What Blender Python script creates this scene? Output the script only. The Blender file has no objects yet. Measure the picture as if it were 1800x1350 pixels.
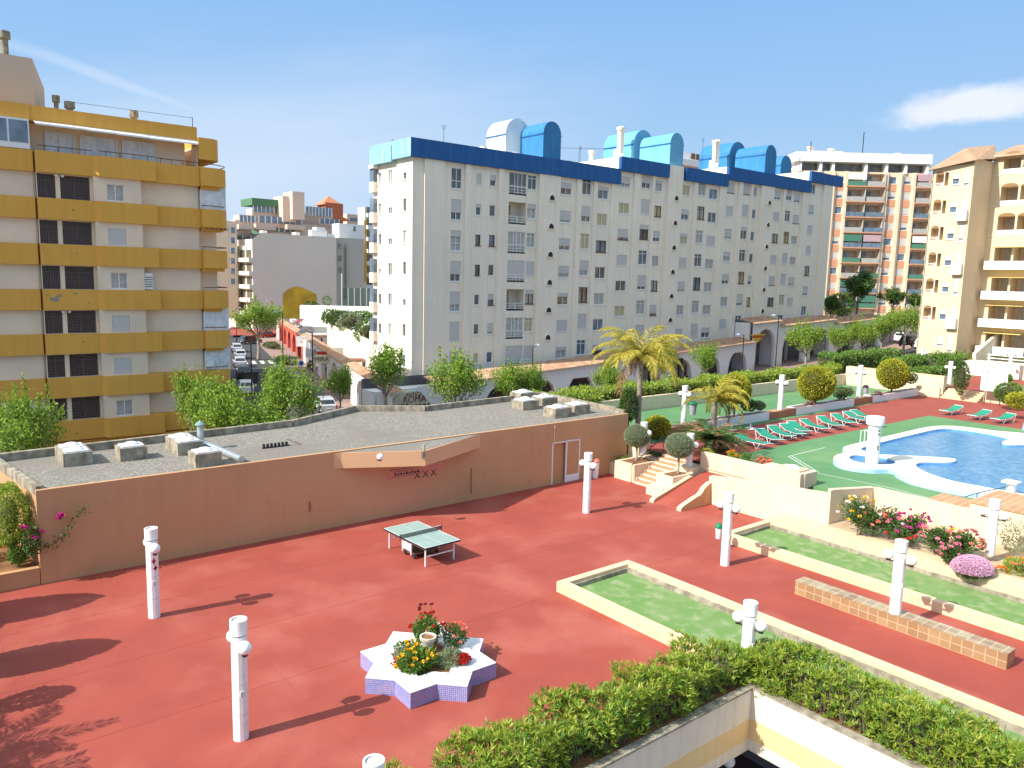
import bpy, math, random
import numpy as np
from mathutils import Vector, Matrix
random.seed(7); rng=np.random.default_rng(7)
R=math.radians; PI=math.pi
sc=bpy.context.scene; COL=sc.collection
# ------------------------------------------------------------------ camera
H=10.2; FPX=1369.4; PITCH,ROLL,YAW=.13529,.02422,.67968
def _basis():
    cp,sp=math.cos(PITCH),math.sin(PITCH)
    F=Vector((math.sin(YAW)*cp,math.cos(YAW)*cp,-sp)); R0=Vector((math.cos(YAW),-math.sin(YAW),0)); U0=R0.cross(F)
    return R0*math.cos(ROLL)+U0*math.sin(ROLL), -R0*math.sin(ROLL)+U0*math.cos(ROLL), F
CR,CU,CF=_basis()
cd=bpy.data.cameras.new('camera'); cam=bpy.data.objects.new('camera',cd); COL.objects.link(cam)
cam.matrix_world=Matrix(((CR.x,CU.x,-CF.x,0),(CR.y,CU.y,-CF.y,0),(CR.z,CU.z,-CF.z,H),(0,0,0,1)))
cd.sensor_width=36; cd.lens=FPX/1800*36; cd.clip_end=4000; cd.clip_start=.1
sc.camera=cam; sc.render.resolution_x=1024; sc.render.resolution_y=768
# site survey helpers: a sight line from the balcony to a plane of the site
def ray(u,v): return CF+CR*((u-900)/FPX)+CU*((675-v)/FPX)
def PZ(u,v,z=0.0):
    r=ray(u,v); t=(z-H)/r.z; return (r.x*t,r.y*t)
def PY(u,v,Y):
    r=ray(u,v); t=Y/r.y; return (r.x*t,H+r.z*t)
def TZ(x,y,v,u=None):      # height seen at image row v above the point x,y
    d=None; lo,hi=-20,60
    for _ in range(40):
        m=(lo+hi)/2; q=Vector((x,y,m-H)); vv=675-FPX*q.dot(CU)/q.dot(CF)
        if vv>v: lo=m
        else: hi=m
    return m
# ------------------------------------------------------------------ world, sun, exposure
SUN_EL=R(39.6); sdir=Vector((-1,.13,0)).normalized()
w=bpy.data.worlds.new('World'); sc.world=w; w.use_nodes=True; nt=w.node_tree; N=nt.nodes; Lk=nt.links
bg=N['Background']; bg.inputs[1].default_value=.15
sky=N.new('ShaderNodeTexSky'); sky.sky_type='NISHITA'; sky.sun_disc=False; sky.sun_elevation=SUN_EL; sky.sun_rotation=math.atan2(sdir.x,sdir.y)
sky.air_density=1.1; sky.dust_density=.6; sky.ozone_density=2.2; sky.altitude=10
def wn(t,**k):
    n=N.new(t)
    for a,b in k.items(): setattr(n,a,b)
    return n
def wmath(op,a,b=None,c=None):
    n=wn('ShaderNodeMath',operation=op)
    for i,x in enumerate((a,b,c)):
        if x is None: continue
        if isinstance(x,(int,float)): n.inputs[i].default_value=x
        else: Lk.new(x,n.inputs[i])
    return n.outputs[0]
tc=wn('ShaderNodeTexCoord')
def dotv(v):
    n=wn('ShaderNodeVectorMath',operation='DOT_PRODUCT'); Lk.new(tc.outputs['Generated'],n.inputs[0]); n.inputs[1].default_value=v; return n.outputs['Value']
def cloud(u,v,ru,rv,tilt,scale,lo,hi,detail=6,seed=0,stretch=3):
    d=ray(u,v).normalized(); a=Vector((d.y,-d.x,0)).normalized(); b=a.cross(d)
    a2=a*math.cos(tilt)+b*math.sin(tilt); b2=-a*math.sin(tilt)+b*math.cos(tilt)
    x=dotv(a2); y=dotv(b2); f=dotv(d)
    x=wmath('DIVIDE',x,f); y=wmath('DIVIDE',y,f)
    r=wmath('SQRT',wmath('ADD',wmath('POWER',wmath('MULTIPLY',wmath('ABSOLUTE',x),1/ru),2.0),wmath('POWER',wmath('MULTIPLY',wmath('ABSOLUTE',y),1/rv),2.0)))
    cb=wn('ShaderNodeCombineXYZ'); Lk.new(wmath('MULTIPLY',x,scale),cb.inputs[0]); Lk.new(wmath('MULTIPLY',y,scale*stretch),cb.inputs[1]); cb.inputs[2].default_value=seed
    nz=wn('ShaderNodeTexNoise'); nz.inputs['Scale'].default_value=1; nz.inputs['Detail'].default_value=detail; nz.inputs['Roughness'].default_value=.6; Lk.new(cb.outputs[0],nz.inputs['Vector'])
    m=wmath('SUBTRACT',wmath('ADD',nz.outputs[0],.45),r)
    mr=wn('ShaderNodeMapRange',interpolation_type='SMOOTHSTEP'); Lk.new(m,mr.inputs[0]); mr.inputs[1].default_value=lo; mr.inputs[2].default_value=hi
    pos=wn('ShaderNodeMath',operation='GREATER_THAN'); Lk.new(f,pos.inputs[0]); pos.inputs[1].default_value=0.1
    return wmath('MULTIPLY',mr.outputs[0],pos.outputs[0])
cl=wmath('MULTIPLY',cloud(1710,184,.12,.030,.04,15,.12,.62,detail=9,stretch=1.7,seed=3),.9)
cl=wmath('MAXIMUM',cl,wmath('MULTIPLY',cloud(300,300,.75,.16,.22,2.2,-.1,1.0,seed=9,stretch=5),.40))
cl=wmath('MAXIMUM',cl,wmath('MULTIPLY',cloud(250,160,.26,.012,-.26,8,.0,.9,seed=1,stretch=2),.35))
mx=wn('ShaderNodeMix',data_type='RGBA'); Lk.new(cl,mx.inputs[0]); 
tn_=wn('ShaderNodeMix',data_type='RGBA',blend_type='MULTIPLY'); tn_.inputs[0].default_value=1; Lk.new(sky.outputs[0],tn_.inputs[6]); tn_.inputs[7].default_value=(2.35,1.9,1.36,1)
zz_=dotv((0,0,1)); rp=wn('ShaderNodeValToRGB'); Lk.new(zz_,rp.inputs[0]); e_=rp.color_ramp.elements; e_[0].position=0; e_[0].color=(2.35,2.82,3.36,1); e_[1].position=.34; e_[1].color=(.93,1.84,3.30,1)
for p_,c_ in((.10,(1.80,2.50,3.36)),(.18,(1.36,2.23,3.35))): q_=e_.new(p_); q_.color=(*c_,1)
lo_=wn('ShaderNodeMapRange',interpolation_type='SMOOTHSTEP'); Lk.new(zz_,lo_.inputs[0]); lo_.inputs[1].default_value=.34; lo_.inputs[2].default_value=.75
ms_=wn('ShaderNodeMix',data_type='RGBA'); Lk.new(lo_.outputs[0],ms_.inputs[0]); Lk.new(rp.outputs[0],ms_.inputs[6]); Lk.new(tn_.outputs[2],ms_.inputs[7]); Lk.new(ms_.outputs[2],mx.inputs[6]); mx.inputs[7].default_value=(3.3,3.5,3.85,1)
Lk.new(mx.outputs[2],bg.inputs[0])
sd=bpy.data.lights.new('sun','SUN'); sd.energy=3.6; sd.angle=R(.5); sd.color=(1,.955,.88)
sun=bpy.data.objects.new('sun',sd); COL.objects.link(sun); sun.location=(-60,20,60)
to=Vector((sdir.x*math.cos(SUN_EL),sdir.y*math.cos(SUN_EL),math.sin(SUN_EL)))
sun.rotation_euler=to.to_track_quat('Z','Y').to_euler()
sc.view_settings.view_transform='Standard'; sc.view_settings.look='None'; sc.view_settings.gamma=1; sc.view_settings.exposure=.88
# ------------------------------------------------------------------ materials
MATS={}
def mat(name,col,col2=None,scale=2.0,rough=.85,bump=0.0,bscale=30,spec=.3,streak=None,col3=None,s3=.15,w3=.5,trans=0,island=False,metal=0,mixc=(.35,.65),brick=None,wave=None,fleck=None):
    if name in MATS: return MATS[name]
    m=bpy.data.materials.new(name); m.use_nodes=True; nt=m.node_tree; n=nt.nodes; l=nt.links
    b=n['Principled BSDF']; b.inputs['Roughness'].default_value=rough; b.inputs['Metallic'].default_value=metal
    b.inputs['Specular IOR Level'].default_value=spec
    c=(*col,1); out=None
    t=n.new('ShaderNodeTexCoord'); vec=t.outputs['Object']
    def mixn(fac,a,bb):
        x=n.new('ShaderNodeMix'); x.data_type='RGBA'; 
        if hasattr(fac,'is_linked'): l.new(fac,x.inputs[0])
        else: x.inputs[0].default_value=fac
        for i,q in ((6,a),(7,bb)):
            if isinstance(q,tuple): x.inputs[i].default_value=q
            else: l.new(q,x.inputs[i])
        return x.outputs[2]
    def noise(sc_,det,v=None,lo=.35,hi=.65):
        z=n.new('ShaderNodeTexNoise'); z.inputs['Scale'].default_value=sc_; z.inputs['Detail'].default_value=det; l.new(v or vec,z.inputs['Vector'])
        r=n.new('ShaderNodeMapRange'); l.new(z.outputs[0],r.inputs[0]); r.inputs[1].default_value=lo; r.inputs[2].default_value=hi; return r.outputs[0],z.outputs[0]
    out=c
    if island:
        g=n.new('ShaderNodeNewGeometry'); cr=n.new('ShaderNodeValToRGB'); l.new(g.outputs['Random Per Island'],cr.inputs[0])
        cs=[col,col2]+([col3] if col3 else [])
        e=cr.color_ramp.elements; e[0].color=(*cs[0],1); e[1].color=(*cs[-1],1); e[1].position=1
        if len(cs)>2: q=e.new(.75); q.color=(*cs[1],1)
        out=cr.outputs[0]
    elif col2:
        f,_=noise(scale,6,lo=mixc[0],hi=mixc[1]); out=mixn(f,c,(*col2,1))
    if streak:
        mp=n.new('ShaderNodeMapping'); mp.inputs['Scale'].default_value=(1.6,1.6,.12); l.new(vec,mp.inputs[0])
        f,_=noise(2.2,5,mp.outputs[0],.48,.8); out=mixn(f,out,(*streak,1))
    if col3 and not island:
        f,_=noise(s3,4,lo=w3,hi=w3+.18); out=mixn(f,out,(*col3,1))
    if fleck:
        f,_=noise(fleck[1],6,lo=fleck[2],hi=fleck[2]+.16); g_=n.new('ShaderNodeMath'); g_.operation='MULTIPLY'; g_.inputs[1].default_value=.5; l.new(f,g_.inputs[0]); out=mixn(g_.outputs[0],out,(*fleck[0],1))
        f,_=noise(fleck[4],2,lo=fleck[5],hi=fleck[5]+.04); out=mixn(f,out,(*fleck[3],1))
    if brick:
        sx,sy,mort,mcol,mode,off=brick
        sp=n.new('ShaderNodeSeparateXYZ'); l.new(vec,sp.inputs[0]); cb=n.new('ShaderNodeCombineXYZ')
        if mode=='side':
            gm=n.new('ShaderNodeNewGeometry'); cx_=n.new('ShaderNodeVectorMath'); cx_.operation='CROSS_PRODUCT'; l.new(gm.outputs['True Normal'],cx_.inputs[0]); cx_.inputs[1].default_value=(0,0,1); dt_=n.new('ShaderNodeVectorMath'); dt_.operation='DOT_PRODUCT'; l.new(gm.outputs['Position'],dt_.inputs[0]); l.new(cx_.outputs[0],dt_.inputs[1]); l.new(dt_.outputs['Value'],cb.inputs[0]); l.new(sp.outputs[2],cb.inputs[1])
        else: l.new(sp.outputs[0],cb.inputs[0]); l.new(sp.outputs[1],cb.inputs[1])
        bt=n.new('ShaderNodeTexBrick'); l.new(cb.outputs[0],bt.inputs[0]); bt.offset=off; bt.inputs['Scale'].default_value=1; bt.inputs['Brick Width'].default_value=sx; bt.inputs['Row Height'].default_value=sy
        bt.inputs['Mortar Size'].default_value=mort; bt.inputs['Color1'].default_value=c; bt.inputs['Color2'].default_value=(*(col2 or col),1); bt.inputs['Mortar'].default_value=(*mcol,1); bt.inputs['Bias'].default_value=0
        out=bt.outputs[0] if not col3 else mixn(.3,bt.outputs[0],out)
    if isinstance(out,tuple): b.inputs['Base Color'].default_value=out
    else: l.new(out,b.inputs['Base Color'])
    if bump:
        _,h=noise(bscale,8); bp=n.new('ShaderNodeBump'); bp.inputs['Strength'].default_value=min(1,bump); bp.inputs['Distance'].default_value=.03; l.new(h,bp.inputs['Height']); l.new(bp.outputs[0],b.inputs['Normal'])
    if trans:
        tr=n.new('ShaderNodeBsdfTranslucent'); ms=n.new('ShaderNodeMixShader'); ms.inputs[0].default_value=trans
        if isinstance(out,tuple): tr.inputs[0].default_value=out
        else: l.new(out,tr.inputs[0])
        l.new(b.outputs[0],ms.inputs[1]); l.new(tr.outputs[0],ms.inputs[2]); l.new(ms.outputs[0],n['Material Output'].inputs[0])
    MATS[name]=m; return m
M=dict(
 red=mat('red_paving',(.345,.072,.048),(.30,.060,.040),.55,.8,.25,60,col3=(.39,.105,.073),s3=.35,w3=.5,fleck=((.30,.055,.035),2.6,.60,(.52,.24,.18),55,.74)),
 red2=mat('red_deck',(.33,.078,.056),(.285,.064,.047),.8,.85,.2,60),
 green=mat('green_deck',(.115,.255,.105),(.095,.225,.092),.4,.8,.15,60,col3=(.15,.28,.12),s3=.25,fleck=((.085,.19,.08),.9,.55,(.25,.33,.2),30,.72)),
 turf=mat('court_turf',(.15,.27,.075),(.34,.37,.20),2.6,.95,.5,90,mixc=(.46,.74),col3=(.19,.29,.10),s3=.7),
 beige=mat('beige_render',(.55,.31,.155),(.51,.285,.14),.5,.9,.35,70,col3=(.58,.34,.185),s3=.12,streak=(.50,.275,.135),fleck=((.44,.24,.12),1.1,.60,(.62,.42,.28),45,.78)),
 beigeL=mat('cream_render',(.75,.60,.42),(.71,.565,.395),.7,.9,.35,70,streak=(.66,.50,.33)),
 cream=mat('pale_cream_render',(.80,.72,.58),(.75,.67,.54),.8,.9,.3,70,streak=(.66,.6,.5)),
 cope=mat('coping_stone',(.74,.54,.34),(.68,.49,.31),3,.9,.3,50),
 white=mat('white_paint',(.80,.79,.76),(.76,.75,.72),3,.55,.05,60),
 whitew=mat('white_worn_paint',(.80,.79,.77),(.66,.64,.6),5,.6,.1,60,mixc=(.5,.9)),
 globe=mat('lamp_globe',(.85,.85,.84),rough=.25,spec=.5),
 dark=mat('dark_metal',(.03,.03,.032),rough=.5),
 gravel=mat('roof_gravel',(.30,.275,.23),(.17,.155,.13),11,.95,1,20,col3=(.21,.19,.16),s3=.25,mixc=(.38,.62),fleck=((.20,.18,.15),1.2,.55,(.45,.42,.36),14,.66)),
 conc=mat('weathered_concrete',(.42,.37,.28),(.22,.19,.14),3,.95,.5,50,streak=(.12,.10,.075)),
 facade=mat('old_white_render',(.90,.80,.655),(.85,.75,.61),.22,.92,.3,60,streak=(.79,.695,.565)),
 bluep=mat('blue_cladding',(.05,.22,.55),(.04,.18,.47),.4,.6,.1,40,streak=(.06,.28,.6)),
 bluel=mat('light_blue_cladding',(.10,.42,.74),(.12,.46,.76),.5,.5,.05,40,streak=(.3,.6,.8)),
 yellow=mat('ochre_render',(.74,.39,.075),(.70,.36,.07),.35,.9,.3,60,streak=(.65,.33,.065)),
 ycream=mat('yellow_cream_render',(.86,.68,.50),(.70,.58,.44),.4,.9,.3,60),
 frame=mat('white_window_frame',(.78,.78,.77),rough=.4),
 brownf=mat('brown_window_frame',(.16,.08,.045),rough=.5),
 shut=mat('roller_shutter',(.60,.56,.54),(.55,.52,.50),3,.6,brick=(4,.06,.006,(.45,.43,.4),'side',0)),
 curt=mat('curtain',(.5,.48,.44),(.36,.34,.31),4,.5,spec=.6),
 curty=mat('yellow_blind',(.6,.5,.26),(.5,.42,.24),4,.6),
 asphalt=mat('asphalt',(.055,.055,.058),(.075,.073,.072),1.5,.9,.4,60),
 pave=mat('pavement',(.34,.22,.18),(.28,.19,.16),1.5,.9,.2,40),
 soil=mat('soil',(.30,.14,.055),(.16,.085,.04),2.5,.98,.8,20),
 tileroof=mat('clay_tile',(.46,.28,.17),(.34,.19,.12),2.5,.9,.4,30,col3=(.52,.38,.25),s3=1.2),
 brickt=mat('terracotta_tile',(.48,.22,.10),(.55,.30,.15),1,.6,.1,30,brick=(.3,.3,.012,(.7,.55,.4),'top',0)),
 brickr=mat('red_brick',(.42,.15,.07),(.36,.12,.06),1,.8,.1,30,brick=(.25,.08,.008,(.45,.25,.15),'side',.5)),
 orange=mat('brick_panel',(.62,.31,.19),(.57,.28,.17),.8,.9),
 opale=mat('peach_render',(.82,.64,.45),(.78,.60,.42),.5,.9),
 bark=mat('bark',(.20,.15,.11),(.12,.09,.07),6,.95,.8,12),
 barkl=mat('pale_bark',(.36,.31,.25),(.25,.21,.17),5,.95,.8,12),
 lspring=mat('spring_leaf',(.28,.42,.05),(.20,.34,.04),col3=(.38,.46,.08),island=True,rough=.6,trans=.4),
 ldark=mat('dark_leaf',(.05,.11,.025),(.08,.15,.03),col3=(.12,.19,.04),island=True,rough=.55,trans=.2),
 lmid=mat('mid_leaf',(.09,.19,.03),(.14,.25,.04),col3=(.22,.29,.06),island=True,rough=.5,trans=.25),
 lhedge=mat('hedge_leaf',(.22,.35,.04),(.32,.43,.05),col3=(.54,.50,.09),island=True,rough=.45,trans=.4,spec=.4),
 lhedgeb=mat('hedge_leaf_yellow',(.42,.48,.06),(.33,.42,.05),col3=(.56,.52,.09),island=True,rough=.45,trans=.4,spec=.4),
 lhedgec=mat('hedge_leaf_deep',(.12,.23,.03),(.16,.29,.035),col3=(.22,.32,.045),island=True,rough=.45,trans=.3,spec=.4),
 lyel=mat('golden_leaf',(.46,.42,.03),(.28,.33,.03),col3=(.60,.50,.06),island=True,rough=.6,trans=.3),
 lgrey=mat('grey_green_leaf',(.30,.36,.20),(.24,.30,.16),col3=(.38,.42,.27),island=True,rough=.7,trans=.3),
 lpalm=mat('palm_leaf_yellow',(.58,.48,.07),(.40,.38,.06),col3=(.66,.54,.12),island=True,rough=.5,trans=.3),
 lbrown=mat('dead_frond',(.30,.19,.08),(.22,.13,.06),island=True,rough=.8),
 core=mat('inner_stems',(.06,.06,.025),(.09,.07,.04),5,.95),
)
def flower(n,c): return mat('petals_'+n,c,tuple(min(1,x*1.15+.02) for x in c),col3=tuple(x*.8 for x in c),island=True,rough=.6,trans=.2)
for n_,c_ in dict(red=(.6,.02,.015),yellow=(.8,.5,.02),pink=(.75,.22,.3),magenta=(.55,.04,.25),white=(.8,.78,.72),salmon=(.8,.25,.17),orange=(.8,.22,.03),lilac=(.66,.42,.55)).items(): M['f_'+n_]=flower(n_,c_)
def glassmat(name,col,rough=.08,spec=.8):
    m=mat(name,col,tuple(c*1.6+.01 for c in col),1.2,rough,spec=spec); return m
M['glass']=glassmat('window_glass',(.085,.085,.083)); M['glassb']=glassmat('window_glass_blue',(.10,.14,.18),.12)
M['glass2']=glassmat('window_glass_warm',(.10,.085,.06))
# ------------------------------------------------------------------ mesh builder
ORG={}
class MB:
    def __init__(s): s.v=[]; s.f=[]; s.m=[]; s.a=[]; s.sm=False
    def quad(s,a,b,c,d,m=0):
        i=len(s.v); s.v+= [a,b,c,d]; s.f.append((i,i+1,i+2,i+3)); s.m.append(m)
    def poly(s,pts,m=0):
        i=len(s.v); s.v+=list(pts); s.f.append(tuple(range(i,i+len(pts)))); s.m.append(m)
    def box(s,x0,x1,y0,y1,z0,z1,m=0,rz=0,c=None):
        x0,x1=min(x0,x1),max(x0,x1); y0,y1=min(y0,y1),max(y0,y1)
        P=[(x0,y0,z0),(x1,y0,z0),(x1,y1,z0),(x0,y1,z0),(x0,y0,z1),(x1,y0,z1),(x1,y1,z1),(x0,y1,z1)]
        if rz:
            cx,cy=c or ((x0+x1)/2,(y0+y1)/2); C,S=math.cos(rz),math.sin(rz)
            P=[(cx+(x-cx)*C-(y-cy)*S,cy+(x-cx)*S+(y-cy)*C,z) for x,y,z in P]
        i=len(s.v); s.v+=P
        for q in ((0,3,2,1),(4,5,6,7),(0,1,5,4),(1,2,6,5),(2,3,7,6),(3,0,4,7)): s.f.append(tuple(i+k for k in q)); s.m.append(m)
        return s
    def prism(s,pts,z0,z1,m=0,mt=None):
        n=len(pts); i=len(s.v)
        ar=sum(pts[k][0]*pts[(k+1)%n][1]-pts[(k+1)%n][0]*pts[k][1] for k in range(n))
        if ar<0: pts=pts[::-1]
        z1f=z1 if callable(z1) else (lambda x,y:z1)
        s.v+=[(x,y,z0) for x,y in pts]+[(x,y,z1f(x,y)) for x,y in pts]
        s.f.append(tuple(i+k for k in range(n))[::-1]); s.m.append(m)
        s.f.append(tuple(i+n+k for k in range(n))); s.m.append(m if mt is None else mt)
        for k in range(n): s.f.append((i+k,i+(k+1)%n,i+n+(k+1)%n,i+n+k)); s.m.append(m)
        return s
    def lathe(s,x,y,prof,n=20,m=0,ax=None):
        i=len(s.v); k=len(prof)
        for r,z in prof:
            for j in range(n):
                a=2*PI*j/n; s.v.append((x+r*math.cos(a),y+r*math.sin(a),z))
        for p in range(k-1):
            for j in range(n): s.f.append((i+p*n+j,i+p*n+(j+1)%n,i+(p+1)*n+(j+1)%n,i+(p+1)*n+j)); s.m.append(m)
        s.f.append(tuple(i+j for j in range(n))[::-1]); s.m.append(m); s.f.append(tuple(i+(k-1)*n+j for j in range(n))); s.m.append(m)
        return s
    def sphere(s,c,r,n=16,m=0,sz=1):
        k=max(4,n//2); i=len(s.v)
        for p in range(1,k):
            t=PI*p/k
            for j in range(n): a=2*PI*j/n; s.v.append((c[0]+r*math.sin(t)*math.cos(a),c[1]+r*math.sin(t)*math.sin(a),c[2]-r*sz*math.cos(t)))
        s.v+=[(c[0],c[1],c[2]-r*sz),(c[0],c[1],c[2]+r*sz)]; B=i+(k-1)*n
        for p in range(k-2):
            for j in range(n): s.f.append((i+p*n+j,i+p*n+(j+1)%n,i+(p+1)*n+(j+1)%n,i+(p+1)*n+j)); s.m.append(m)
        for j in range(n):
            s.f.append((B,i+(j+1)%n,i+j)); s.m.append(m); s.f.append((B+1,i+(k-2)*n+j,i+(k-2)*n+(j+1)%n)); s.m.append(m)
        return s
    def tube(s,pts,rad,n=8,m=0):
        pts=[Vector(p) for p in pts]; rad=rad if isinstance(rad,(list,tuple)) else [rad]*len(pts); i=len(s.v)
        for k,p in enumerate(pts):
            d=(pts[min(k+1,len(pts)-1)]-pts[max(k-1,0)]).normalized(); a=d.cross(Vector((0,0,1)) if abs(d.z)<.9 else Vector((1,0,0))).normalized(); b=d.cross(a)
            for j in range(n): t=2*PI*j/n; q=p+(a*math.cos(t)+b*math.sin(t))*rad[k]; s.v.append(tuple(q))
        for k in range(len(pts)-1):
            for j in range(n): s.f.append((i+k*n+j,i+(k+1)*n+j,i+(k+1)*n+(j+1)%n,i+k*n+(j+1)%n)); s.m.append(m)
        s.f.append(tuple(i+j for j in range(n))); s.m.append(m); e=i+(len(pts)-1)*n; s.f.append(tuple(e+j for j in range(n))[::-1]); s.m.append(m)
        return s
    def leaves(s,P,D,L,W,m=0):
        """rhombic leaves: points P, directions D, length L, width W (arrays)"""
        P=np.asarray(P,float); D=np.asarray(D,float); n=len(P); L=np.broadcast_to(L,(n,))[:,None]; W=np.broadcast_to(W,(n,))[:,None]
        D=D/(np.linalg.norm(D,axis=1)[:,None]+1e-9); q=rng.normal(size=(n,3)); S=np.cross(D,q); S/=np.linalg.norm(S,axis=1)[:,None]+1e-9
        V=np.stack([P,P+D*L*.45+S*W*.5,P+D*L,P+D*L*.45-S*W*.5],1).reshape(-1,3); s.a.append((V,np.broadcast_to(m,(n,)).copy())); return s
    def build(s,name,mats,parent=None,org=None,smooth=False,loc=None):
        me=bpy.data.meshes.new(name); o3=np.array(org if org is not None else (ORG.get(parent.name,(0,0,0)) if parent else (0,0,0)),float)
        V=np.array(s.v,float).reshape(-1,3); nf=[len(f) for f in s.f]; idx=np.array([i for f in s.f for i in f],int); mi=np.array(s.m,int); tot=np.array(nf,int)
        for A,m in s.a:
            k=len(V); V=np.vstack([V,A]) if k else A; idx=np.concatenate([idx,np.arange(len(A))+k]); tot=np.concatenate([tot,np.full(len(m),4)]); mi=np.concatenate([mi,m])
        V=V-o3; me.vertices.add(len(V)); me.vertices.foreach_set('co',V.ravel())
        me.loops.add(len(idx)); me.loops.foreach_set('vertex_index',idx.astype(np.int32)); me.polygons.add(len(tot))
        st=np.concatenate([[0],np.cumsum(tot)[:-1]]); me.polygons.foreach_set('loop_start',st.astype(np.int32)); me.polygons.foreach_set('loop_total',tot.astype(np.int32))
        me.polygons.foreach_set('material_index',mi.astype(np.int32)); me.update(calc_edges=True); me.validate()
        if smooth:
            me.shade_smooth()
            try: me.set_sharp_from_angle(angle=R(38))
            except Exception: pass
        else: me.shade_flat()
        for x in (mats if isinstance(mats,(list,tuple)) else [mats]): me.materials.append(M[x] if isinstance(x,str) else x)
        o=bpy.data.objects.new(name,me); COL.objects.link(o)
        if parent: o.parent=parent; ORG[o.name]=tuple(o3)
        else: o.location=tuple(o3); ORG[o.name]=tuple(o3)
        return o
def tag(o,label,cat,group=None,kind=None):
    if label: o['label']=label
    if cat: o['category']=cat
    if group: o['group']=group
    if kind: o['kind']=kind
    return o
def thing(name,label,cat,loc=(0,0,0),group=None,rz=0):
    o=bpy.data.objects.new(name,None); COL.objects.link(o); o.location=loc; o.rotation_euler=(0,0,rz); o.empty_display_size=.2; ORG[o.name]=tuple(loc); return tag(o,label,cat,group)
def struct(name,mb,mats,smooth=False):
    o=mb.build(name,mats,smooth=smooth); o['kind']='structure'; return o
def copy_tree(o,parent=None):
    c=o.copy(); COL.objects.link(c); 
    if parent: c.parent=parent
    for ch in o.children: copy_tree(ch,c)
    return c
USED=set()
def place(proto,loc,rz=0,label=None,scale=1,group=None):
    """first use moves the prototype itself, later uses are copies"""
    if proto.name in USED: o=copy_tree(proto)
    else: o=proto; USED.add(proto.name)
    o.location=loc; o.rotation_euler=(0,0,rz); o.scale=(scale,)*3 if isinstance(scale,(int,float)) else scale
    if label: o['label']=label
    if group: o['group']=group
    return o
class Fr:      # facade frame: s along, o outward, z up
    def __init__(s,x,y,dx,dy): L=math.hypot(dx,dy); s.x,s.y,s.dx,s.dy=x,y,dx/L,dy/L; s.rz=math.atan2(s.dy,s.dx)
    def p(s,a,o,z): return (s.x+s.dx*a+s.dy*o,s.y+s.dy*a-s.dx*o,z)
    def box(s,mb,a0,a1,o0,o1,z0,z1,m=0):
        a0,a1=min(a0,a1),max(a0,a1); o0,o1=min(o0,o1),max(o0,o1)
        P=[s.p(a0,o1,z0),s.p(a1,o1,z0),s.p(a1,o0,z0),s.p(a0,o0,z0),s.p(a0,o1,z1),s.p(a1,o1,z1),s.p(a1,o0,z1),s.p(a0,o0,z1)]
        i=len(mb.v); mb.v+=P
        for q in ((0,3,2,1),(4,5,6,7),(0,1,5,4),(1,2,6,5),(2,3,7,6),(3,0,4,7)): mb.f.append(tuple(i+k for k in q)); mb.m.append(m)
    def wall(s,mb,a0,a1,z0,z1,holes,o=0,depth=.2,m=0,arch=()):
        """wall sheet with rectangular holes (and reveals); arch: (a0,a1,zspring,rise) openings down to z0"""
        holes=[h for h in holes if h[1]>a0 and h[0]<a1]
        cuts={a0,a1}
        for h in holes: cuts|={h[0],h[1]}
        for (b0,b1,zs,ri) in arch:
            for k in range(13): cuts.add(b0+(b1-b0)*k/12)
        cuts=sorted(c for c in cuts if a0<=c<=a1)
        for c0,c1 in zip(cuts,cuts[1:]):
            if c1-c0<1e-6: continue
            mid=(c0+c1)/2; zz=z0; top0=top1=None
            for (b0,b1,zs,ri) in arch:
                if b0<mid<b1:
                    f=lambda x:zs+ri*math.sqrt(max(0,1-((x-(b0+b1)/2)/((b1-b0)/2))**2))
                    top0,top1=f(c0),f(c1)
            if top0 is not None:
                mb.quad(s.p(c0,o,top0),s.p(c1,o,top1),s.p(c1,o,z1),s.p(c0,o,z1),m)
                mb.quad(s.p(c0,o,top0),s.p(c0,o-depth,top0),s.p(c1,o-depth,top1),s.p(c1,o,top1),m); continue
            hs=sorted([h for h in holes if h[0]<mid<h[1]],key=lambda h:h[2]); z=z0
            for h in hs:
                if h[2]>z: mb.quad(s.p(c0,o,z),s.p(c1,o,z),s.p(c1,o,h[2]),s.p(c0,o,h[2]),m)
                z=h[3]
            if z<z1: mb.quad(s.p(c0,o,z),s.p(c1,o,z),s.p(c1,o,z1),s.p(c0,o,z1),m)
        for h in holes:
            b0,b1,c0,c1=h[:4]; d=h[4] if len(h)>4 else depth
            for q in (((b0,c0),(b1,c0)),((b1,c0),(b1,c1)),((b1,c1),(b0,c1)),((b0,c1),(b0,c0))):
                (p0,q0),(p1,q1)=q; mb.quad(s.p(p0,o,q0),s.p(p0,o-d,q0),s.p(p1,o-d,q1),s.p(p1,o,q1),m)
        for (b0,b1,zs,ri) in arch:
            for b in (b0,b1): mb.quad(s.p(b,o,z0),s.p(b,o-depth,z0),s.p(b,o-depth,zs),s.p(b,o,zs),m)
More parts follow.
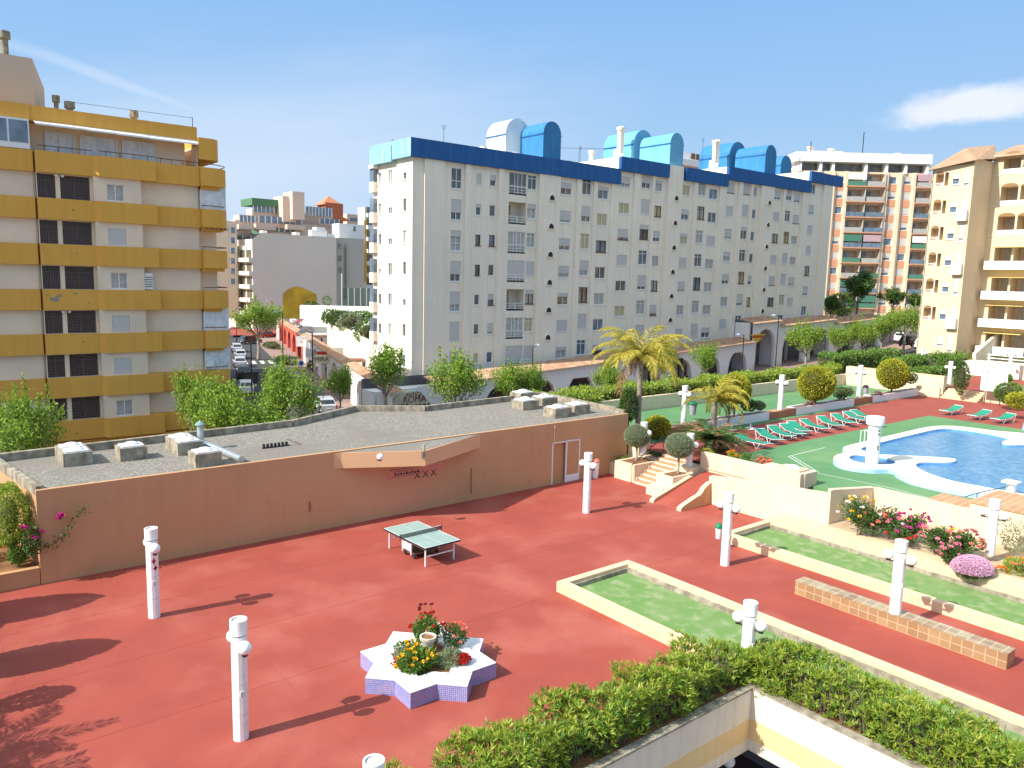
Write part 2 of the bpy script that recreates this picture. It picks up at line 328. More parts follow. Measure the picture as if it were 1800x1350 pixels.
# ---- windows
WC={}
def window(parent,fr,a0,a1,z0,z1,o=0,kind='two',shut=0,pane='glass',fm='frame',name='window',depth=.2,sill=True):
    w_=round(a1-a0,2); h_=round(z1-z0,2); key=(w_,h_,kind,fm,sill,name); 
    if key not in WC:
        b=MB(); t=.055; y0,y1=.06,.13
        b.box(0,t,y0,y1,0,h_); b.box(w_-t,w_,y0,y1,0,h_); b.box(t,w_-t,y0,y1,0,t); b.box(t,w_-t,y0,y1,h_-t,h_)
        if kind in('two','tall','trans'): b.box(w_/2-.03,w_/2+.03,y0+.004,y1-.004,t,h_-t)
        if kind=='trans': b.box(t,w_-t,y0+.008,y1-.008,h_*.74,h_*.74+.06)
        if kind=='tall': b.box(t,w_-t,y0+.008,y1-.008,h_*.36,h_*.36+.06)
        if kind=='grid':
            for k in range(1,3): b.box(w_*k/3-.02,w_*k/3+.02,y0+.004,y1-.004,t,h_-t)
            for k in range(1,3): b.box(t,w_-t,y0+.008,y1-.008,h_*k/3-.02,h_*k/3+.02)
        if sill: b.box(-.05,w_+.05,-.07,.05,-.08,-.003)
        f=b.build(name,fm); COL.objects.unlink(f)
        g=MB(); g.quad((0,.15,0),(w_,.15,0),(w_,.15,h_),(0,.15,h_)); pa=g.build('pane','glass'); COL.objects.unlink(pa)
        WC[key]=(f.data,pa.data)
    fd,pd=WC[key]; og=ORG[parent.name]; x,y,z=fr.p(a0,o,z0)
    f=bpy.data.objects.new(name,fd); COL.objects.link(f); f.parent=parent; f.location=(x-og[0],y-og[1],z-og[2]); f.rotation_euler=(0,0,fr.rz)
    pk=('p',w_,h_,pane)
    if pk not in WC:
        d=pd.copy(); d.materials.clear(); d.materials.append(M[pane]); WC[pk]=d
    p_=bpy.data.objects.new('pane',WC[pk]); COL.objects.link(p_); p_.parent=f
    if shut>0:
        hh=round(h_*shut,2); sk=('s',w_,h_,hh)
        if sk not in WC:
            b=MB(); b.box(.02,w_-.02,.025,.05,h_-hh,h_-.01); q=b.build('shutter','shut'); COL.objects.unlink(q); WC[sk]=q.data
        q=bpy.data.objects.new('shutter',WC[sk]); COL.objects.link(q); q.parent=f
    return f
# ------------------------------------------------------------------ ground, road, terrace, deck
def zg(x,y):
    r=max(0,min(1,(y-36)/8)) 
    f=1 if x>=100 else max(0,min(1,(72-y)/10))
    return -3.4+.052*f*max(0,min(80,x-34))+max(0,x-114)*.12+max(0,y-205)*.03
g=MB(); xs=[-400,-150,-60,-20,0,20,34,44,54,64,74,84,94,104,114,130,150,190,260,400,900]; ys=[-300,-100,-30,0,20,37,45,58,75,100,140,200,300,500,1000]
for i in range(len(xs)-1):
    for j in range(len(ys)-1): g.quad(*[(x,y,zg(x,y)-.02) for x,y in((xs[i],ys[j]),(xs[i+1],ys[j]),(xs[i+1],ys[j+1]),(xs[i],ys[j+1]))])
M['ground']=mat('ground_dirt',(.24,.20,.15),(.16,.15,.09),.15,.95,.5,10)
struct('ground',g,'ground')
g=MB()
for i in range(len(xs)-1):
    a,b=xs[i],xs[i+1]
    if a>=-60 and b<=150: g.quad(*[(x,y,zg(x,y)) for x,y in((a,43),(b,43),(b,52.5),(a,52.5))])
struct('road',g,'asphalt')
SD=Vector((.276,.961,0)); SN=Vector((.961,-.276,0))   # side street direction and its right-hand normal
S0=Vector((25.6,52,0))
g=MB()
def sp(t,o,z=0): q=S0+SD*t+SN*o; return (q.x,q.y,z)
g.poly([sp(0,-6.4,-3.385),sp(0,2.6,-3.385),sp(150,2.6,-3.385),sp(150,-6.4,-3.385)])
struct('side_road',g,'asphalt')
g=MB(); a=[sp(0,2.6),sp(0,8),sp(150,8),sp(150,2.6)]; g.prism([(p[0],p[1]) for p in a],-3.5,-3.24)
a=[sp(2,-6.4),sp(2,-11),sp(150,-11),sp(150,-6.4)]; g.prism([(p[0],p[1]) for p in a],-3.5,-3.24)
struct('pavement',g,'pave')
g=MB()
for i in range(len(xs)-1):
    a,b=xs[i],xs[i+1]
    if a>=34 and b<=130:
        for y0,y1 in((38.5,43),(52.5,60)):
            P=[(a,y0),(b,y0),(b,y1),(a,y1)]; g.prism(P,-6,lambda x,y:zg(x,y)+.13)
struct('main_pavement',g,'pave')
# zebra stripes at the far end of side street
g=MB()
for k in range(7): 
    a=[sp(64,-6+k*1.25),sp(64,-5.4+k*1.25),sp(68,-5.4+k*1.25),sp(68,-6+k*1.25)]; g.poly([(p[0],p[1],-3.38) for p in a])
struct('road_marking',g,'white')
# terrace slab with the light well cut out
g=MB()
XW,YW=16.1,10.2
g.box(-14,XW+1.2,YW+1.2,34,-.5,0); g.box(XW+1.2,31.2,-10,28.2,-.5,.0)
struct('red_terrace',g,'red')
# expansion joints of the terrace: thin dark sealant strips
g=MB()
for x in (1.9,7.3,12.6,23.7): g.box(x,x+.008,11.6,28.1,.001,.004)
for y in (17.9,21.2,24.7): g.box(-13,29,y,y+.008,.001,.0045)
M['joint']=mat('joint_sealant',(.33,.072,.047),rough=.9)
struct('terrace_joint',g,'joint')
g=MB(); g.prism([(33.2,-8),(68,-8),(68,36.2),(32,36.2),(31.92,28.0),(31.92,15.9),(33.2,15.9)],-.8,1.3)
struct('pool_deck',g,'green')
g=MB(); g.poly([(31.32,23.65,1.304),(56.9,23.65,1.304),(56.9,-8,1.304),(67.9,-8,1.304),(67.9,28.8,1.304),(31.32,27.9,1.304)])
struct('red_deck_surface',g,'red2')
g=MB()
for a in (((36.4,21.9),(34.3,19.2)),((36.6,21.8),(34.5,19.1)),((36.4,21.9),(40.2,22.0)),((34.3,19.2),(34.6,15.6)),((34.6,15.6),(33.8,11.0))):
    (x0,y0),(x1,y1)=a; L=math.hypot(x1-x0,y1-y0); nx,ny=(y1-y0)/L*.022,-(x1-x0)/L*.022
    g.poly([(x0-nx,y0-ny,1.3045),(x0+nx,y0+ny,1.3045),(x1+nx,y1+ny,1.3045),(x1-nx,y1-ny,1.3045)])
struct('deck_marking',g,'white')
# upper garden beyond the steps
g=MB(); g.prism([(68.6,-8),(125,-8),(125,42),(68.6,37)],-.8,2.0); struct('upper_garden',g,mat('garden_lawn',(.10,.17,.04),(.2,.19,.08),.6,.95,.5,30))
g=MB(); g.poly([(68.7,24.4,2.005),(83.3,24.6,2.005),(83.3,30.2,2.005),(68.7,27.4,2.005)]); struct('garden_path',g,'red2')
# ------------------------------------------------------------------ clubhouse (low gravel roof building)
ch=thing('clubhouse','low peach rendered building with a flat gravel roof and roof skylights','building',(3.4,28.2,0))
F1=Fr(3.4,28.2,1,0)
def zfly(x): return 3.12
roofpts=[PZ(38,797,3.25),PZ(510,742,3.25),PZ(622,716,3.25),PZ(747,716,3.25),PZ(953,692,3.25)]
rp=[(3.45,28.35)]+[(2.75,33.6)]+[roofpts[1],roofpts[2],roofpts[3],roofpts[4]]+[(30.9,29.0),(30.9,28.35)]
g=MB()
F1.wall(g,0,21.6,-.4,3.121,[],depth=.2); F1.wall(g,21.6,27.5,-.4,3.121,[(22.1,23.95,0,2.1)],depth=.12)
g.box(3.4,30.9,28.204,28.36,3.0,3.12)
# perimeter walls going back
for a,b in zip(rp[1:],rp[2:]+rp[:1]):
    pass
g.prism(rp,-5,3.0)
wl=g.build('wall','beige',ch)
g=MB(); ip=[(3.6,28.4)]+[(x,y) for x,y in rp[1:-1]]+[(30.85,28.4)]
g.poly([(x,y,3.06) for x,y in rp]); g.build('gravel_roof','gravel',ch)
g=MB()
def kerb(g,pts,wd,z0,z1,m=0,closed=False):
    n=len(pts); 
    for k in range(n if closed else n-1):
        a=Vector((*pts[k],0)); b=Vector((*pts[(k+1)%n],0)); d=(b-a).normalized(); nn=Vector((-d.y,d.x,0))*wd
        g.prism([(a.x,a.y),(b.x,b.y),(b.x+nn.x,b.y+nn.y),(a.x+nn.x,a.y+nn.y)],z0,z1-.0015*k,m)
kerb(g,rp[1:7],-.22,2.9,3.36); kerb(g,[rp[6],(30.9,28.36)],-.22,2.9,3.3); kerb(g,[(3.42,28.37),rp[1]],-.2,2.9,3.22)
g.build('parapet','conc',ch)
# projecting canopy fascia over the games wall
g=MB(); bx0,bz=PY(587,795,28.2); bx1,_=PY(838,760,28.2)
A0=(bx0,28.2); A1=PZ(593,823,2.35); A2=PZ(748,822,2.35); A3=(bx1+.2,28.2)
A1=(A1[0],min(A1[1],28.15)); g.prism([A0,(A1[0],A1[1]-.02),A2,A3],2.42,3.06); 
g.build('canopy',mat('canopy_render',(.68,.42,.235),(.64,.39,.215),.6,.9,.3,70),ch)
g=MB(); g.poly([(A0[0],A0[1],3.07),(A1[0]+.1,A1[1],3.07),(A2[0],A2[1]+.1,3.07),(A3[0],A3[1],3.07)]); g.build('canopy_gravel','gravel',ch)
# notice board painted on the wall
F1b=Fr(0,28.2,1,0)
sx0,sz0=PY(682,843,28.2); sx1,sz1=PY(779,812,28.2)
zb0=PY(682,843,28.2)[1]; zb1=PY(779,811,28.2)[1]
g=MB(); F1b.box(g,sx0,sx1,0,.02,zb0,zb1,0)
so=g.build('rules_board',mat('pink_board',(.62,.30,.22),(.56,.26,.2),3,.8),ch)
g=MB()
for k in range(3):
    x=sx1-1.35+k*.42
    for s_ in (-1,1): 
        g.tube([(x-.13,28.175,zb1-.42-s_*.15),(x+.13,28.175,zb1-.42+s_*.15)],.014,4)
for k in range(9): F1b.box(g,sx0+.3+k*.14,sx0+.39+k*.14,.02,.03,zb0+.13,zb0+.22-.03*(k%2))
for k in range(14): F1b.box(g,sx0+.08+k*.13,sx0+.17+k*.13,.02,.03,zb0+.36,zb0+.385)
F1b.box(g,sx0+.2,sx1-1.5,.021,.028,zb0+.27,zb0+.285); F1b.box(g,sx0+.2,sx1-1.5,.021,.028,zb0+.07,zb0+.085)
g.build('board_lettering','dark',so)
g=MB(); F1b.box(g,12.62,12.67,0,.05,.85,1.25); g.tube([(20.5,28.16,1.55),(20.5,28.16,.35)],.018,6); g.build('wall_pipe',mat('pipe_brown',(.30,.12,.07)),ch)
def gl(u,v,Y,r=.13):
    x,z=PY(u,v,Y); g=MB(); g.sphere((x,Y,z),r,16); o=g.build('globe_lamp','globe',ch,smooth=True)
    g=MB(); g.lathe(x,Y,[(.06,z-r-.03),(.07,z-r+.02)],10); g.tube([(x,Y,z-r-.02),(x,Y+.25,z-r-.05)],.02,6); g.build('bracket','dark',o)
gl(668,803,A2[1]+.05); gl(803,785,27.75)
# door and closet opening near the right end
g=MB(); F1.box(g,22.1,23.95,-.5,-.45,0,2.1); g.build('store_recess',mat('recess_grey',(.34,.36,.42)),ch)
g=MB()
for a,b,c,d in((22.06,22.12,0,2.1),(23.9,23.96,0,2.1),(22.98,23.06,0,2.1),(22.06,23.96,2.08,2.13)): F1.box(g,a,b,-.03,.025,c,d)
F1.box(g,23.06,23.9,-.02,.012,.0,.35); dr=g.build('door','frame',ch)
g=MB(); F1.box(g,23.06,23.9,-.02,.0,.35,2.08); g.build('door_panel','beige',dr)
g=MB(); g.tube([(25.56,28.17,2.1),(25.56,28.17,3.0)],.012,5); g.tube([(26.4,28.17,2.15),(26.9,28.17,2.15)],.015,5); 
g.build('cable','white',ch)
# skylights
def skylight(pts,z1=3.55,dw=None,two=0):
    """pts: footprint x0,x1,y0,y1 ; domes side by side in y"""
    x0,x1,y0,y1=pts; g=MB(); g.box(x0,x1,y0,y1,3.0,z1); o=g.build('skylight_kerb','conc',ch); n=two or 1
    for k in range(n):
        a=y0+(y1-y0)*k/n; b=y0+(y1-y0)*(k+1)/n; g=MB(); g.box(x0+.1,x1-.1,a+.08,b-.08,z1,z1+.05); g.sphere(((x0+x1)/2,(a+b)/2,z1+.04),min(x1-x0,b-a)/2-.16,14,sz=.42); g.build('skylight_dome',DOME,o,smooth=True)
DOME=mat('frosted_dome',(.78,.79,.8),(.7,.71,.72),4,.3,spec=.6)
def skyl(u,v,w_=1.15,d_=1.0,two=0,z=3.06):
    x,y=PZ(u,v,z); skylight((x,x+w_,y,y+d_),3.55,two=two)
skyl(112,822,.95,1.75,2); skyl(212,812,.95,.9); skyl(313,802,.95,1.75,2); skyl(344,823,.95,.9)
skyl(919,722,1.15,1.0); skyl(953,716,1.15,1.0); skyl(915,707,1.15,1.0); skyl(976,736,1.15,.95); skyl(1010,730,1.15,.95)
# vent duct
a=PZ(353,790,3.05); b=PZ(425,812,3.1)
g=MB(); t=TZ(a[0],a[1],748); g.tube([(a[0],a[1],t),(a[0],a[1],3.45),(a[0]+.08,a[1]-.12,3.28),(a[0]+.3,a[1]-.35,3.22),(b[0],b[1],3.2)],.13,12)
du=g.build('vent_duct',mat('galvanised',(.42,.47,.5),(.5,.55,.58),6,.4,metal=.6),ch,smooth=True)
g=MB(); g.lathe(a[0],a[1],[(.2,t+.02),(.2,t+.06),(.03,t+.2)],14); g.build('duct_cowl',mat('green_cowl',(.2,.32,.28)),du)
# rooftop clutter
x,y=PZ(463,789,3.06); cp=thing('metal_grate','rusty dark slatted grate lying on the gravel roof','grate',(x,y,3.07)); g=MB()
for k in range(7): g.box(x+k*.16,x+k*.16+.08,y,y+.1,3.10,3.24,rz=0)
g.box(x-.05,x+1.1,y-.03,y,3.07,3.12); g.build('grate_bar','dark',cp); g=MB(); g.tube([(x+1.1,y+.25,3.3),(x+1.55,y-.15,3.1)],.02,6); g.build('loose_rod','bark',cp)
bx,bz=PY(742,800,A2[1]+.1); g=MB(); g.tube([(bx,A2[1]-.02,2.75),(bx,A2[1]-.02,3.35)],.05,8); g.tube([(bx-.12,A2[1]-.03,2.8),(bx-.12,A2[1]-.03,3.1)],.03,6); g.tube([(bx-.1,A2[1]-.05,2.8),(bx+.2,A2[1]-.1,2.72)],.02,6); g.build('pipe_stub','conc',ch)
# ------------------------------------------------------------------ left flower bed
fb=thing('flower_bed','raised bed of bare brown earth edged by a low peach wall left of the building','flower bed',(1,29,0))
g=MB(); g.box(-8,3.38,28.2,28.42,-.1,.57); g.build('bed_wall','beige',fb)
g=MB(); g.box(-8,3.38,28.42,33.4,-.1,.5); g.build('bed_soil','soil',fb)
g=MB(); g.box(-8,2.7,33.4,33.6,-3.4,.9); g.build('back_wall','cream',fb)
# ------------------------------------------------------------------ lamp poles
GA=90
def pole(name_,h,label,loc,rz,globes=2,extra=None,plus=False,r=.165):
    t=thing('lamp_pole',label,'lamp post',(0,0,0),'white concrete lamp poles')
    g=MB(); g.lathe(0,0,[(r,0),(r,h-.36)],14); g.build('pole','whitew',t)
    g=MB()
    for zz in (h*.22,h*.47): g.lathe(0,0,[(r*1.006,zz),(r*1.006,zz+.012)],14)
    g.build('seam',mat('pole_seam',(.55,.53,.49)),t); g=MB(); g.lathe(0,0,[(r*.93,h-.36),(r*.93,h-.33)],24); g.build('band','dark',t)
    g=MB(); g.lathe(0,0,[(r*1.09,h-.33),(r*1.12,h-.04),(r*1.12,h),(r*.9,h),(r*.9,h-.06)],24); g.build('cap','whitew',t,smooth=True)
    g=MB(); g.lathe(0,0,[(r*.88,h-.059),(r*.88,h-.03)],16); g.build('cap_bird_stain',mat('lichen',(.45,.43,.36),(.62,.6,.55),14,.9,mixc=(.45,.55)),t)
    for s_ in ((1,-1) if globes==2 else (1,)):
        g=MB(); g.sphere((s_*(r+.18),0,h-.52),.15,20); gb=g.build('globe','globe',t,smooth=True)
        g=MB(); g.lathe(s_*(r+.18),0,[(.055,h-.71),(.08,h-.65)],10); g.tube([(s_*r*.8,0,h-.69),(s_*(r+.18),0,h-.70)],.025,6); g.build('bracket','dark',gb)
    g=MB(); g.box(-r-.012,-r*.7,-.055,.055,h*.38,h*.38+.12); g.build('hatch',mat('hatch_cream',(.62,.6,.54)),t)
    if plus:
        g=MB(); 
        for a0,a1,z0,z1 in((-.055,.055,1.93,1.975),(-.022,.022,1.86,2.04)): g.box(-r-.008,-r*.7,-a1,-a0,z0-.19,z1-.19)
        for a0,a1,z0,z1 in((.015,.06,1.48,1.62),(-.02,.10,1.53,1.565)): g.box(-r-.008,-r*.7,-a1,-a0,z0,z1)
        g.build('red_mark',M['f_red'],t)
    t.location=loc; t.rotation_euler=(0,0,R(GA)); return t
P_=PZ(271.5,1084); pole('p',2.72,'white lamp pole marked with a small red cross, before the long peach wall',(P_[0],P_[1],0),R(-62),plus=True)
P_=PZ(424,1297); pole('p',2.76,'nearest white lamp pole, standing on the red paving left of the star planter',(P_[0],P_[1],0),R(-77))
P_=PZ(1030.5,901); pole('p',2.7,'white lamp pole on the red paving before the store door',(P_[0],P_[1],0),R(-50))
P_=PZ(1274,993); pole('p',2.72,'white lamp pole with a green-lidded bin beside the turf court corner',(P_[0],P_[1],0),R(-45))
P_=PZ(1573,1078,.45); hz=TZ(P_[0],P_[1],950)-.45; pole('p',hz,'white lamp pole rising from the long tiled bench',(P_[0],P_[1],.45),R(-100))
P_=PZ(1320,1058,2.15); pole('p',1.9,'white lamp pole half hidden in the hedge at the corner of the light well',(P_[0],P_[1],.25),R(-95))
P_=PZ(657,1336,2.15); pole('p',1.9,'white lamp pole of which only the top shows at the bottom edge',(P_[0],P_[1],.25),R(80))
def pole2(u,v,z,vt,label,rz):
    x,y=PZ(u,v,z); h=TZ(x,y,vt)-z; return pole('p',h,label,(x,y,z),rz),(x,y,h)
pbin,pb=pole2(1201,748,1.3,678,'white lamp pole holding a grey bin beside the green court',R(-48))
pole2(1371,720,1.8,659,'white lamp pole on the brick edge between two white planters',R(-60))
pfar,pf=pole2(1509,699,1.8,642,'white lamp pole with a small litter bin behind the pool planters',R(-60))
pole2(1211,819,1.15,762,'short white lamp pole beside the stairs, in front of the dark cycad',R(-50))
pole2(1739,975,.8,878,'white lamp pole standing in the rose bed by the pool wall',R(-50))
pole2(1130,798,1.3,742,'white lamp pole almost hidden behind the grey-green topiary ball',R(-30))
pole2(1619,650,2.1,611,'white lamp pole among hedges in the upper garden',R(-50))
pole2(1668,678,2.1,635,'white lamp pole beside the upper garden steps',R(-50))
pole2(1741,683,2.1,643,'white lamp pole just behind the white notice board',R(-50))
pole2(1773,668,2.1,612,'tall white lamp pole nearest the balconied building on the right',R(-50))
# ------------------------------------------------------------------ table tennis table
tt=thing('table_tennis_table','pale green table tennis table with white legs on the red paving','table',(0,0,0))
g=MB(); L,W_=2.74,1.525
for s_ in(-1,1): g.box(s_*.012 if s_>0 else -L/2,L/2 if s_>0 else -.012,-W_/2,W_/2,.735,.76)
tp=g.build('tabletop',mat('table_green',(.27,.38,.33),(.32,.42,.37),2,.35,spec=.5),tt)
g=MB()
for y in(-W_/2,W_/2-.02): g.box(-L/2,L/2,y,y+.02,.76,.7625)
for x in(-L/2,L/2-.02): g.box(x,x+.02,-W_/2+.02,W_/2-.02,.76,.7628)
g.box(-L/2,L/2,-.002,.002,.76,.7622); g.build('white_line','white',tp)
g=MB(); 
for y in(-W_/2-.012,W_/2): g.box(-L/2-.006,L/2+.006,y,y+.012,.70,.758)
for x in(-L/2-.012,L/2): g.box(x,x+.012,-W_/2-.01,W_/2+.01,.70,.757)
g.build('edge_trim','dark',tp)
for sx in(-1,1):
    for sy in(-1,1):
        g=MB(); g.box(sx*1.18-.022,sx*1.18+.022,sy*.62-.022,sy*.62+.022,0,.72); g.build('leg','frame',tt)
    g=MB(); g.box(sx*1.18-.015,sx*1.18+.015,-.6,.6,.34,.38); g.build('crossbar','frame',tt)
for sy in(-1,1): g=MB(); g.box(-1.16,1.16,sy*.62-.016,sy*.62+.016,.60,.645); g.build('side_rail','frame',tt)
g=MB(); 
for sy in(-1,1):
    g.box(-.30,-.26,sy*.62-.02,sy*.62+.02,.18,.6); g.box(.26,.30,sy*.62-.02,sy*.62+.02,.18,.6)
g.box(-.26,.26,-.60,-.585,.28,.6); g.build('undercarriage','frame',tt)
for sx in(-.28,.28):
    for sy in(-.5,.5): g=MB(); q=.09; g.tube([(sx,sy-.02,q),(sx,sy+.02,q)],q,12); g.build('wheel','dark',tt)
g=MB(); g.box(-.35,.35,-.5,.5,.16,.2); g.build('lower_frame','bark',tt)
nm=bpy.data.materials.new('net_mesh'); nm.use_nodes=True; b_=nm.node_tree.nodes['Principled BSDF']; b_.inputs['Base Color'].default_value=(.06,.09,.07,1); b_.inputs['Alpha'].default_value=.62; M['net']=nm
g=MB(); g.box(-.003,.003,-.91,.91,.765,.905); ne=g.build('net','net',tt); g=MB(); g.box(-.006,.006,-.91,.91,.905,.92); g.build('net_tape','frame',ne)
for s_ in(-1,1): g=MB(); g.box(-.012,.012,s_*.92-.012,s_*.92+.012,.70,.925); g.build('net_post','dark',ne)
c=[PZ(*q,.76) for q in((676,929),(733.3,914.3),(806,949.5),(749.5,964.3))]
cx=sum(q[0] for q in c)/4; cy=sum(q[1] for q in c)/4; d_=Vector((c[3][0]-c[0][0],c[3][1]-c[0][1]))
tt.location=(cx,cy,0); tt.rotation_euler=(0,0,math.atan2(d_.y,d_.x))
# ------------------------------------------------------------------ star planter
c1=PZ(721,1243); c2=PZ(826,1230)
top=[PZ(u,v,.42) for u,v in((721,1219),(646,1193),(637,1146),(690,1109),(777,1100),(848,1121),(870,1164),(820,1207))]
sc_x=sum(q[0] for q in top)/8; sc_y=sum(q[1] for q in top)/8; Ro=sum(math.hypot(q[0]-sc_x,q[1]-sc_y) for q in top)/8
a0=math.atan2(top[0][1]-sc_y,top[0][0]-sc_x)
st=thing('star_planter','eight-pointed white star planter with blue mosaic sides on the red paving','planter',(sc_x,sc_y,0))
def star(ro,ri): return [(sc_x+(ro if k%2==0 else ri)*math.cos(a0+k*PI/8),sc_y+(ro if k%2==0 else ri)*math.sin(a0+k*PI/8)) for k in range(16)]
k_=.765
g=MB(); so_=star(Ro,Ro*k_); si=star(Ro*.56,Ro*.56*k_)
g2=MB()
for k in range(16):
    a,b=so_[k],so_[(k+1)%16]; g.quad((*a,0),(*b,0),(*b,.40),(*a,.40))
    c_,d=si[k],si[(k+1)%16]; g2.quad((*a,.42),(*b,.42),(*d,.42),(*c_,.42)); g2.quad((*a,.395),(*b,.395),(*b,.42),(*a,.42)); g2.quad((*d,.30),(*c_,.30),(*c_,.42),(*d,.42))
g.build('mosaic_side',mat('blue_mosaic',(.09,.12,.42),(.22,.25,.58),1,.35,spec=.6,brick=(.05,.05,.006,(.55,.52,.60),'side',0),col3=(.4,.22,.3),s3=3,w3=.5),st)
g2.build('white_top','white',st)
g=MB(); g.poly([(x,y,.33) for x,y in si]); g.build('planting_soil','soil',st)
# ------------------------------------------------------------------ plants helpers
def unit(n):
    v=rng.normal(size=(n,3)); return v/np.linalg.norm(v,axis=1)[:,None]
def crown(mb,c,rad,n,ll,lw,rough=.12,m=0,shell=.75,up=.3,lump=5):
    """irregular leafy mass: leaves on and inside a lumpy ellipsoid"""
    u=unit(n); c=np.array(c); rad=np.array(rad if hasattr(rad,'__len__') else (rad,)*3,float)
    lu=unit(lump*3); ph=(np.maximum(0,u@lu.T)**8).sum(1)
    rr=(1-rough+rough*1.4*ph/max(1e-6,ph.max()))*(shell+(1-shell)*rng.random(n)**.5)
    P=c+u*rad*rr[:,None]; D=u+rng.normal(size=(n,3))*.55+np.array([0,0,up]); mb.leaves(P,D,ll*(.6+.8*rng.random(n)),lw*(.6+.8*rng.random(n)),m); return mb
def blooms(mb,P,r,m=0):
    for p in P:
        k=12; u=unit(k); u[:,2]=np.abs(u[:,2]); mb.leaves(np.tile(p,(k,1)),u+np.array([0,0,.3]),r*1.5,r*1.2,m)
def bush(name,label,cat,c,rad,n,ll,lw,leafm='lmid',rough=.12,core=.8,group=None,stem=None,flowers=None,shell=.75,corem='core',fr_=.03):
    t=thing(name,label,cat,(c[0],c[1],c[2]-(rad[2] if hasattr(rad,'__len__') else rad)),group)
    rd=rad if hasattr(rad,'__len__') else (rad,)*3
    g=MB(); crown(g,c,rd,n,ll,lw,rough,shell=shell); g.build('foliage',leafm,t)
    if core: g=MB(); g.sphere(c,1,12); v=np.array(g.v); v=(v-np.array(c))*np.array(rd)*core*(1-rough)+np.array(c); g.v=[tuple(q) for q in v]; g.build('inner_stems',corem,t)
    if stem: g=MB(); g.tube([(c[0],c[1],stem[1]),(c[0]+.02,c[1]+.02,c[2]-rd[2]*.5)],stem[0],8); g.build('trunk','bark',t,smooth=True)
    for fm,cnt in (flowers or ()):
        u=unit(cnt); u[:,2]=np.abs(u[:,2])*1.0-.1; g=MB(); blooms(g,np.array(c)+u*np.array(rd)*1.02,fr_); g.build('flowers',M[fm],t)
    return t
def sph(px,py,z): return PZ(px,py,z)
# flowers of the star planter
def starp(u,v,z=.4): return PZ(u,v,z)
x,y=starp(752,1135,.55); bush('rose_shrub','tall green shrub with red blooms at the back of the star planter','shrub',(x+.1,y+.2,.85),(.5,.42,.55),1500,.085,.05,'lmid',.35,0,shell=.3,flowers=(('f_red',16),),fr_=.05)
g=MB(); P=[(x+.05+rng.normal()*.12,y+.3+rng.normal()*.1,1.45+rng.random()*.12) for _ in range(5)]; t=thing('tall_dark_flower','dark red flower heads on thin stalks above the star planter','flower',(x+.1,y+.3,.35)); 
for p in P: g.tube([(p[0],p[1],.5),p],.006,4)
g.build('stalk','lmid',t); g=MB(); blooms(g,P,.05); g.build('flower_head',mat('petals_dark',(.16,.01,.02)),t)
x,y=starp(730,1172,.42); bush('yellow_flower_bush','leafy clump of yellow blooms at the front of the star planter','shrub',(x,y,.55),(.56,.46,.36),1900,.10,.05,'lmid',.3,0,shell=.35,flowers=(('f_yellow',26),),fr_=.055)
x,y=starp(722,1147,.6); bush('yellow_flower_bush','column of yellow blooms beside the stone urn','shrub',(x,y,.62),(.2,.2,.34),350,.08,.04,'lmid',.3,0,shell=.35,flowers=(('f_yellow',14),),fr_=.055)
x,y=starp(800,1130,.5); bush('orange_flower_bush','bush with salmon orange blooms right of the urn','shrub',(x,y,.7),(.42,.36,.36),900,.07,.04,'ldark',.35,0,shell=.3,flowers=(('f_salmon',15),),fr_=.05)
x,y=starp(812,1160,.5); bush('red_flower_mound','dense mound of tiny red blooms on the star planter rim','shrub',(x,y,.5),(.22,.2,.15),150,.04,.03,'lmid',.1,.9,flowers=(('f_red',120),),fr_=.035)
x,y=starp(792,1166,.42); bush('grey_herb','grey green upright herb between the red mound and the urn','shrub',(x,y,.55),(.36,.32,.30),1100,.10,.02,'lgrey',.3,0,shell=.3)
x,y=starp(699,1165,.42); bush('red_flower_bush','low orange red blooms at the left corner of the star planter','shrub',(x,y,.42),(.16,.16,.12),120,.05,.03,'ldark',.3,0,shell=.3,flowers=(('f_red',16),),fr_=.03)
x,y=starp(708,1145,.42); bush('green_herb','plain green herb at the left of the star planter','shrub',(x,y,.5),(.26,.24,.22),500,.07,.035,'lmid',.3,0,shell=.3)
x,y=starp(776,1118,.42); bush('white_flower_bush','small white blooms at the back of the star planter','shrub',(x,y,.6),(.18,.18,.2),180,.05,.03,'lmid',.3,0,shell=.3,flowers=(('f_white',9),),fr_=.04)
x,y=starp(697,1155,.42); t=thing('dry_cactus','dry grey stalks at the left of the star planter','plant',(x,y,.33)); g=MB()
for k in range(5): g.tube([(x+k*.04-.08,y,.33),(x+k*.09-.18,y+.05*k-.1,.62+.05*(k%2))],[.018,.012],5)
g.build('stalk','barkl',t)
x,y=starp(752,1160,.4); t=thing('stone_urn','fluted white stone urn in the middle of the star planter','urn',(x,y,.33))
g=MB(); z=.33; g.lathe(x,y,[(.17,z),(.17,z+.05),(.10,z+.12),(.12,z+.3),(.15,z+.55),(.20,z+.62),(.22,z+.68),(.22,z+.72),(.17,z+.72),(.16,z+.66)],24); g.build('urn_body',mat('urn_stone',(.62,.58,.47),(.45,.42,.33),8,.9,.3,40),t,smooth=True); g=MB(); g.lathe(x,y,[(.165,z+.665),(.165,z+.68)],16); g.build('urn_soil','soil',t)
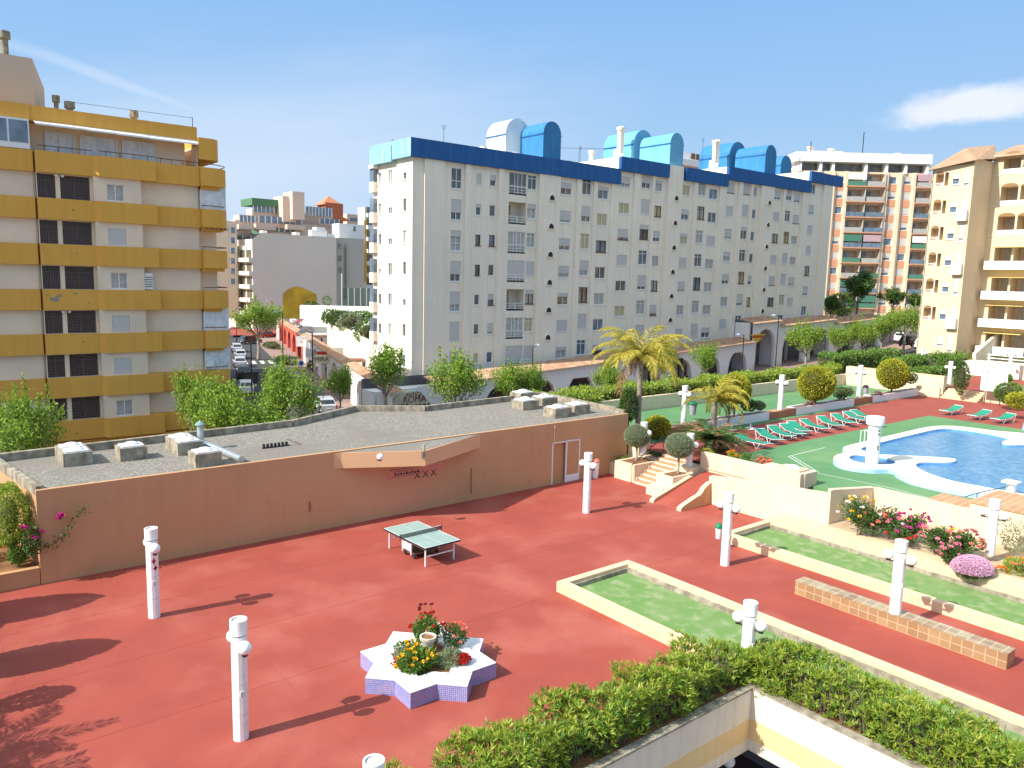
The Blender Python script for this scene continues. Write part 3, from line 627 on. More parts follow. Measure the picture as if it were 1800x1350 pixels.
# ------------------------------------------------------------------ petanque courts
def court(label,x0,x1,yt,yb,hb,front_end=None,rear_w=.35,rear_h=.45):
    t=thing('court_wall',label,'low wall',((x0+x1)/2,yt,0),'low walls round the turf courts')
    g=MB(); fe=yb if front_end is None else front_end
    g.box(x0,x0+.3,fe,yt,-.05,.35); g.build('front_kerb','cope',t)
    g=MB(); g.box(x0+.3,x1,yt-.28,yt,-.05,.352); g.build('end_kerb','cope',t)
    g=MB(); g.box(x1-rear_w,x1,yb,yt-.28,-.05,rear_h); g.build('rear_kerb','cope',t)
    g=MB(); g.box(x1-rear_w-.13,x1-rear_w,yb,yt-.28,-.05,.24); g.box(x0+.3,x1-rear_w-.13,yt-.36,yt-.28,-.05,.24); g.build('board_lining','conc',t)
    return t
court('low cream wall round the nearer turf court',16.68,20.1,18.05,-8,.35,front_end=11.6,rear_w=.3,rear_h=.36)
court('low cream wall round the farther turf court',25.45,29.3,17.95,-8,.35,rear_w=.95,rear_h=.55)
g=MB(); g.box(16.98,19.7,-8,17.75,.0,.1); g.box(25.75,28.25,-8,17.65,0,.12); 
o=g.build('court_turf','turf'); o['kind']='structure'
# bench
bn=thing('tiled_bench','long low bench clad in glazed brown tiles on the red paving','bench',(23.2,10.1,0))
g=MB(); bx0,bx1,by0,by1=23.05,23.62,6.95,13.3; g.box(bx0+.01,bx1-.01,by0+.01,by1-.01,0,.44)
g.build('bench_side',mat('side_tile',(.38,.25,.12),(.28,.16,.075),1,.35,spec=.5,brick=(.3,.22,.011,(.56,.46,.32),'side',0),col3=(.36,.24,.14),s3=1.5,w3=.45),bn)
g=MB(); g.box(bx0,bx1,by0,by1,.44,.465); g.build('bench_top',mat('top_tile',(.42,.33,.18),(.25,.14,.08),1,.35,spec=.5,brick=(.285,.3,.011,(.68,.55,.36),'top',0),col3=(.5,.45,.3),s3=2,w3=.45),bn)
# ------------------------------------------------------------------ retaining walls, stairs, ramp
rw=thing('curved_retaining_wall','sunlit cream retaining wall with a wavy top behind the turf court','wall',(29.6,18.5,0))
g=MB(); n=24
def topz(y):
    t=(21.65-y)/(21.65-15.7); return 1.30+.10*math.sin(t*PI*1.3)+.62*t**1.5*1.0 if t<1 else 1.98
for k in range(n):
    ya,yb=21.65-(21.65-15.7)*k/n,21.65-(21.65-15.7)*(k+1)/n; i=len(g.v); za,zb=topz(ya),topz(yb)
    P=[(29.42,ya,-.02),(29.42,yb,-.02),(29.72,yb,-.02),(29.72,ya,-.02),(29.42,ya,za),(29.42,yb,zb),(29.72,yb,zb),(29.72,ya,za)]; g.v+=P
    for q in ((4,5,6,7),(0,1,5,4)[::-1],(2,3,7,6)[::-1])+(((0,4,7,3),) if k==0 else ())+(((1,2,6,5),) if k==n-1 else ()): g.f.append(tuple(i+j for j in q)); g.m.append(0)
g.build('wall_body','beigeL',rw)
g=MB(); i=0; g.prism([(29.72,15.7),(33.3,15.7),(33.3,15.98),(29.72,15.98)],.4,lambda x,y:1.97-.45*(x-29.72)/3.6); g.build('return_wall','beigeL',rw)
pw=thing('pool_boundary_wall','long cream wall behind the rose bed below the pool deck','wall',(33.1,12,0))
g=MB(); g.box(33.0,33.3,-8,15.7,.3,1.55); g.build('wall_body','beigeL',pw)
g=MB(); g.box(33.2,34.6,11.9,13.5,1.2,1.58); g.build('tiled_step','brickt',pw)
sw=thing('shower_platform','raised cream platform with a tiled top beside the pool','platform',(34,9,1.3))
g=MB(); g.box(32.6,35.4,-4,11.7,.5,1.95); g.build('platform_wall','beigeL',sw); g=MB(); g.box(32.55,35.45,-4.05,11.75,1.95,2.0); g.build('platform_top','brickt',sw)
uw=thing('deck_parapet','sunlit cream parapet edging the pool deck above the ramp','wall',(31.2,20.5,0))
g=MB(); g.box(31.0,31.3,18.0,23.4,.0,1.92); g.build('wall_body','beigeL',uw); g=MB(); g.box(31.3,32.3,17.95,18.2,1.25,1.92); g.box(31.3,32.3,18.2,20.3,1.25,1.85); g.build('planter_end','beigeL',uw)
g=MB(); g.box(30.95,31.0,15.98,23.4,1.15,1.2); g.build('ledge','cope',uw)
x,y=PZ(1413,828,1.92); sk=thing('deck_skylight','small domed skylight on the end of the deck parapet','skylight',(31.8,19.0,1.9)); g=MB(); g.box(31.4,32.25,18.3,19.5,1.85,1.95); g.build('skylight_kerb','cope',sk); g=MB(); g.sphere((31.82,18.9,1.93),.36,14,sz=.45); g.build('dome',DOME,sk,smooth=True)
pb_=MB(); pb_.box(29.72,31.0,16.0,21.7,-.02,1.0); struct('ramp_landing',pb_,'red')
g=MB(); g.v=[(27.3,21.75,.004),(29.72,21.75,.75),(31.0,21.75,1.02),(31.0,23.1,1.02),(29.9,23.1,.75),(27.3,23.1,.004)]; g.f=[(0,1,4,5),(1,2,3,4)]; g.m=[0,0]
g.v+=[(29.72,21.75,.0),(31,21.75,0)]; struct('ramp',g,'red')
def rampwall(label,y0,y1,prof):
    t=thing('ramp_wall',label,'wall',(prof[0][0],y0,0),'low walls beside the ramp'); g=MB(); i=0
    pts=[(x,y0,z) for x,z in prof]+[(x,y1,z) for x,z in prof]; n=len(prof); g.v=[(x,y0,-.01) for x,z in prof]+[(x,y1,-.01) for x,z in prof]+pts
    for k in range(n-1):
        g.f+=[(k,k+1,2*n+k+1,2*n+k),(n+k+1,n+k,3*n+k,3*n+k+1),(2*n+k,2*n+k+1,3*n+k+1,3*n+k)]; g.m+=[0,0,1]
    g.f+=[(0,2*n,3*n,n),(n-1,2*n-1,4*n-1,3*n-1)]; g.m+=[0,0]; g.build('wall_body',['beige','cope'],t)
rampwall('straight sloping ramp wall joining the stairs','23.1' and 23.1,23.35,[(27.28,.0),(27.3,.12),(27.4,.2),(27.6,.26),(29.0,.62),(30.0,.88),(30.1,.88)])
rampwall('ramp wall with an S-shaped top against the retaining wall',21.5,21.75,[(27.28,0),(27.3,.12),(27.4,.2),(27.65,.28),(28.4,.50),(28.65,.55),(28.8,.66),(28.92,.80),(29.1,.90),(29.42,1.04)])
# stairs
s_=thing('garden_stairs','eight tiled steps with patterned risers between two planters','stairs',(29.2,25.2,0))
g=MB(); g2=MB(); n=8; ri=1.3/n; tr=.30; ya,yb=24.40,26.05
for k in range(n): 
    x=29.15+k*tr; g.box(x,31.8,ya,yb,k*ri,(k+1)*ri-.0); g2.box(x-.01,x,ya+.02,yb-.02,k*ri+.03,(k+1)*ri-.03)
g.build('step',mat('stair_tile',(.52,.26,.12),(.46,.22,.10),1,.6,brick=(.3,.3,.01,(.7,.5,.35),'top',0)),s_)
g2.build('patterned_riser',mat('riser_tile',(.72,.66,.56),(.30,.16,.09),1,.4,brick=(.05,.035,.006,(.75,.7,.6),'side',.5)),s_)
pl=thing('stair_planter','stepped cream planter left of the stairs','planter',(30,27,0),'planters flanking the stairs')
g=MB(); g.box(29.6,30.9,27.45,28.19,-.02,.62); g.box(29.2,31.9,26.06,27.45,-.02,.92); g.box(31.0,31.9,27.45,28.2,-.02,1.6); g.box(31.905,31.93,26.06,27.45,-.02,.9); g.build('planter_wall','beigeL',pl)
g=MB(); g.box(29.75,30.8,27.6,28.1,.62,.63); g.box(29.4,30.9,26.25,27.2,.92,.935); g.build('planting_soil','soil',pl)
g=MB()
for k in range(6): g.box(29.2+k*.3+.1,29.5+k*.3+.1,25.98,26.06,.0,min(.9,(k+1)*ri+.12))
g.build('stepped_edge','beigeL',pl)
pr=thing('stair_planter','cream planter block right of the stairs carrying a topiary ball','planter',(29.8,23.9,0),'planters flanking the stairs')
g=MB(); g.box(28.9,30.4,23.36,24.38,-.02,.92); g.box(30.4,31.5,23.36,24.38,-.02,1.15); g.build('planter_wall','beigeL',pr); g=MB(); g.box(29.05,30.1,23.5,24.1,.92,.935); g.build('planting_soil','soil',pr)
g=MB(); g.box(28.2,28.9,23.38,24.38,-.02,.45,0); g.build('lower_block','beigeL',pr)
hr=thing('handrail','thin dark metal handrail beside the stairs','handrail',(29.15,26.0,0)); g=MB(); g.tube([(29.05,26.12,0),(29.05,26.12,.95),(31.4,26.12,2.2),(31.4,26.12,1.3)],.022,6); g.build('rail','dark',hr,smooth=True)
def topiary(label,x,y,z0,cu,cv,rw_,rh,leaf='lgrey'):
    z=TZ(x,y,cv); t=thing('topiary_tree',label,'topiary',(x,y,z0),'grey green topiary balls by the stairs')
    cx=x; g=MB(); g.tube([(x,y,z0),(x+.03,y,z0+.3),(x-.02,y+.02,z)],[.06,.05,.045],8); g.tube([(x,y,z0+.55),(x+.22,y-.1,z)],[.03,.025],6); g.build('trunk','barkl',t,smooth=True)
    g=MB(); crown(g,(cx,y,z),(rw_,rw_,rh),5200,.05,.028,.05,shell=.93,up=0,lump=3); g.build('crown',leaf,t)
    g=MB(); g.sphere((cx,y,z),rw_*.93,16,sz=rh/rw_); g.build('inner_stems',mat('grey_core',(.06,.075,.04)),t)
topiary('grey-green topiary ball on the left of the stairs by the clubhouse wall',30.0,26.7,.92,1117,766,.70,.60)
topiary('grey-green topiary ball on the right of the stairs beside the short pole',29.75,23.75,.92,1180,783,.70,.62)
# ------------------------------------------------------------------ pool
def smooth_poly(pts,n=5):
    out=[]; m=len(pts)
    for i in range(m):
        p0,p1,p2,p3=[np.array(pts[(i+k-1)%m],float) for k in range(4)]
        for j in range(n):
            t=j/n; out.append(tuple(.5*((2*p1)+(-p0+p2)*t+(2*p0-5*p1+4*p2-p3)*t*t+(-p0+3*p1-3*p2+p3)*t**3)))
    return out
import mathutils
from mathutils.geometry import tessellate_polygon
def tess(mb,outer,holes,z,m=0):
    vl=[[Vector((x,y,0)) for x,y in outer]]+[[Vector((x,y,0)) for x,y in h] for h in holes]
    flat=[p for l in vl for p in l]; i=len(mb.v); mb.v+=[(p.x,p.y,z) for p in flat]
    for t in tessellate_polygon(vl):
        a,b,c=[flat[k] for k in t]
        if (b-a).cross(c-a).z<0: t=t[::-1]
        mb.f.append(tuple(i+k for k in t)); mb.m.append(m)
def band(mb,pts,z0,z1,m=0,flip=False):
    n=len(pts)
    for k in range(n):
        a,b=pts[k],pts[(k+1)%n]; q=((*a,z0),(*b,z0),(*b,z1),(*a,z1)); mb.quad(*(q if not flip else q[::-1]),m)
outer=smooth_poly([(40.2,20.95),(43,21.1),(47,21.15),(51.2,21.1),(52.9,20.2),(53.4,18.2),(54.2,16.4),(54.6,13),(53,6),(46,2),(40,4),(37.2,9.5),(36.0,12.9),(35.95,15.2),(36.7,16.4),(37.3,16.95),(36.4,17.6),(36.1,18.7),(36.75,19.6),(38.0,20.15),(39.2,20.2)])
inner=smooth_poly([(41.0,20.3),(43.2,20.45),(47,20.5),(51.0,20.4),(52.0,19.5),(52.0,17.9),(51.2,16.7),(49.7,16.5),(49.4,16.0),(51.5,14.6),(53.2,12.5),(52,6.6),(46,2.9),(40.6,4.9),(38.2,10),(37.55,13.2),(37.6,14.6),(38.35,15.95),(39.4,16.75),(40.4,16.75),(41.6,16.0),(42.4,16.1),(42.4,16.6),(40.6,18.5),(39.95,19.1),(40.4,20.0)])
kid=smooth_poly([(38.2,19.55),(39.0,19.55),(39.55,18.9),(39.55,18.1),(39.1,17.6),(38.4,17.5),(37.6,18.0),(37.45,18.9)])
po=thing('swimming_pool','kidney-shaped blue swimming pool with a wide cream coping','pool',(44,13,1.3))
g=MB(); tess(g,outer,[inner,kid],1.52); band(g,inner,1.46,1.52,0,True); band(g,kid,1.46,1.52,0,True); g.build('coping',mat('pool_coping',(.80,.75,.62),(.74,.69,.56),1.5,.85,.2,50),po)
g=MB(); band(g,outer,1.3,1.52); g.build('coping_side',mat('pale_blue_side',(.38,.58,.76),(.45,.63,.78),2,.6),po)
PT=mat('pool_tile',(.13,.34,.72),(.18,.42,.78),1,.3,spec=.5,brick=(.25,.25,.006,(.3,.5,.8),'top',0))
g=MB(); tess(g,inner,[],.2); band(g,inner,.2,1.46,0,True); tess(g,kid,[],1.1); band(g,kid,1.1,1.46,0,True); g.build('pool_basin',PT,po)
g=MB(); sh=[(41.0,20.2),(50.6,20.25),(50.6,19.8),(41.0,19.7)]; g.prism(sh,.2,.9); g.build('pool_ledge',mat('ledge_tile',(.35,.5,.75),rough=.3),po)
wm=bpy.data.materials.new('pool_water'); wm.use_nodes=True; n_=wm.node_tree.nodes; l_=wm.node_tree.links; b_=n_['Principled BSDF']
b_.inputs['Base Color'].default_value=(.10,.33,.74,1); b_.inputs['Roughness'].default_value=.12; b_.inputs['Specular IOR Level'].default_value=.5; b_.inputs['IOR'].default_value=1.33
tn=n_.new('ShaderNodeTexNoise'); tn.inputs['Scale'].default_value=7; tn.inputs['Detail'].default_value=4; tcn=n_.new('ShaderNodeTexCoord'); l_.new(tcn.outputs['Object'],tn.inputs[0]); bp=n_.new('ShaderNodeBump'); bp.inputs['Strength'].default_value=.35; bp.inputs['Distance'].default_value=.05; l_.new(tn.outputs[0],bp.inputs['Height']); l_.new(bp.outputs[0],b_.inputs['Normal'])
t2=n_.new('ShaderNodeTexNoise'); t2.inputs['Scale'].default_value=2.2; t2.inputs['Detail'].default_value=5; t2.inputs['Distortion'].default_value=1.5; l_.new(tcn.outputs['Object'],t2.inputs[0]); r2=n_.new('ShaderNodeValToRGB'); r2.color_ramp.elements[0].color=(.10,.34,.76,1); r2.color_ramp.elements[0].position=.4; r2.color_ramp.elements[1].color=(.22,.52,.86,1); r2.color_ramp.elements[1].position=.62; l_.new(t2.outputs[0],r2.inputs[0]); l_.new(r2.outputs[0],b_.inputs['Base Color'])
tb=n_.new('ShaderNodeBsdfTransparent'); tb.inputs[0].default_value=(.55,.8,1,1); ms=n_.new('ShaderNodeMixShader'); ms.inputs[0].default_value=.45; l_.new(b_.outputs[0],ms.inputs[1]); l_.new(tb.outputs[0],ms.inputs[2]); l_.new(ms.outputs[0],n_['Material Output'].inputs[0]); M['water']=wm
g=MB(); tess(g,inner,[],1.40); tess(g,kid,[],1.41); o=g.build('pool_water','water'); o['kind']='structure'
t=thing('pool_pillar','thick white pillar standing in the children\'s pool','pillar',(37.85,18.2,1.1))
g=MB(); g.lathe(37.85,18.2,[(.31,1.1),(.30,3.42)],28); g.build('shaft','whitew',t,smooth=True); g=MB(); g.lathe(37.85,18.2,[(.30,3.42),(.41,3.46),(.43,3.80),(.40,3.85),(.36,3.85),(.36,3.80)],28); g.build('cap','whitew',t,smooth=True)
g=MB(); 
for z in(3.2,3.02,2.4,2.28): g.tube([(37.73,17.95,z),(37.69,17.87,z)],.035,6)
g.tube([(38.05,18.1,3.35),(38.4,17.9,3.32)],.02,5); g.build('nozzle','dark',t)
t=thing('pool_ladder','slim white pool ladder behind the white pillar','ladder',(42.2,20.8,1.5)); g=MB()
for x in(42.0,42.45): g.tube([(x,20.95,1.5),(x,20.95,2.25),(x,20.6,2.3),(x,20.35,1.9),(x,20.3,.9)],.022,6)
g.build('ladder_rail','frame',t,smooth=True)
x,y=PZ(1777,862,1.6); t=thing('pool_lift','small white starting block beside the near pool edge','starting block',(x,y,1.52)); g=MB(); g.box(x-.15,x+.15,y-.15,y+.15,1.52,1.95); g.poly([(x-.35,y-.3,2.05),(x+.25,y-.3,1.95),(x+.25,y+.3,1.95),(x-.35,y+.3,2.05)]); g.prism([(x-.35,y-.3),(x+.25,y-.3),(x+.25,y+.3),(x-.35,y+.3)],1.95,2.02); g.build('block_body','whitew',t)
a=PZ(1668,883,1.31); t=thing('pool_hose','thin dark blue hose lying across the green deck','hose',(a[0],a[1],1.31)); g=MB(); b=PZ(1722,864,1.6); g.tube([(*a,1.33),(*b,1.56),(x,y,1.8)],.02,6); g.build('hose_line',mat('hose_blue',(.02,.08,.2)),t)
t=thing('pale_blue_dome','pale blue rounded play dome at the right edge of the red deck','play dome',(57.5,15.9,1.3)); g=MB(); g.sphere((57.5,16.1,1.3),1.85,24,sz=.85); g.v=[(a,b,max(c,1.3)) for a,b,c in g.v]; g.build('dome_shell',mat('dome_blue',(.38,.55,.78),(.34,.5,.74),1,.5),t,smooth=True)
# loungers
GR=mat('lounger_green',(.012,.23,.135),(.02,.27,.16),3,.5,spec=.4)
lg=thing('sun_lounger','x','sun lounger',(0,0,0),'green sun loungers by the pool')
g=MB(); g.poly([(-.33,-.97,.352),(.33,-.97,.352),(.33,.25,.342),(-.33,.25,.342)]); g.poly([(-.33,.27,.342),(.33,.27,.342),(.33,.99,.582),(-.33,.99,.582)])
g.prism([(-.30,-.94),(.30,-.94),(.30,.26),(-.30,.26)],.30,.335); g.build('sling',GR,lg)
g=MB()
for s_ in(-1,1):
    x=s_*.33; g.tube([(x,-.98,.325),(x,.26,.315),(x,1.0,.555)],.013,6); g.tube([(x,-.72,.33),(x,-.52,0),(x,-.28,.33)],.02,6); g.tube([(x,.95,.56),(x,.72,0),(x,.30,.33)],.02,6)
for y,z in((-.98,.34),(1.0,.58),(-.52,.01),(.72,.01)): g.tube([(-.33,y,z),(.33,y,z)],.02,6)
g.build('tube_frame','frame',lg)
pairs=[(36.7,25.15,36.75,23.95),(39.1,25.6,38.3,23.9),(40.6,25.7,39.95,24.2),(41.9,25.8,41.0,24.1),(43.1,26.1,42.05,24.3),(44.4,25.9,43.95,24.35),(46.45,26.0,45.65,24.35),(48.2,26.0,47.4,24.4),(49.8,26.1,49.1,24.3),(50.9,26.1,50.4,24.4)]
nth=['nearest','second','third','fourth','fifth','sixth','seventh','eighth','ninth','farthest']
for k,(hx,hy,fx,fy) in enumerate(pairs):
    ang=math.atan2(-(fx-hx),fy-hy)+PI; place(lg,((hx+fx)/2+.1,(hy+fy)/2-.1,1.305),ang,f'{nth[k]} green lounger in the long row in front of the white planters' if k<9 else 'farthest green lounger of the long row, behind the white pool pillar')
for (x,y,a),lb in zip(((58.9,23.0,R(-96)),(58.5,21.0,R(-96)),(58.4,19.5,R(-98))),('leftmost of three green loungers across the pool','middle one of three green loungers across the pool','rightmost of three green loungers across the pool, beside the pale blue dome')):
    place(lg,(x,y,1.305),a,lb)
ub=thing('parasol_base','x','parasol base',(0,0,0),'white parasol bases'); g=MB(); g.lathe(0,0,[(.36,0),(.36,.05),(.08,.12),(.05,.12),(.05,.32)],20); g.build('base_plate','frame',ub,smooth=True)
place(ub,(40.13,28.1,1.305),0,'left white parasol base on the red deck under the small palm'); place(ub,(41.35,27.6,1.305),0,'right white parasol base on the red deck behind the loungers')
# white planter boxes and brick links
def pbox(label,x0,x1,y0=28.8,y1=29.6):
    t=thing('planter_box',label,'planter',(x0,y0,1.3),'white planter boxes along the pool deck'); g=MB(); g.box(x0,x1,y0,y0+.12,1.28,1.82); g.box(x0,x1,y1-.12,y1,1.28,1.82); g.box(x0,x0+.12,y0+.12,y1-.12,1.28,1.82); g.box(x1-.12,x1,y0+.12,y1-.12,1.28,1.82); g.build('box_wall','whitew',t); g=MB(); g.box(x0+.12,x1-.12,y0+.12,y1-.12,1.28,1.74); g.build('planting_soil','soil',t)
pbox('nearest long white planter box, behind the parasol bases',38.3,45.2); pbox('middle long white planter box with a golden ball bush',48.5,56.3); pbox('farthest long white planter box beside the garden steps',59.2,67.5)
for k,(a,b) in enumerate(((45.2,48.5),(56.3,59.2),(33.6,38.3))):
    t=thing('brick_link_wall',('low red brick wall under the nearer pole between white planters','low red brick wall under the farther pole between white planters','low red brick wall behind the dark cycad')[k],'low wall',(a,28.9,1.3),'red brick link walls'); g=MB(); g.box(a+.004,b-.004,28.85,29.45,1.28,1.78); g.build('brick_body','brickr',t)
# garden boundary with hedge along the street
bw=thing('court_boundary_wall','low peach wall along the back of the green court under the hedge','wall',(50,36,1.3)); g=MB(); g.box(32.2,68.4,35.75,36.05,1.2,2.25); g.build('wall_body','beigeL',bw)
ew=thing('garden_end_wall','pale wall closing the deck on the right with the garden steps','wall',(68,25,1.3)); g=MB()
g.box(67.9,68.4,27.3,35.75,1.2,2.95); g.box(66.9,67.2,27.15,29.0,1.2,2.1); g.box(67.9,68.3,-8,24.2,1.2,2.35); g.build('wall_body','beigeL',ew)
g=MB(); g.box(67.88,68.42,27.3,35.7,2.95,3.0); g.build('coping','cope',ew)
gs=thing('garden_steps','five pale stone steps up to the garden right of the planters','stairs',(67.5,25.7,1.3)); g=MB()
for k in range(5): g.box(67.0+k*.32,68.7,24.3,27.1,1.3+k*.14,1.3+(k+1)*.14)
g.build('step','cope',gs)
nb=thing('notice_board','blank white notice board on two posts beside the garden steps','notice board',(67.0,24.2,1.3)); g=MB(); g.box(66.88,66.95,22.3,24.15,2.35,4.1); g.build('board','white',nb)
for y in(22.7,23.8): g=MB(); g.box(66.96,67.02,y-.03,y+.03,1.3,4.0); g.build('post','dark',nb)
g=MB(); 
for z in(3.9,3.75,3.1): g.box(66.87,66.88,23.55,23.75,z,z+.05)
g.build('paper_clip','dark',nb)
# bins
def bin_(label,loc,rz,body,lid,h=.5,w_=.2,hang=True):
    t=thing('litter_bin',label,'litter bin',(0,0,0)); g=MB(); z=.0; g.lathe(0,0,[(w_*.72,z),(w_,z+h),(w_*1.02,z+h)],14); g.build('bin_body',body,t,smooth=True); g=MB(); g.lathe(0,0,[(w_*1.12,h),(w_*1.15,h+.05),(w_*.8,h+.15),(w_*.3,h+.2)],14); g.build('lid',lid,t,smooth=True); t.location=loc; t.rotation_euler=(0,0,rz)
BG=mat('bin_grey',(.33,.34,.36),rough=.5); LG=mat('lid_green',(.015,.2,.085),rough=.5)
bin_('grey bin with a green lid hung on the pole beside the green court',(pb[0]+.45,pb[1]-.3,1.3+.7),0,BG,LG,.65,.26)
bin_('small grey bin hung on the far pole between the planters',(pf[0]+.4,pf[1]-.3,2.1),0,BG,'dark',.5,.2)
x,y=PZ(1262,955,.25); bin_('white litter bin with a domed green lid on the pole at the turf court',(x,y,.45),0,'whitew',LG,.42,.13)
x,y=PZ(1046,840,0); bin_('tall white bin with an orange lid by the store door',(x,y,0),0,'whitew',mat('lid_orange',(.62,.22,.12),rough=.5),.85,.2)
x,y=PZ(20,868,.6); t=thing('parked_van','white roof of a van parked beyond the flower bed','van',(x,40,-3.4)); g=MB(); xx,_=PY(15,865,41); g.box(xx-2.6,xx+1.4,40,42,-3.0,-1.35); g.box(xx-2.4,xx+1.2,40.1,41.9,-1.35,-1.1); g.build('body','white',t)
for k in(-1.6,.6):
    for yy in(40,42): g=MB(); g.tube([(xx-.5+k,yy-.08,-3.05),(xx-.5+k,yy+.08,-3.05)],.34,14); g.build('wheel','dark',t)
# ------------------------------------------------------------------ hedges
def hedge(name,label,x0,x1,y0,y1,z0,z1,n,ll=.1,lw=.03,leafm='lhedge',ros=0,zf=None,bump=.16,core=True,coreh=.8,cat='hedge'):
    t=thing(name,label,cat,((x0+x1)/2,(y0+y1)/2,z0)); A=[(x1-x0)*(y1-y0),(x1-x0)*(z1-z0),(x1-x0)*(z1-z0),(y1-y0)*(z1-z0),(y1-y0)*(z1-z0)]
    A=np.array(A)/sum(A); f=rng.choice(5,size=n,p=A); u=rng.random(n); v=rng.random(n); X=x0+u*(x1-x0); Y=y0+v*(y1-y0); Z=z0+rng.random(n)*(z1-z0)
    D=np.zeros((n,3)); 
    q=f==0; Z[q]=z1; D[q]=(0,0,1); q=f==1; Y[q]=y0; D[q]=(0,-1,.5); q=f==2; Y[q]=y1; D[q]=(0,1,.5); q=f==3; X[q]=x0; D[q]=(-1,0,.5); q=f==4; X[q]=x1; D[q]=(1,0,.5)
    nz=np.sin(X*2.1+1.3)*np.sin(Y*1.9+X*.7)+.6*np.sin(X*5.3+Y*4.1)+.5*np.sin(Z*6+X*3)
    off=bump*(nz*.6-.3)-np.abs(rng.normal(size=n))*bump*.8
    P=np.stack([X,Y,Z],1)+D*off[:,None]
    if zf is not None: P[:,2]+=np.array([zf(x,y) for x,y in P[:,:2]])
    g=MB()
    if ros:
        k=ros; PP=np.repeat(P,k,0)+rng.normal(size=(n*k,3))*.012; c=np.repeat(D/np.linalg.norm(D,axis=1)[:,None]+np.array([0,0,.7])+rng.normal(size=(n,3))*.35,k,0)
        c/=np.linalg.norm(c,axis=1)[:,None]; r_=unit(n*k); r_-=c*(r_*c).sum(1)[:,None]; r_/=np.linalg.norm(r_,axis=1)[:,None]; DD=c*(.35+.9*rng.random((n*k,1)))+r_*.75
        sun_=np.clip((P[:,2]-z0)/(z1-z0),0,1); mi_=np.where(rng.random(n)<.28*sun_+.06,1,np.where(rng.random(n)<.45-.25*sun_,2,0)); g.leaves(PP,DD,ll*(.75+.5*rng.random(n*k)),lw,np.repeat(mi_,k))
    else: g.leaves(P,D+rng.normal(size=(n,3))*.7,ll*(.6+.8*rng.random(n)),lw*(.7+.6*rng.random(n)),0)
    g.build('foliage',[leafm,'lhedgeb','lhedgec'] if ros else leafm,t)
    if core:
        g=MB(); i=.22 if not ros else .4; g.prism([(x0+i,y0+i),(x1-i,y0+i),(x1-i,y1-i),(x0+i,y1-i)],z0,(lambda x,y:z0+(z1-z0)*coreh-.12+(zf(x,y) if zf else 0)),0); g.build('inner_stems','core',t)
    return t
wv=lambda x,y:.10*math.sin(x*1.7+y*1.1)+.07*math.sin(x*4.1+y*3.3)-.38*math.exp(-((x-16.2)**2+(y-10.7)**2)/1.2)
def twigs(t,x0,x1,y0,y1,z0,z1,n):
    g=MB()
    for k in range(n):
        x=x0+random.random()*(x1-x0); y=y0+random.random()*(y1-y0); g.tube([(x,y,z0),(x+random.uniform(-.15,.15),y+random.uniform(-.15,.15),z0+(z1-z0)*random.uniform(.6,.95))],[.014,.006],4)
    g.build('stem','bark',t)
ZL=.25
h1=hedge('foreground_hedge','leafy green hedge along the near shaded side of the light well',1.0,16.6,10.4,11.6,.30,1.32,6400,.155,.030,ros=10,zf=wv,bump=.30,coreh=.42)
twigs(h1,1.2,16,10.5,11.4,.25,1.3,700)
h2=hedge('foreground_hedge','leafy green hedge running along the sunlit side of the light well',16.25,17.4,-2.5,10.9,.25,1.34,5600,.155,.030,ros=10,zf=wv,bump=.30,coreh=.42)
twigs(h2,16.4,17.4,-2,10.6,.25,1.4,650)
h1['label']='leafy green hedge running left along the shaded side of the light well'
lw_=thing('light_well_planter','cream planter wall with a yellow stripe around the open light well','planter wall',(XW,YW,0))
g=MB()
def lwall(z0,z1,m,d):
    g.box(-14,XW-d,YW-d,YW+.15,z0,z1,m); g.box(XW-d,XW+.15,-10,YW+.15,z0,z1,m)
for z0,z1,m,d in((-.48,.30,0,.0),(-1.02,-.48,1,.004),(-1.32,-1.02,0,.0)): lwall(z0,z1,m,d)
g.build('planter_wall',[mat('well_render',(.74,.66,.53),(.70,.62,.49),1,.9,.3,60,streak=(.60,.52,.42)),mat('stripe_yellow',(.74,.54,.27),(.70,.50,.24),1,.9,streak=(.66,.48,.26))],lw_)
g=MB(); g.box(-14,XW+.16,YW-.03,YW+.18,.30,.35); g.box(XW-.03,XW+.18,-10,YW-.03,.30,.35); g.build('coping','conc',lw_)
g=MB(); g.box(-14,17.3,YW+.15,11.5,-.4,.26); g.box(XW+.15,17.3,-10,YW+.15,-.4,.26); g.build('planting_soil','soil',lw_)
g=MB(); g.box(-14,17.3,11.5,11.62,-.02,.33); g.box(17.3,17.42,-10,11.5,-.02,.33); g.build('outer_kerb','cope',lw_)
g=MB(); g.box(-14,XW+3,YW+2.5,YW+2.7,-3.4,-.5); g.box(XW+2.5,XW+2.7,-10,YW+2.6,-3.4,-.5); g.build('gallery_wall',mat('gallery_grey',(.25,.22,.22)),lw_)
g=MB(); g.box(-14,XW+2.6,-10,YW+2.6,-3.42,-3.37); o=g.build('light_well_floor',mat('well_floor',(.16,.11,.10))); o['kind']='structure'
x,y=PZ(1281,1338,-1.7); t=thing('globe_lamp','white globe lamp hanging under the light well gallery','lamp',(x,y,-1.5)); g=MB(); g.sphere((x,y,-1.7),.16,16); g.build('globe','globe',t,smooth=True); g=MB(); g.tube([(x,y,-1.56),(x,y,-1.32),(x+.05,y+.3,-1.32)],.02,6); g.build('bracket','dark',t)
hedge('street_hedge','long clipped hedge along the street behind the green court',31.5,68.0,36.1,37.5,1.6,3.05,21000,.17,.09,'lhedge',zf=lambda x,y:.08*math.sin(x*1.3),bump=.22,coreh=.85)
hedge('street_hedge','short clipped hedge beyond the clubhouse roof and the columnar cypress',31.0,36.5,35.4,37.4,1.5,2.9,3500,.17,.09,'lhedge',bump=.3)
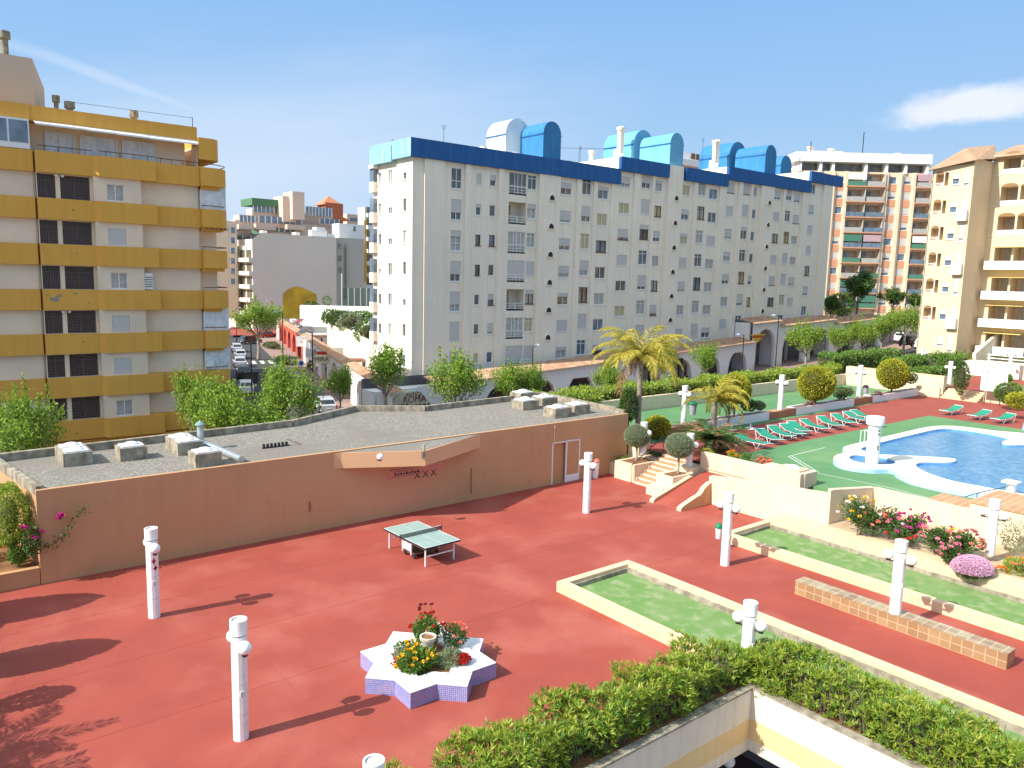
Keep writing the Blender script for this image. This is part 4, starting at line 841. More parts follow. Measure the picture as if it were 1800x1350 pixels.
hedge('garden_hedge','dark green hedge at the top right of the deck below the parked cars',68.2,82,37.2,38.8,2.0,3.9,8000,.2,.10,'lmid',bump=.3)
hedge('garden_hedge','clipped hedge between the far lamp pole and the cream building',72.8,80.5,33.0,34.8,2.0,3.7,5200,.2,.10,'lmid',bump=.3)
hedge('garden_hedge','rounded end of the hedge above the brick red path',79.5,83.2,31.2,33.6,2.0,3.9,3200,.2,.10,'lmid',bump=.35)
hedge('garden_hedge','low lawn-green hedge row left of the far poles',69.5,78,30.6,32.2,2.0,3.0,4000,.18,.09,'lmid',bump=.3)
# ball bushes
def ball(label,u,v,rp_,z0,Y=29.2,leaf='lyel',sz=.96,n=5200):
    x,z=PY(u,v,Y); d=Vector((x,Y,z-H)).dot(CF); r=rp_*d/FPX
    return bush('ball_bush',label,'bush',(x,Y,z),(r,r,r*sz),n,.15,.09,leaf,.10,.88,'clipped golden ball bushes',stem=(.08,1.6),shell=.9)
ball('round golden bush in the middle white planter',1435,674,32,1.8); ball('round golden bush in the farthest white planter',1570,657,27,1.8)
ball('round golden bush half behind the small palm in the nearest planter',1293,683,27,1.8)
x,z=PY(1160,751,28.6); bush('ball_bush','round olive green bush right of the tall palm trunk','bush',(x,28.8,z),(.82,.82,.62),3800,.11,.07,'lyel',.12,.85,shell=.85)
for k,(u,v,r,lf,lb) in enumerate(((1478,691,14,'ldark','dark rounded shrub right of the middle golden bush'),(1492,688,9,'lgrey','small grey shrub at the end of the middle planter'),(1316,712,15,'ldark','dark rounded shrub in the nearest planter'),(1336,713,9,'lgrey','small reddish grey shrub at the end of the nearest planter'),(1601,665,12,'ldark','dark shrub right of the farthest golden bush'))):
    x,z=PY(u,v,29.2); d=Vector((x,29.2,z-H)).dot(CF); q=r*d/FPX; bush('planter_shrub',lb,'shrub',(x,29.2,z),(q,q,q*.8),900,.12,.06,lf,.2,.75)
for u,v,lb in((1425,706,'low purple succulent in the middle planter'),(1543,684,'low purple succulent in the farthest planter')):
    x,z=PY(u,v,29.1); bush('purple_succulent',lb,'succulent',(x,29.1,1.82),(.5,.28,.22),260,.16,.05,mat('purple_leaf',(.20,.07,.08),(.28,.12,.10),island=True),.2,.6,'purple succulents')
for k,(u,v,w_,h_,lf,lb) in enumerate(((1640,645,30,20,'lgrey','grey leafed shrub left of the garden steps'),(1608,662,24,14,'lmid','green shrub beside the farthest golden bush'),(1655,648,14,20,'lmid','bright green shrub just behind the pole at the garden steps'),(1770,690,26,22,'lmid','mixed green shrub right of the notice board'),(1790,705,20,14,'lyel','yellow green shrub on the bank at the right edge'),(1765,665,14,12,'lmid','small green shrub above the notice board'))):
    x,y=PZ(u,v,2.6); d=Vector((x,y,2.6-H)).dot(CF); bush('garden_shrub',lb,'shrub',(x,y,2.6),(w_*d/FPX,w_*d/FPX,h_*d/FPX),1800,.16,.08,lf,.3,.7)
x,y=PZ(1687,690,2.0); bush('slim_cypress','slim dark cypress between the two poles of the garden steps','cypress',(x,y,3.2),(.55,.55,1.5),1800,.14,.06,'ldark',.15,.7)
x,y=PZ(1743,642,2.0); bush('slim_cypress','slim dark cypress against the cream building on the right','cypress',(x,y,3.6),(.6,.6,2.3),1800,.14,.06,'ldark',.15,.7)
# plants at the stairs
x,y=31.3,28.6; zt_c=TZ(x,y,673); zb_c=TZ(x,y,752); bush('columnar_cypress','dark bare-stemmed columnar cypress at the end of the clubhouse','cypress',(x,y,(zt_c+zb_c)/2),(.62,.62,(zt_c-zb_c)/2),3600,.11,.05,'ldark',.3,.55,stem=(.09,.9),shell=.5)
bush('low_shrub','small green plants in the lower stair planter','shrub',(30.2,27.85,.75),(.55,.3,.2),350,.09,.04,'lmid',.3,0)
def cycad(label,x,y,z,n=34,L=1.9,mt='ldark',droop=.9):
    t=thing('cycad',label,'cycad',(x,y,z-1)); g=MB(); g2=MB()
    for k in range(n):
        a=k*2.399; el=random.uniform(.1,1.1); pts=[]; 
        for j in range(9):
            s=j/8; r=L*s*math.cos(el*(1-s*.8)); zz=L*s*math.sin(el)-droop*L*s*s*.55; pts.append(Vector((x+r*math.cos(a),y+r*math.sin(a),z+zz)))
        (g2 if k%5==0 else g).tube(pts,[.02]*8+[.005],4)
        P=[];D=[]
        for j in range(8):
            for q in range(5):
                p=pts[j].lerp(pts[j+1],q/5); d=(pts[j+1]-pts[j]).normalized(); sd_=d.cross(Vector((0,0,1))).normalized()
                for s_ in(-1,1): P.append(tuple(p)); D.append(tuple(sd_*s_+d*.6+Vector((0,0,.15))))
        (g2 if k%5==0 else g).leaves(P,D,L*.17,.035)
    g.build('frond',mt,t); g2.build('dead_frond','lbrown',t); g=MB(); g.lathe(x,y,[(.25,z-1),(.28,z),(.1,z+.15)],10); g.build('trunk','bark',t); return t
x,y=PZ(1242,795,1.5); cycad('spreading dark cycad behind the short pole at the deck corner',x+.2,y,2.15,44,2.1)
x,y=PZ(1270,785,1.5); bush('low_shrub','reddish green shrub beside the cycad near the nearest lounger','shrub',(x,y,1.75),(.75,.6,.55),1300,.12,.05,'lmid',.3,.6)
x,y=PZ(1262,800,1.6); bush('low_shrub','yellow green plant spilling over the deck parapet','shrub',(31.4,y,1.75),(.35,.5,.35),500,.12,.02,'lyel',.3,.4)
for u,v,lf,fl,lb,r in ((1330,805,'lmid',None,'green shrub in the parapet bed beyond the cycad',.5),(1300,800,'lyel',(('f_orange',8),),'low green plant with orange blooms in the parapet bed',.35),(1345,815,'lmid',(('f_salmon',40),),'salmon pink geraniums in the parapet bed',.4),(1372,805,'lgrey',None,'wispy grey herb at the end of the parapet bed',.5)):
    x,y=PZ(u,v,1.7); bush('bed_plant',lb,'plant',(min(x,32.3),y,1.75),(r*.8,r,r*.7),600,.10,.035,lf,.35,0,shell=.3,flowers=fl,fr_=.06)
def palm(label,x,y,z0,zc,n,L,mt='lpalm',r=.2,sweep=1.0,lean=(0,0),bias=None,flow=.75):
    t=thing('palm_tree',label,'palm tree',(x,y,z0)); g=MB(); m_=8
    tp=[(x+lean[0]*(k/m_)**2,y+lean[1]*(k/m_)**2,z0+(zc-z0)*k/m_) for k in range(m_+1)]; g.tube(tp,[r*1.15]+[r*(1-.25*k/m_) for k in range(m_)],12)
    for k in range(34):
        zz=k/34; g.lathe(x+lean[0]*zz*zz,y+lean[1]*zz*zz,[(r*(1.02-.2*zz),z0+(zc-z0)*zz),(r*(1.08-.2*zz),z0+(zc-z0)*zz+.03)],12)
    g.build('trunk','barkl',t,smooth=True); cx,cy=x+lean[0],y+lean[1]
    g=MB(); g2=MB()
    for k in range(n):
        a=k*2.399+random.uniform(-.2,.2); el=1.25-1.35*(k/n)+random.uniform(-.1,.1); Lk_=L*random.uniform(.85,1.1); pts=[]
        if bias: a=bias[0]+random.uniform(-1,1)*bias[1] if k%2 else a
        for j in range(11):
            s=j/10; th=el-s*s*1.7*sweep; 
            if j==0: p=Vector((cx,cy,zc))
            else: p=pts[-1]+Vector((math.cos(a)*math.cos(th),math.sin(a)*math.cos(th),math.sin(th)))*Lk_/10
            pts.append(p)
        gg=g2 if (k>n*.9) else g; gg.tube(pts,[.035-.003*j for j in range(11)],4)
        P=[];D=[];LL=[]
        for j in range(10):
            for q in range(9):
                s=(j+q/9)/10; p=pts[j].lerp(pts[j+1],q/9); d=(pts[j+1]-pts[j]).normalized(); sd_=d.cross(Vector((0,0,1)))
                if sd_.length<.05: sd_=Vector((math.sin(a),-math.cos(a),0))
                sd_.normalize()
                for s_ in(-1,1): P.append(tuple(p)); D.append(tuple(sd_*s_*.8+d*.9+Vector((0,0,-flow*random.uniform(.3,1.2))))); LL.append(L*.22*(1.15-abs(s-.45)*1.2))
        gg.leaves(P,D,np.array(LL),.034)
    g.build('frond',mt,t); g2.build('dead_frond','lbrown',t) if g2.v else None
x,y=PZ(1120,778,1.3); zc=TZ(x,y,628); palm('tall palm with golden yellow drooping fronds behind the clubhouse end',x,y,1.3,zc,26,3.0,r=.16,sweep=.88)
x,y=PZ(1254,755,1.3); zc=TZ(x,y,702); palm('small palm with yellow fronds sweeping right over the white planter',x,y,1.3,zc,20,2.5,r=.17,sweep=1.15,bias=(-.6,.9))
# rose bed
g=MB(); g.box(29.3,33.0,-8,15.7,-.05,.56); o=g.build('rose_bed_soil',mat('sandy_soil',(.55,.42,.27),(.42,.30,.18),2,.95,.6,20)); o['kind']='structure'
def rose(label,u,v,z,r,h,fl,n=900,lf='ldark',fs=.072):
    x,y=PZ(u,v,z); t=bush('rose_bush',label,'rose bush',(x,y,.56+h/2),(r*1.05,r*1.05,h/2),int(n*1.2),.10,.055,lf,.6,0,shell=.1,flowers=fl,fr_=fs); g=MB()
    for k in range(6): g.tube([(x+random.uniform(-.1,.1),y+random.uniform(-.1,.1),.5),(x+random.uniform(-r,r)*.7,y+random.uniform(-r,r)*.7,.56+h*random.uniform(.7,1.05))],[.014,.006],4)
    g.build('stem','bark',t); return t
rose('tall rose bush with yellow and white blooms left in the rose bed',1510,912,1.2,.75,1.6,(('f_yellow',12),('f_white',10)),1500)
rose('rose bush with salmon blooms behind the yellow one',1537,915,1.2,.5,1.2,(('f_salmon',20),),800)
rose('rose bush with white and pale pink blooms in the rose bed',1565,920,1.2,.65,1.35,(('f_white',14),('f_pink',6)),1200)
rose('rose bush with bright magenta blooms in the rose bed',1605,925,1.2,.65,1.3,(('f_magenta',22),),1200)
rose('low rose bush with a dark red bloom in the rose bed',1585,945,.9,.5,.8,(('f_red',5),('f_magenta',6)),700)
rose('rose bush with pink and one yellow bloom in the rose bed',1650,950,1.1,.65,1.2,(('f_pink',14),('f_yellow',3)),1100)
rose('rose bush with coral pink blooms against the pool wall',1695,955,1.1,.6,1.1,(('f_salmon',22),('f_pink',8)),1000)
rose('rose bush with pale pink blooms left of the lilac mound',1670,975,.9,.45,.8,(('f_pink',14),),700)
x,y=PZ(1710,988,.95); bush('lilac_flower_mound','dense mound of tiny lilac blooms on the rose bed wall','flower cushion',(x,y,.72),(.72,.6,.42),500,.06,.04,'lmid',.12,.9,flowers=(('f_lilac',1500),),fr_=.045,corem='core')
x,y=PZ(1785,950,1.2); bush('sparse_shrub','sparse grey green shrub right of the rose bed pole','shrub',(x,y,1.25),(.8,.8,.85),1100,.09,.03,'lgrey',.45,0,shell=.2)
x,y=PZ(1793,995,.8); bush('orange_flower_bush','low green plant with orange blooms at the right edge of the rose bed','flower plant',(x,y,.75),(.6,.6,.3),1400,.08,.04,'lhedge',.3,.5,flowers=(('f_orange',22),),fr_=.05)
x,y=PZ(1760,1003,.6); bush('orange_flower_bush','small cluster of orange blooms right of the lilac mound','flower plant',(x,y,.62),(.2,.2,.12),120,.05,.03,'lmid',.2,0,flowers=(('f_orange',22),),fr_=.04)
# left bed plants and shadow-casting garden trees left of the frame
x,y=PZ(55,870,2.2); bush('jasmine_shrub','bright green climbing shrub at the left corner of the clubhouse','shrub',(2.75,29.3,2.15),(.55,.95,1.3),5200,.10,.035,'lhedge',.25,.65,stem=(.05,.5))
bush('climbing_rose','rose with magenta blooms reaching over the end of the long wall','rose bush',(3.2,28.1,1.5),(.35,.25,.7),700,.09,.05,'ldark',.4,0,shell=.3,flowers=(('f_magenta',5),),fr_=.08)
t=thing('rose_branch','rose branch with one magenta bloom lying across the long peach wall','branch',(3.6,28.1,1.3)); g=MB(); P=[]
pts=[(3.45,28.1,1.25),(3.8,28.05,1.35),(4.15,28.02,1.6),(4.35,28.02,2.1),(4.75,28.0,2.35)]
g.tube(pts,.012,5); 
for a,b in zip(pts,pts[1:]):
    for k in range(34): 
        q=random.random(); P.append((a[0]+(b[0]-a[0])*q+random.gauss(0,.07),a[1]-abs(random.gauss(0,.05)),a[2]+(b[2]-a[2])*q+random.gauss(0,.08)))
g.leaves(P,rng.normal(size=(len(P),3)),.09,.05); g.build('foliage','ldark',t); g=MB(); blooms(g,[(4.0,27.98,2.2),(4.05,27.97,2.25),(3.97,27.97,2.15)],.1); g.build('flower_head',M['f_magenta'],t)
for k,(x,y,r,h_,lf,fl,lb) in enumerate(((1.7,30.2,.6,.7,'ldark',(('f_magenta',4),),'dark shrub with a few magenta blooms in the left bed'),(2.1,31.6,.6,.8,'ldark',None,'dark green shrub at the back of the left bed'),(.9,29.3,.45,.5,'lmid',(('f_magenta',6),),'low plant with magenta blooms at the left edge'),(2.9,28.9,.35,.45,'lmid',None,'small green plant in the corner of the left bed'),(1.4,32.6,.8,1.5,'lyel',None,'yellow green feathery shrub behind the left bed'))):
    bush('bed_shrub',lb,'shrub',(x,y,.5+h_),(r,r,h_),1100,.10,.045,lf,.4,.3,shell=.4,flowers=fl,fr_=.08)
def cyp(x,y,r,h,label):
    t=thing('garden_cypress',label,'cypress',(x,y,0)); g=MB(); n=2600; k=rng.random(n); z=.25+k*(h-.25); a=rng.random(n)*2*PI; rr=r*np.sin(np.clip(k*1.05,0,1)*PI)**.6*(.85+.15*rng.random(n)); P=np.stack([x+rr*np.cos(a),y+rr*np.sin(a),z],1); D=np.stack([np.cos(a),np.sin(a),np.full(n,.9)],1); g.leaves(P,D,.22,.14); g.build('foliage','ldark',t)
    g=MB(); g.lathe(x,y,[(r*.05,.1)]+[(max(.02,r*.82*math.sin(min(1,q*1.05)*PI)**.6),.25+q*(h-.25)) for q in(.1,.25,.4,.55,.7,.85,.93)]+[(.01,h*.98)],14); g.build('inner_stems','core',t)
cyp(-.1,26.75,.8,3.9,'clipped cypress left of the picture, casting the upper shadow'); cyp(.4,23.0,.72,3.2,'clipped cypress left of the picture, casting the middle shadow'); cyp(-1.6,23.15,.9,2.9,'broad cypress left of the picture beside the slimmer one'); cyp(-2.2,26.2,1.3,3.3,'broad clipped shrub left of the picture by the bed')
x,y=-.6,20.9; bush('garden_tree','bushy tree left of the picture casting a ragged shadow','tree',(x,y,2.3),(.9,.55,.5),1500,.14,.08,'ldark',.35,.4,stem=(.07,0))
palm('garden palm left of the picture casting frond shadows',-2.4,19.2,0,2.3,20,2.1,mt='lpalm',r=.14,sweep=.7)
cycad('garden cycad left of the picture near the lower shadow',-1.3,17.7,1.5,34,1.6)
# ------------------------------------------------------------------ street trees
def limb(g,p,d,L,r,depth,tips,spread=.5,up=.15):
    pts=[p]; q=p; dd=d.normalized()
    for k in range(4):
        dd=(dd+Vector((random.gauss(0,.12),random.gauss(0,.12),random.gauss(0,.08)+up*.3))).normalized(); q=q+dd*L/4; pts.append(q)
    g.tube(pts,[r*(1-.13*k) for k in range(5)],6 if depth>1 else 4); tips.append((pts[2],dd,depth)); tips.append((pts[-1],dd,depth)); 
    if depth>0:
        for k in range(3 if depth>1 else 3):
            a=random.uniform(0,2*PI); s=Vector((math.cos(a),math.sin(a),random.uniform(-.05,.6)))*spread*1.3; limb(g,pts[-1] if k<2 else pts[2],dd+s,L*random.uniform(.6,.8),r*.55,depth-1,tips,spread,up)
def street_tree(seed,h=6.5,trunk=2.6,spread=.62,nl=4600,leaf='lspring',bark='barkl',ll=.17,top=True):
    random.seed(seed); t=thing('street_tree','x','street tree',(0,0,0),'leafy trees along the streets'); g=MB(); tips=[]
    g.tube([(0,0,0),(.05,.02,trunk*.5),(0,0,trunk)],[.17,.14,.15],10)
    for k in range(5):
        a=k*2*PI/5+random.uniform(-.3,.3); limb(g,Vector((0,0,trunk)),Vector((math.cos(a)*spread,math.sin(a)*spread,.62)),(h-trunk)*.42,.085,2,tips,spread,.35)
    limb(g,Vector((0,0,trunk)),Vector((0,0,1)),(h-trunk)*.45,.09,2,tips,spread,.5)
    g.build('trunk',bark,t,smooth=True); g=MB(); tp=np.array([tuple(p) for p,_,dp in tips if dp<2]); 
    idx=rng.integers(0,len(tp),nl); P=tp[idx]+rng.normal(size=(nl,3))*np.array([.30,.30,.27]); 
    if top:   # upright young shoots
        sh=tp[rng.integers(0,len(tp),16)]; P2=[]
        for s in sh:
            m=60; zz=rng.random(m)*1.3; P2.append(np.stack([s[0]+rng.normal(size=m)*.09*(1.4-zz),s[1]+rng.normal(size=m)*.09*(1.4-zz),s[2]+zz],1))
        P=np.vstack([P]+P2)
    D=rng.normal(size=(len(P),3))+np.array([0,0,.1]); g.leaves(P,D,ll*(.6+.8*rng.random(len(P))),ll*.75,0); g.build('crown',leaf,t); random.seed(seed+99); return t
TA=[street_tree(s) for s in(3,11,23)]; TB=street_tree(13,7.4,3.9,.55,3600); TF=[street_tree(31,6.2,2.4,.8,4200),street_tree(37,6.6,2.6,.75,4600)]
def tree_at(u,v,z0f,Y=None,d=None,vt=None,proto=None,label='',sx=1.0,group=None):
    """stand a tree where the sight line u meets the distance; top reaches row vt"""
    r=ray(u,650); k=d/ r.length if Y is None else Y/r.y; x,y=r.x*k,r.y*k; z0=zg(x,y)+.1 if z0f is None else z0f; top=TZ(x,y,vt); s=(top-z0)/6.6
    return place(proto,(x,y,z0),random.uniform(0,6.28),label,(s*sx,s*sx,s),group)
def TT(u,Y,vt,p,lb,sx=1.0,z0=None): return tree_at(u,0,z0,Y=Y,vt=vt,proto=p,label=lb,sx=sx)
TT(38,46,690,TA[0],'spring green tree at the left edge before the ochre building',.75); TT(-25,44,720,TA[1],'spring green tree cut by the left edge of the picture',0.9)
TT(340,49,648,TA[1],'spring green tree in front of the right corner of the ochre building',.6); TT(400,46,668,TA[2],'spring green tree right of the ochre building, above the vent duct',.95)
TT(505,47.5,640,TA[0],'spring green tree standing over the side street',.8); TT(450,44.5,712,TA[1],'low spring green tree just behind the gravel roof edge',1.0)
TT(678,52.5,632,TB,'dark trunked tree left of the semicircular restaurant sign',.86); TT(598,62,640,TA[1],'slender tree in front of the white arcade of the side street',.6)
TT(800,50,622,TA[0],'spring green tree right of the semicircular restaurant sign',.85); TT(903,50,634,TA[1],'spring green tree before the tiled arcade left of the palm',.85); TT(935,49.5,640,TA[2],'thin spring green tree beside the dark street lamp',.55)
TT(1068,49,634,TA[2],'spring green tree just left of the tall golden palm',.8); TT(1168,50,598,TA[0],'bare-trunked tree right behind the tall golden palm',.5); TT(1240,50,601,TA[1],'spring green tree before the arcade right of the palm',.8)
TT(1415,50,562,TF[0],'bushy spring green tree below the right part of the white block',1.0); TT(1468,51,572,TF[1],'second bushy tree from the white block corner',.9); TT(1510,50,560,TF[0],'third bushy tree in the row, left of the parked cars',1.05); TT(1545,51,552,TF[1],'fourth bushy tree in the row before the parked cars',1.0); TT(1585,50,540,TF[1],'tall bushy tree nearest the balconied building',1.05)
TT(1490,57,560,TF[0],'spring green tree in the back row below the dark podium',1.0); TT(1560,57,548,TF[0],'spring green tree behind the row near the parked cars',1.05)
tree_at(455,0,None,d=128,vt=532,proto=TF[1],label='wide crowned tree at the far end of the side street',sx=1.3)
DT=street_tree(51,7.5,2.0,.8,6500,'ldark','bark',.3,False); 
tree_at(1497,0,6.0,d=130,vt=487,proto=DT,label='dark tree before the orange brick tower',sx=1.2); tree_at(1452,0,5.0,d=126,vt=525,proto=DT,label='dark low tree at the corner of the white block',sx=1.0); tree_at(1560,0,6.0,d=132,vt=512,proto=DT,label='dark tree behind the spring green row on the right',sx=1.3); tree_at(1600,0,6.0,d=134,vt=520,proto=DT,label='dark tree against the foot of the orange brick tower',sx=1.2)

for u,v,r_,lb in((1470,535,3.4,'dark shrub mass at the left foot of the orange brick tower'),(1512,530,4.2,'dark shrub mass in the middle of the bank below the orange brick tower'),(1555,540,3.6,'dark green shrubs on the bank behind the spring green row'),(1596,538,4.0,'green shrubs on the bank beside the balconied building')):
    r=ray(u,v); k=124/r.y*.62; x,y=r.x*k*1.0,r.y*k; bush('bank_shrub',lb,'shrub',(x,y,H+r.z*k),(r_,r_,r_*.8),2600,.38,.2,'ldark',.4,.7,'dark shrubs on the bank')
M['curtw']=mat('white_curtain',(.74,.75,.78),(.55,.57,.60),3,.3,spec=.6)
# ------------------------------------------------------------------ big white apartment block
wb=thing('white_apartment_block','long off-white apartment block with blue roof bands and barrel-roofed stair heads','building',(72,66,-3))
YB=60.2; FW=Fr(0,YB,1,0); FL=2.8; og=ORG[wb.name]
secs=[(36.9,62.7,22.05,20.45,0,18.76),(62.7,81.65,23.38,21.9,1,20.25),(81.65,100.1,24.32,22.75,2,21.28),(100.1,106.0,25.65,24.2,3,22.74)]
cols={0:[(43.8,44.4,'n',1.0,0,'window'),(45.4,46.1,'n',1.05,0,'window'),(50.05,51.15,'trans',1.4,.1,'window'),(54.4,55.9,'two',1.2,0,'window'),(57.4,58.7,'trans',1.6,.25,'french_window'),(59.7,61.25,'two',1.25,0,'window'),(41.0,42.15,'tall',1.85,-.6,'french_window')],
 1:[(62.95,64.6,'two',1.15,0,'window'),(66.45,67.9,'trans',1.6,.2,'french_window'),(68.7,69.9,'two',1.2,.05,'window'),(73.35,74.85,'two',1.2,0,'window'),(76.3,77.75,'trans',1.5,.25,'french_window'),(78.45,80.1,'two',1.2,0,'window')],
 2:[(81.95,83.4,'two',1.2,0,'window'),(85.2,86.6,'trans',1.5,.1,'french_window'),(87.3,88.25,'n',1.15,0,'window'),(92.1,93.6,'two',1.15,0,'window'),(94.8,96.2,'trans',1.45,.1,'far_window'),(96.8,98.3,'two',1.1,0,'far_window')],
 3:[(100.6,101.9,'two',1.3,0,'far_window')]}
random.seed(5)
facade=MB(); wins=[]
for x0,x1,zt,zb,si,sill in secs:
    holes=[]
    for a,b,kd,h,dz,nm_ in cols[si]:
        for r_ in range(8):
            z=sill-r_*FL+dz
            if z< zg(a,60)+3.3: continue
            hh=h
            holes.append((a,b,z,z+hh)); wins.append((a,b,z,z+hh,kd,nm_))
    if si==0:
        for r_ in range(7):
            z=18.3-r_*FL; holes.append((47.7,49.9,z,z+2.0,1.3)); 
    FW.wall(facade,x0,x1,-6,zb+.2,holes,depth=.2)
    xo=.3 if si==0 else 0
    facade.box(x0+xo,x1,YB+1.6,67.18 if si==0 else 70,-6,zt); facade.box(x0+xo,x0+xo+.02,YB+.03,YB+1.6,-6,zb+.19); facade.box(x1-.02,x1,YB+.03,YB+1.6,-6,zb+.19); facade.box(x0,x1,YB+.01,YB+1.6,zb+.2,zt-.01)
facade.build('wall','facade',wb)
g=MB()   # pilasters and shafts
for a,b,o,z1 in((38.02,40.2,.22,20.44),(42.45,43.05,.22,20.44),(46.3,46.95,.22,20.44),(51.3,54.1,.3,20.44),(56.5,57.2,.2,20.44),(58.95,59.45,.2,20.44),(61.6,62.7,.15,20.44),(65.1,65.9,.2,21.88),(68.05,68.5,.2,21.88),(70.6,73.1,.32,23.37),(75.4,76.1,.2,21.88),(80.3,81.64,.2,21.88),(84.2,85.0,.2,22.73),(86.75,87.15,.2,22.73),(88.8,91.7,.3,22.73),(94.0,94.6,.2,22.73),(98.6,99.6,.2,22.73),(103.8,106.0,.3,24.18)):
    FW.box(g,a,b,0.002,o,-6,z1)
g.build('pilaster','facade',wb)
M['bluep']=mat('blue_band',(.012,.098,.29),(.011,.085,.26),.4,.6,.1,40,streak=(.03,.14,.33))
g=MB()
for a,b,z0,z1 in((36.5,62.7,20.45,22.05),(62.7,70.6,21.9,23.38),(73.6,81.65,21.9,23.38),(81.65,100.1,22.75,24.32),(100.1,108.4,24.2,25.65)):
    FW.box(g,a-.03,b,.004,.42,z0,z1)
g.build('roof_band','bluep',wb)
g=MB(); g.box(36.44,36.9,YB-.40,67.0,20.46,22.04); g.box(36.36,36.9,63.0,66.98,20.3,21.7); g.build('end_band',mat('pale_blue_band',(.24,.50,.62),(.20,.44,.58),1,.6,streak=(.45,.6,.62)),wb)  # end band is a paler blue than the front roof band
g=MB(); g.box(36.3,37,66.2,67.1,20.0,20.3); g.build('roof_edge','white',wb)
# windows
pn=['glass','glass','glassb','glass2','curt','curt','curty','glass']
for a,b,z0,z1,kd,nm_ in wins:
    c=random.random(); s=0 if c<.46 else (1.0 if c<.66 else random.choice((.3,.5,.65,.8)))
    window(wb,FW,a,b,z0,z1,0,kd,s,random.choice(pn),'frame' if random.random()<.8 else 'brownf',nm_)
# loggias
for r_ in range(7):
    z=18.3-r_*FL; k=(1,0,2,3,0,2,3)[r_]; g=MB(); g.box(47.7,49.9,YB+1.25,YB+1.3,z,z+2.0); g.box(47.7,49.9,YB,YB+1.3,z-.1,z); l=g.build('loggia','cream',wb)
    g=MB(); g.box(48.0,48.9,YB+1.2,YB+1.24,z+.02,z+1.8); g.build('loggia_door','glass',l)
    g=MB(); 
    for zz in(z+.1,z+.35,z+.6): g.box(47.7,49.9,YB+.02,YB+.06,zz,zz+.05)
    g.box(48.78,48.84,YB+.015,YB+.065,z,z+.65); g.build('railing','frame',l)
    if k in(1,2,3):
        g=MB(); 
        for xx in(47.7,48.4,48.78,49.3,49.84): g.box(xx,xx+.06,YB+.06,YB+.12,z,z+2)
        g.box(47.7,49.9,YB+.06,YB+.12,z+1.94,z+2.0); g.box(47.7,49.9,YB+.065,YB+.115,z+.7,z+.76); fr_=g.build('glazing_frame','frame',l)
        g=MB(); g.box(47.76,49.84,YB+.125,YB+.135,z,z+1.95); g.build('glazing','glass' if k!=2 else 'curt',fr_)
        if k==3: g=MB(); g.box(47.72,49.88,YB+.03,YB+.055,z+.25,z+1.97); g.build('blind','shut',l)
# half-round vents
VS=[(52.55,18.0,7,FL),(71.65,19.5,7,FL),(90.25,20.42,7,FL)]
for x,zb,n,fl in VS:
    for r_ in range(n):
        z=zb-r_*fl
        if z<zg(x,60)+3: continue
        g=MB(); w_=.75; P=[(x+w_/2+w_/2*math.cos(PI*k/10),YB-.335,z+.52*math.sin(PI*k/10)) for k in range(11)]; g.poly(P[::-1]); v=g.build('vent_opening','dark',wb)
        g=MB()
        for k in range(10):
            a,b=P[k],P[k+1]; q=1.14; f=lambda p,y:((p[0]-x-w_/2)*q+x+w_/2,y,(p[2]-z)*q+z)
            g.quad(f(a,YB-.42),f(b,YB-.42),f(b,YB-.3),f(a,YB-.3)); g.quad((a[0],YB-.42,a[2]),(b[0],YB-.42,b[2]),f(b,YB-.42),f(a,YB-.42)); g.quad((a[0],YB-.42,a[2]),(a[0],YB-.3,a[2]),(b[0],YB-.3,b[2]),(b[0],YB-.42,b[2]))
        g.box(x-.08,x+w_+.1,YB-.45,YB-.3,z-.08,z); g.box(x+.1,x+.14,YB-.34,YB-.34+.001,z,z+.3); g.build('vent_hood','facade',v)
# end wall windows (face -X)
FE=Fr(36.9,67.2,0,-1); EW=[(a,b,18.55-r_*FL+dz,18.55-r_*FL+dz+h) for a,b,dz,h in((5.35,5.95,.1,1.15),(2.75,3.45,.0,1.15),(.9,1.5,.05,1.0)) for r_ in range(7)]
g=MB(); FE.wall(g,0,7.0,-6,22.0,EW,o=.0); g.build('end_wall','facade',wb)
def endcol(a,b,dz,h):
    for r_ in range(7):
        z=18.55-r_*FL+dz; window(wb,FE,a,b,z,z+h,0,'n' if b-a<.65 else 'two',0 if random.random()<.6 else .5,random.choice(['glass','curt','glassb']),'frame','end_window',sill=True)
g=MB(); endcol(5.35,5.95,.1,1.15); endcol(2.75,3.45,.0,1.15); endcol(.9,1.5,.05,1.0)
# enclosed balconies at the far end
for r_ in range(6):
    z=18.0-r_*FL; g=MB(); g.box(36.45,36.9,66.45,67.2,z-.15,z+.8); b_=g.build('end_balcony','facade',wb); g=MB(); g.box(36.5,36.9,66.5,67.2,z+.8,z+2.1); q=g.build('balcony_glazing','glassb',b_)
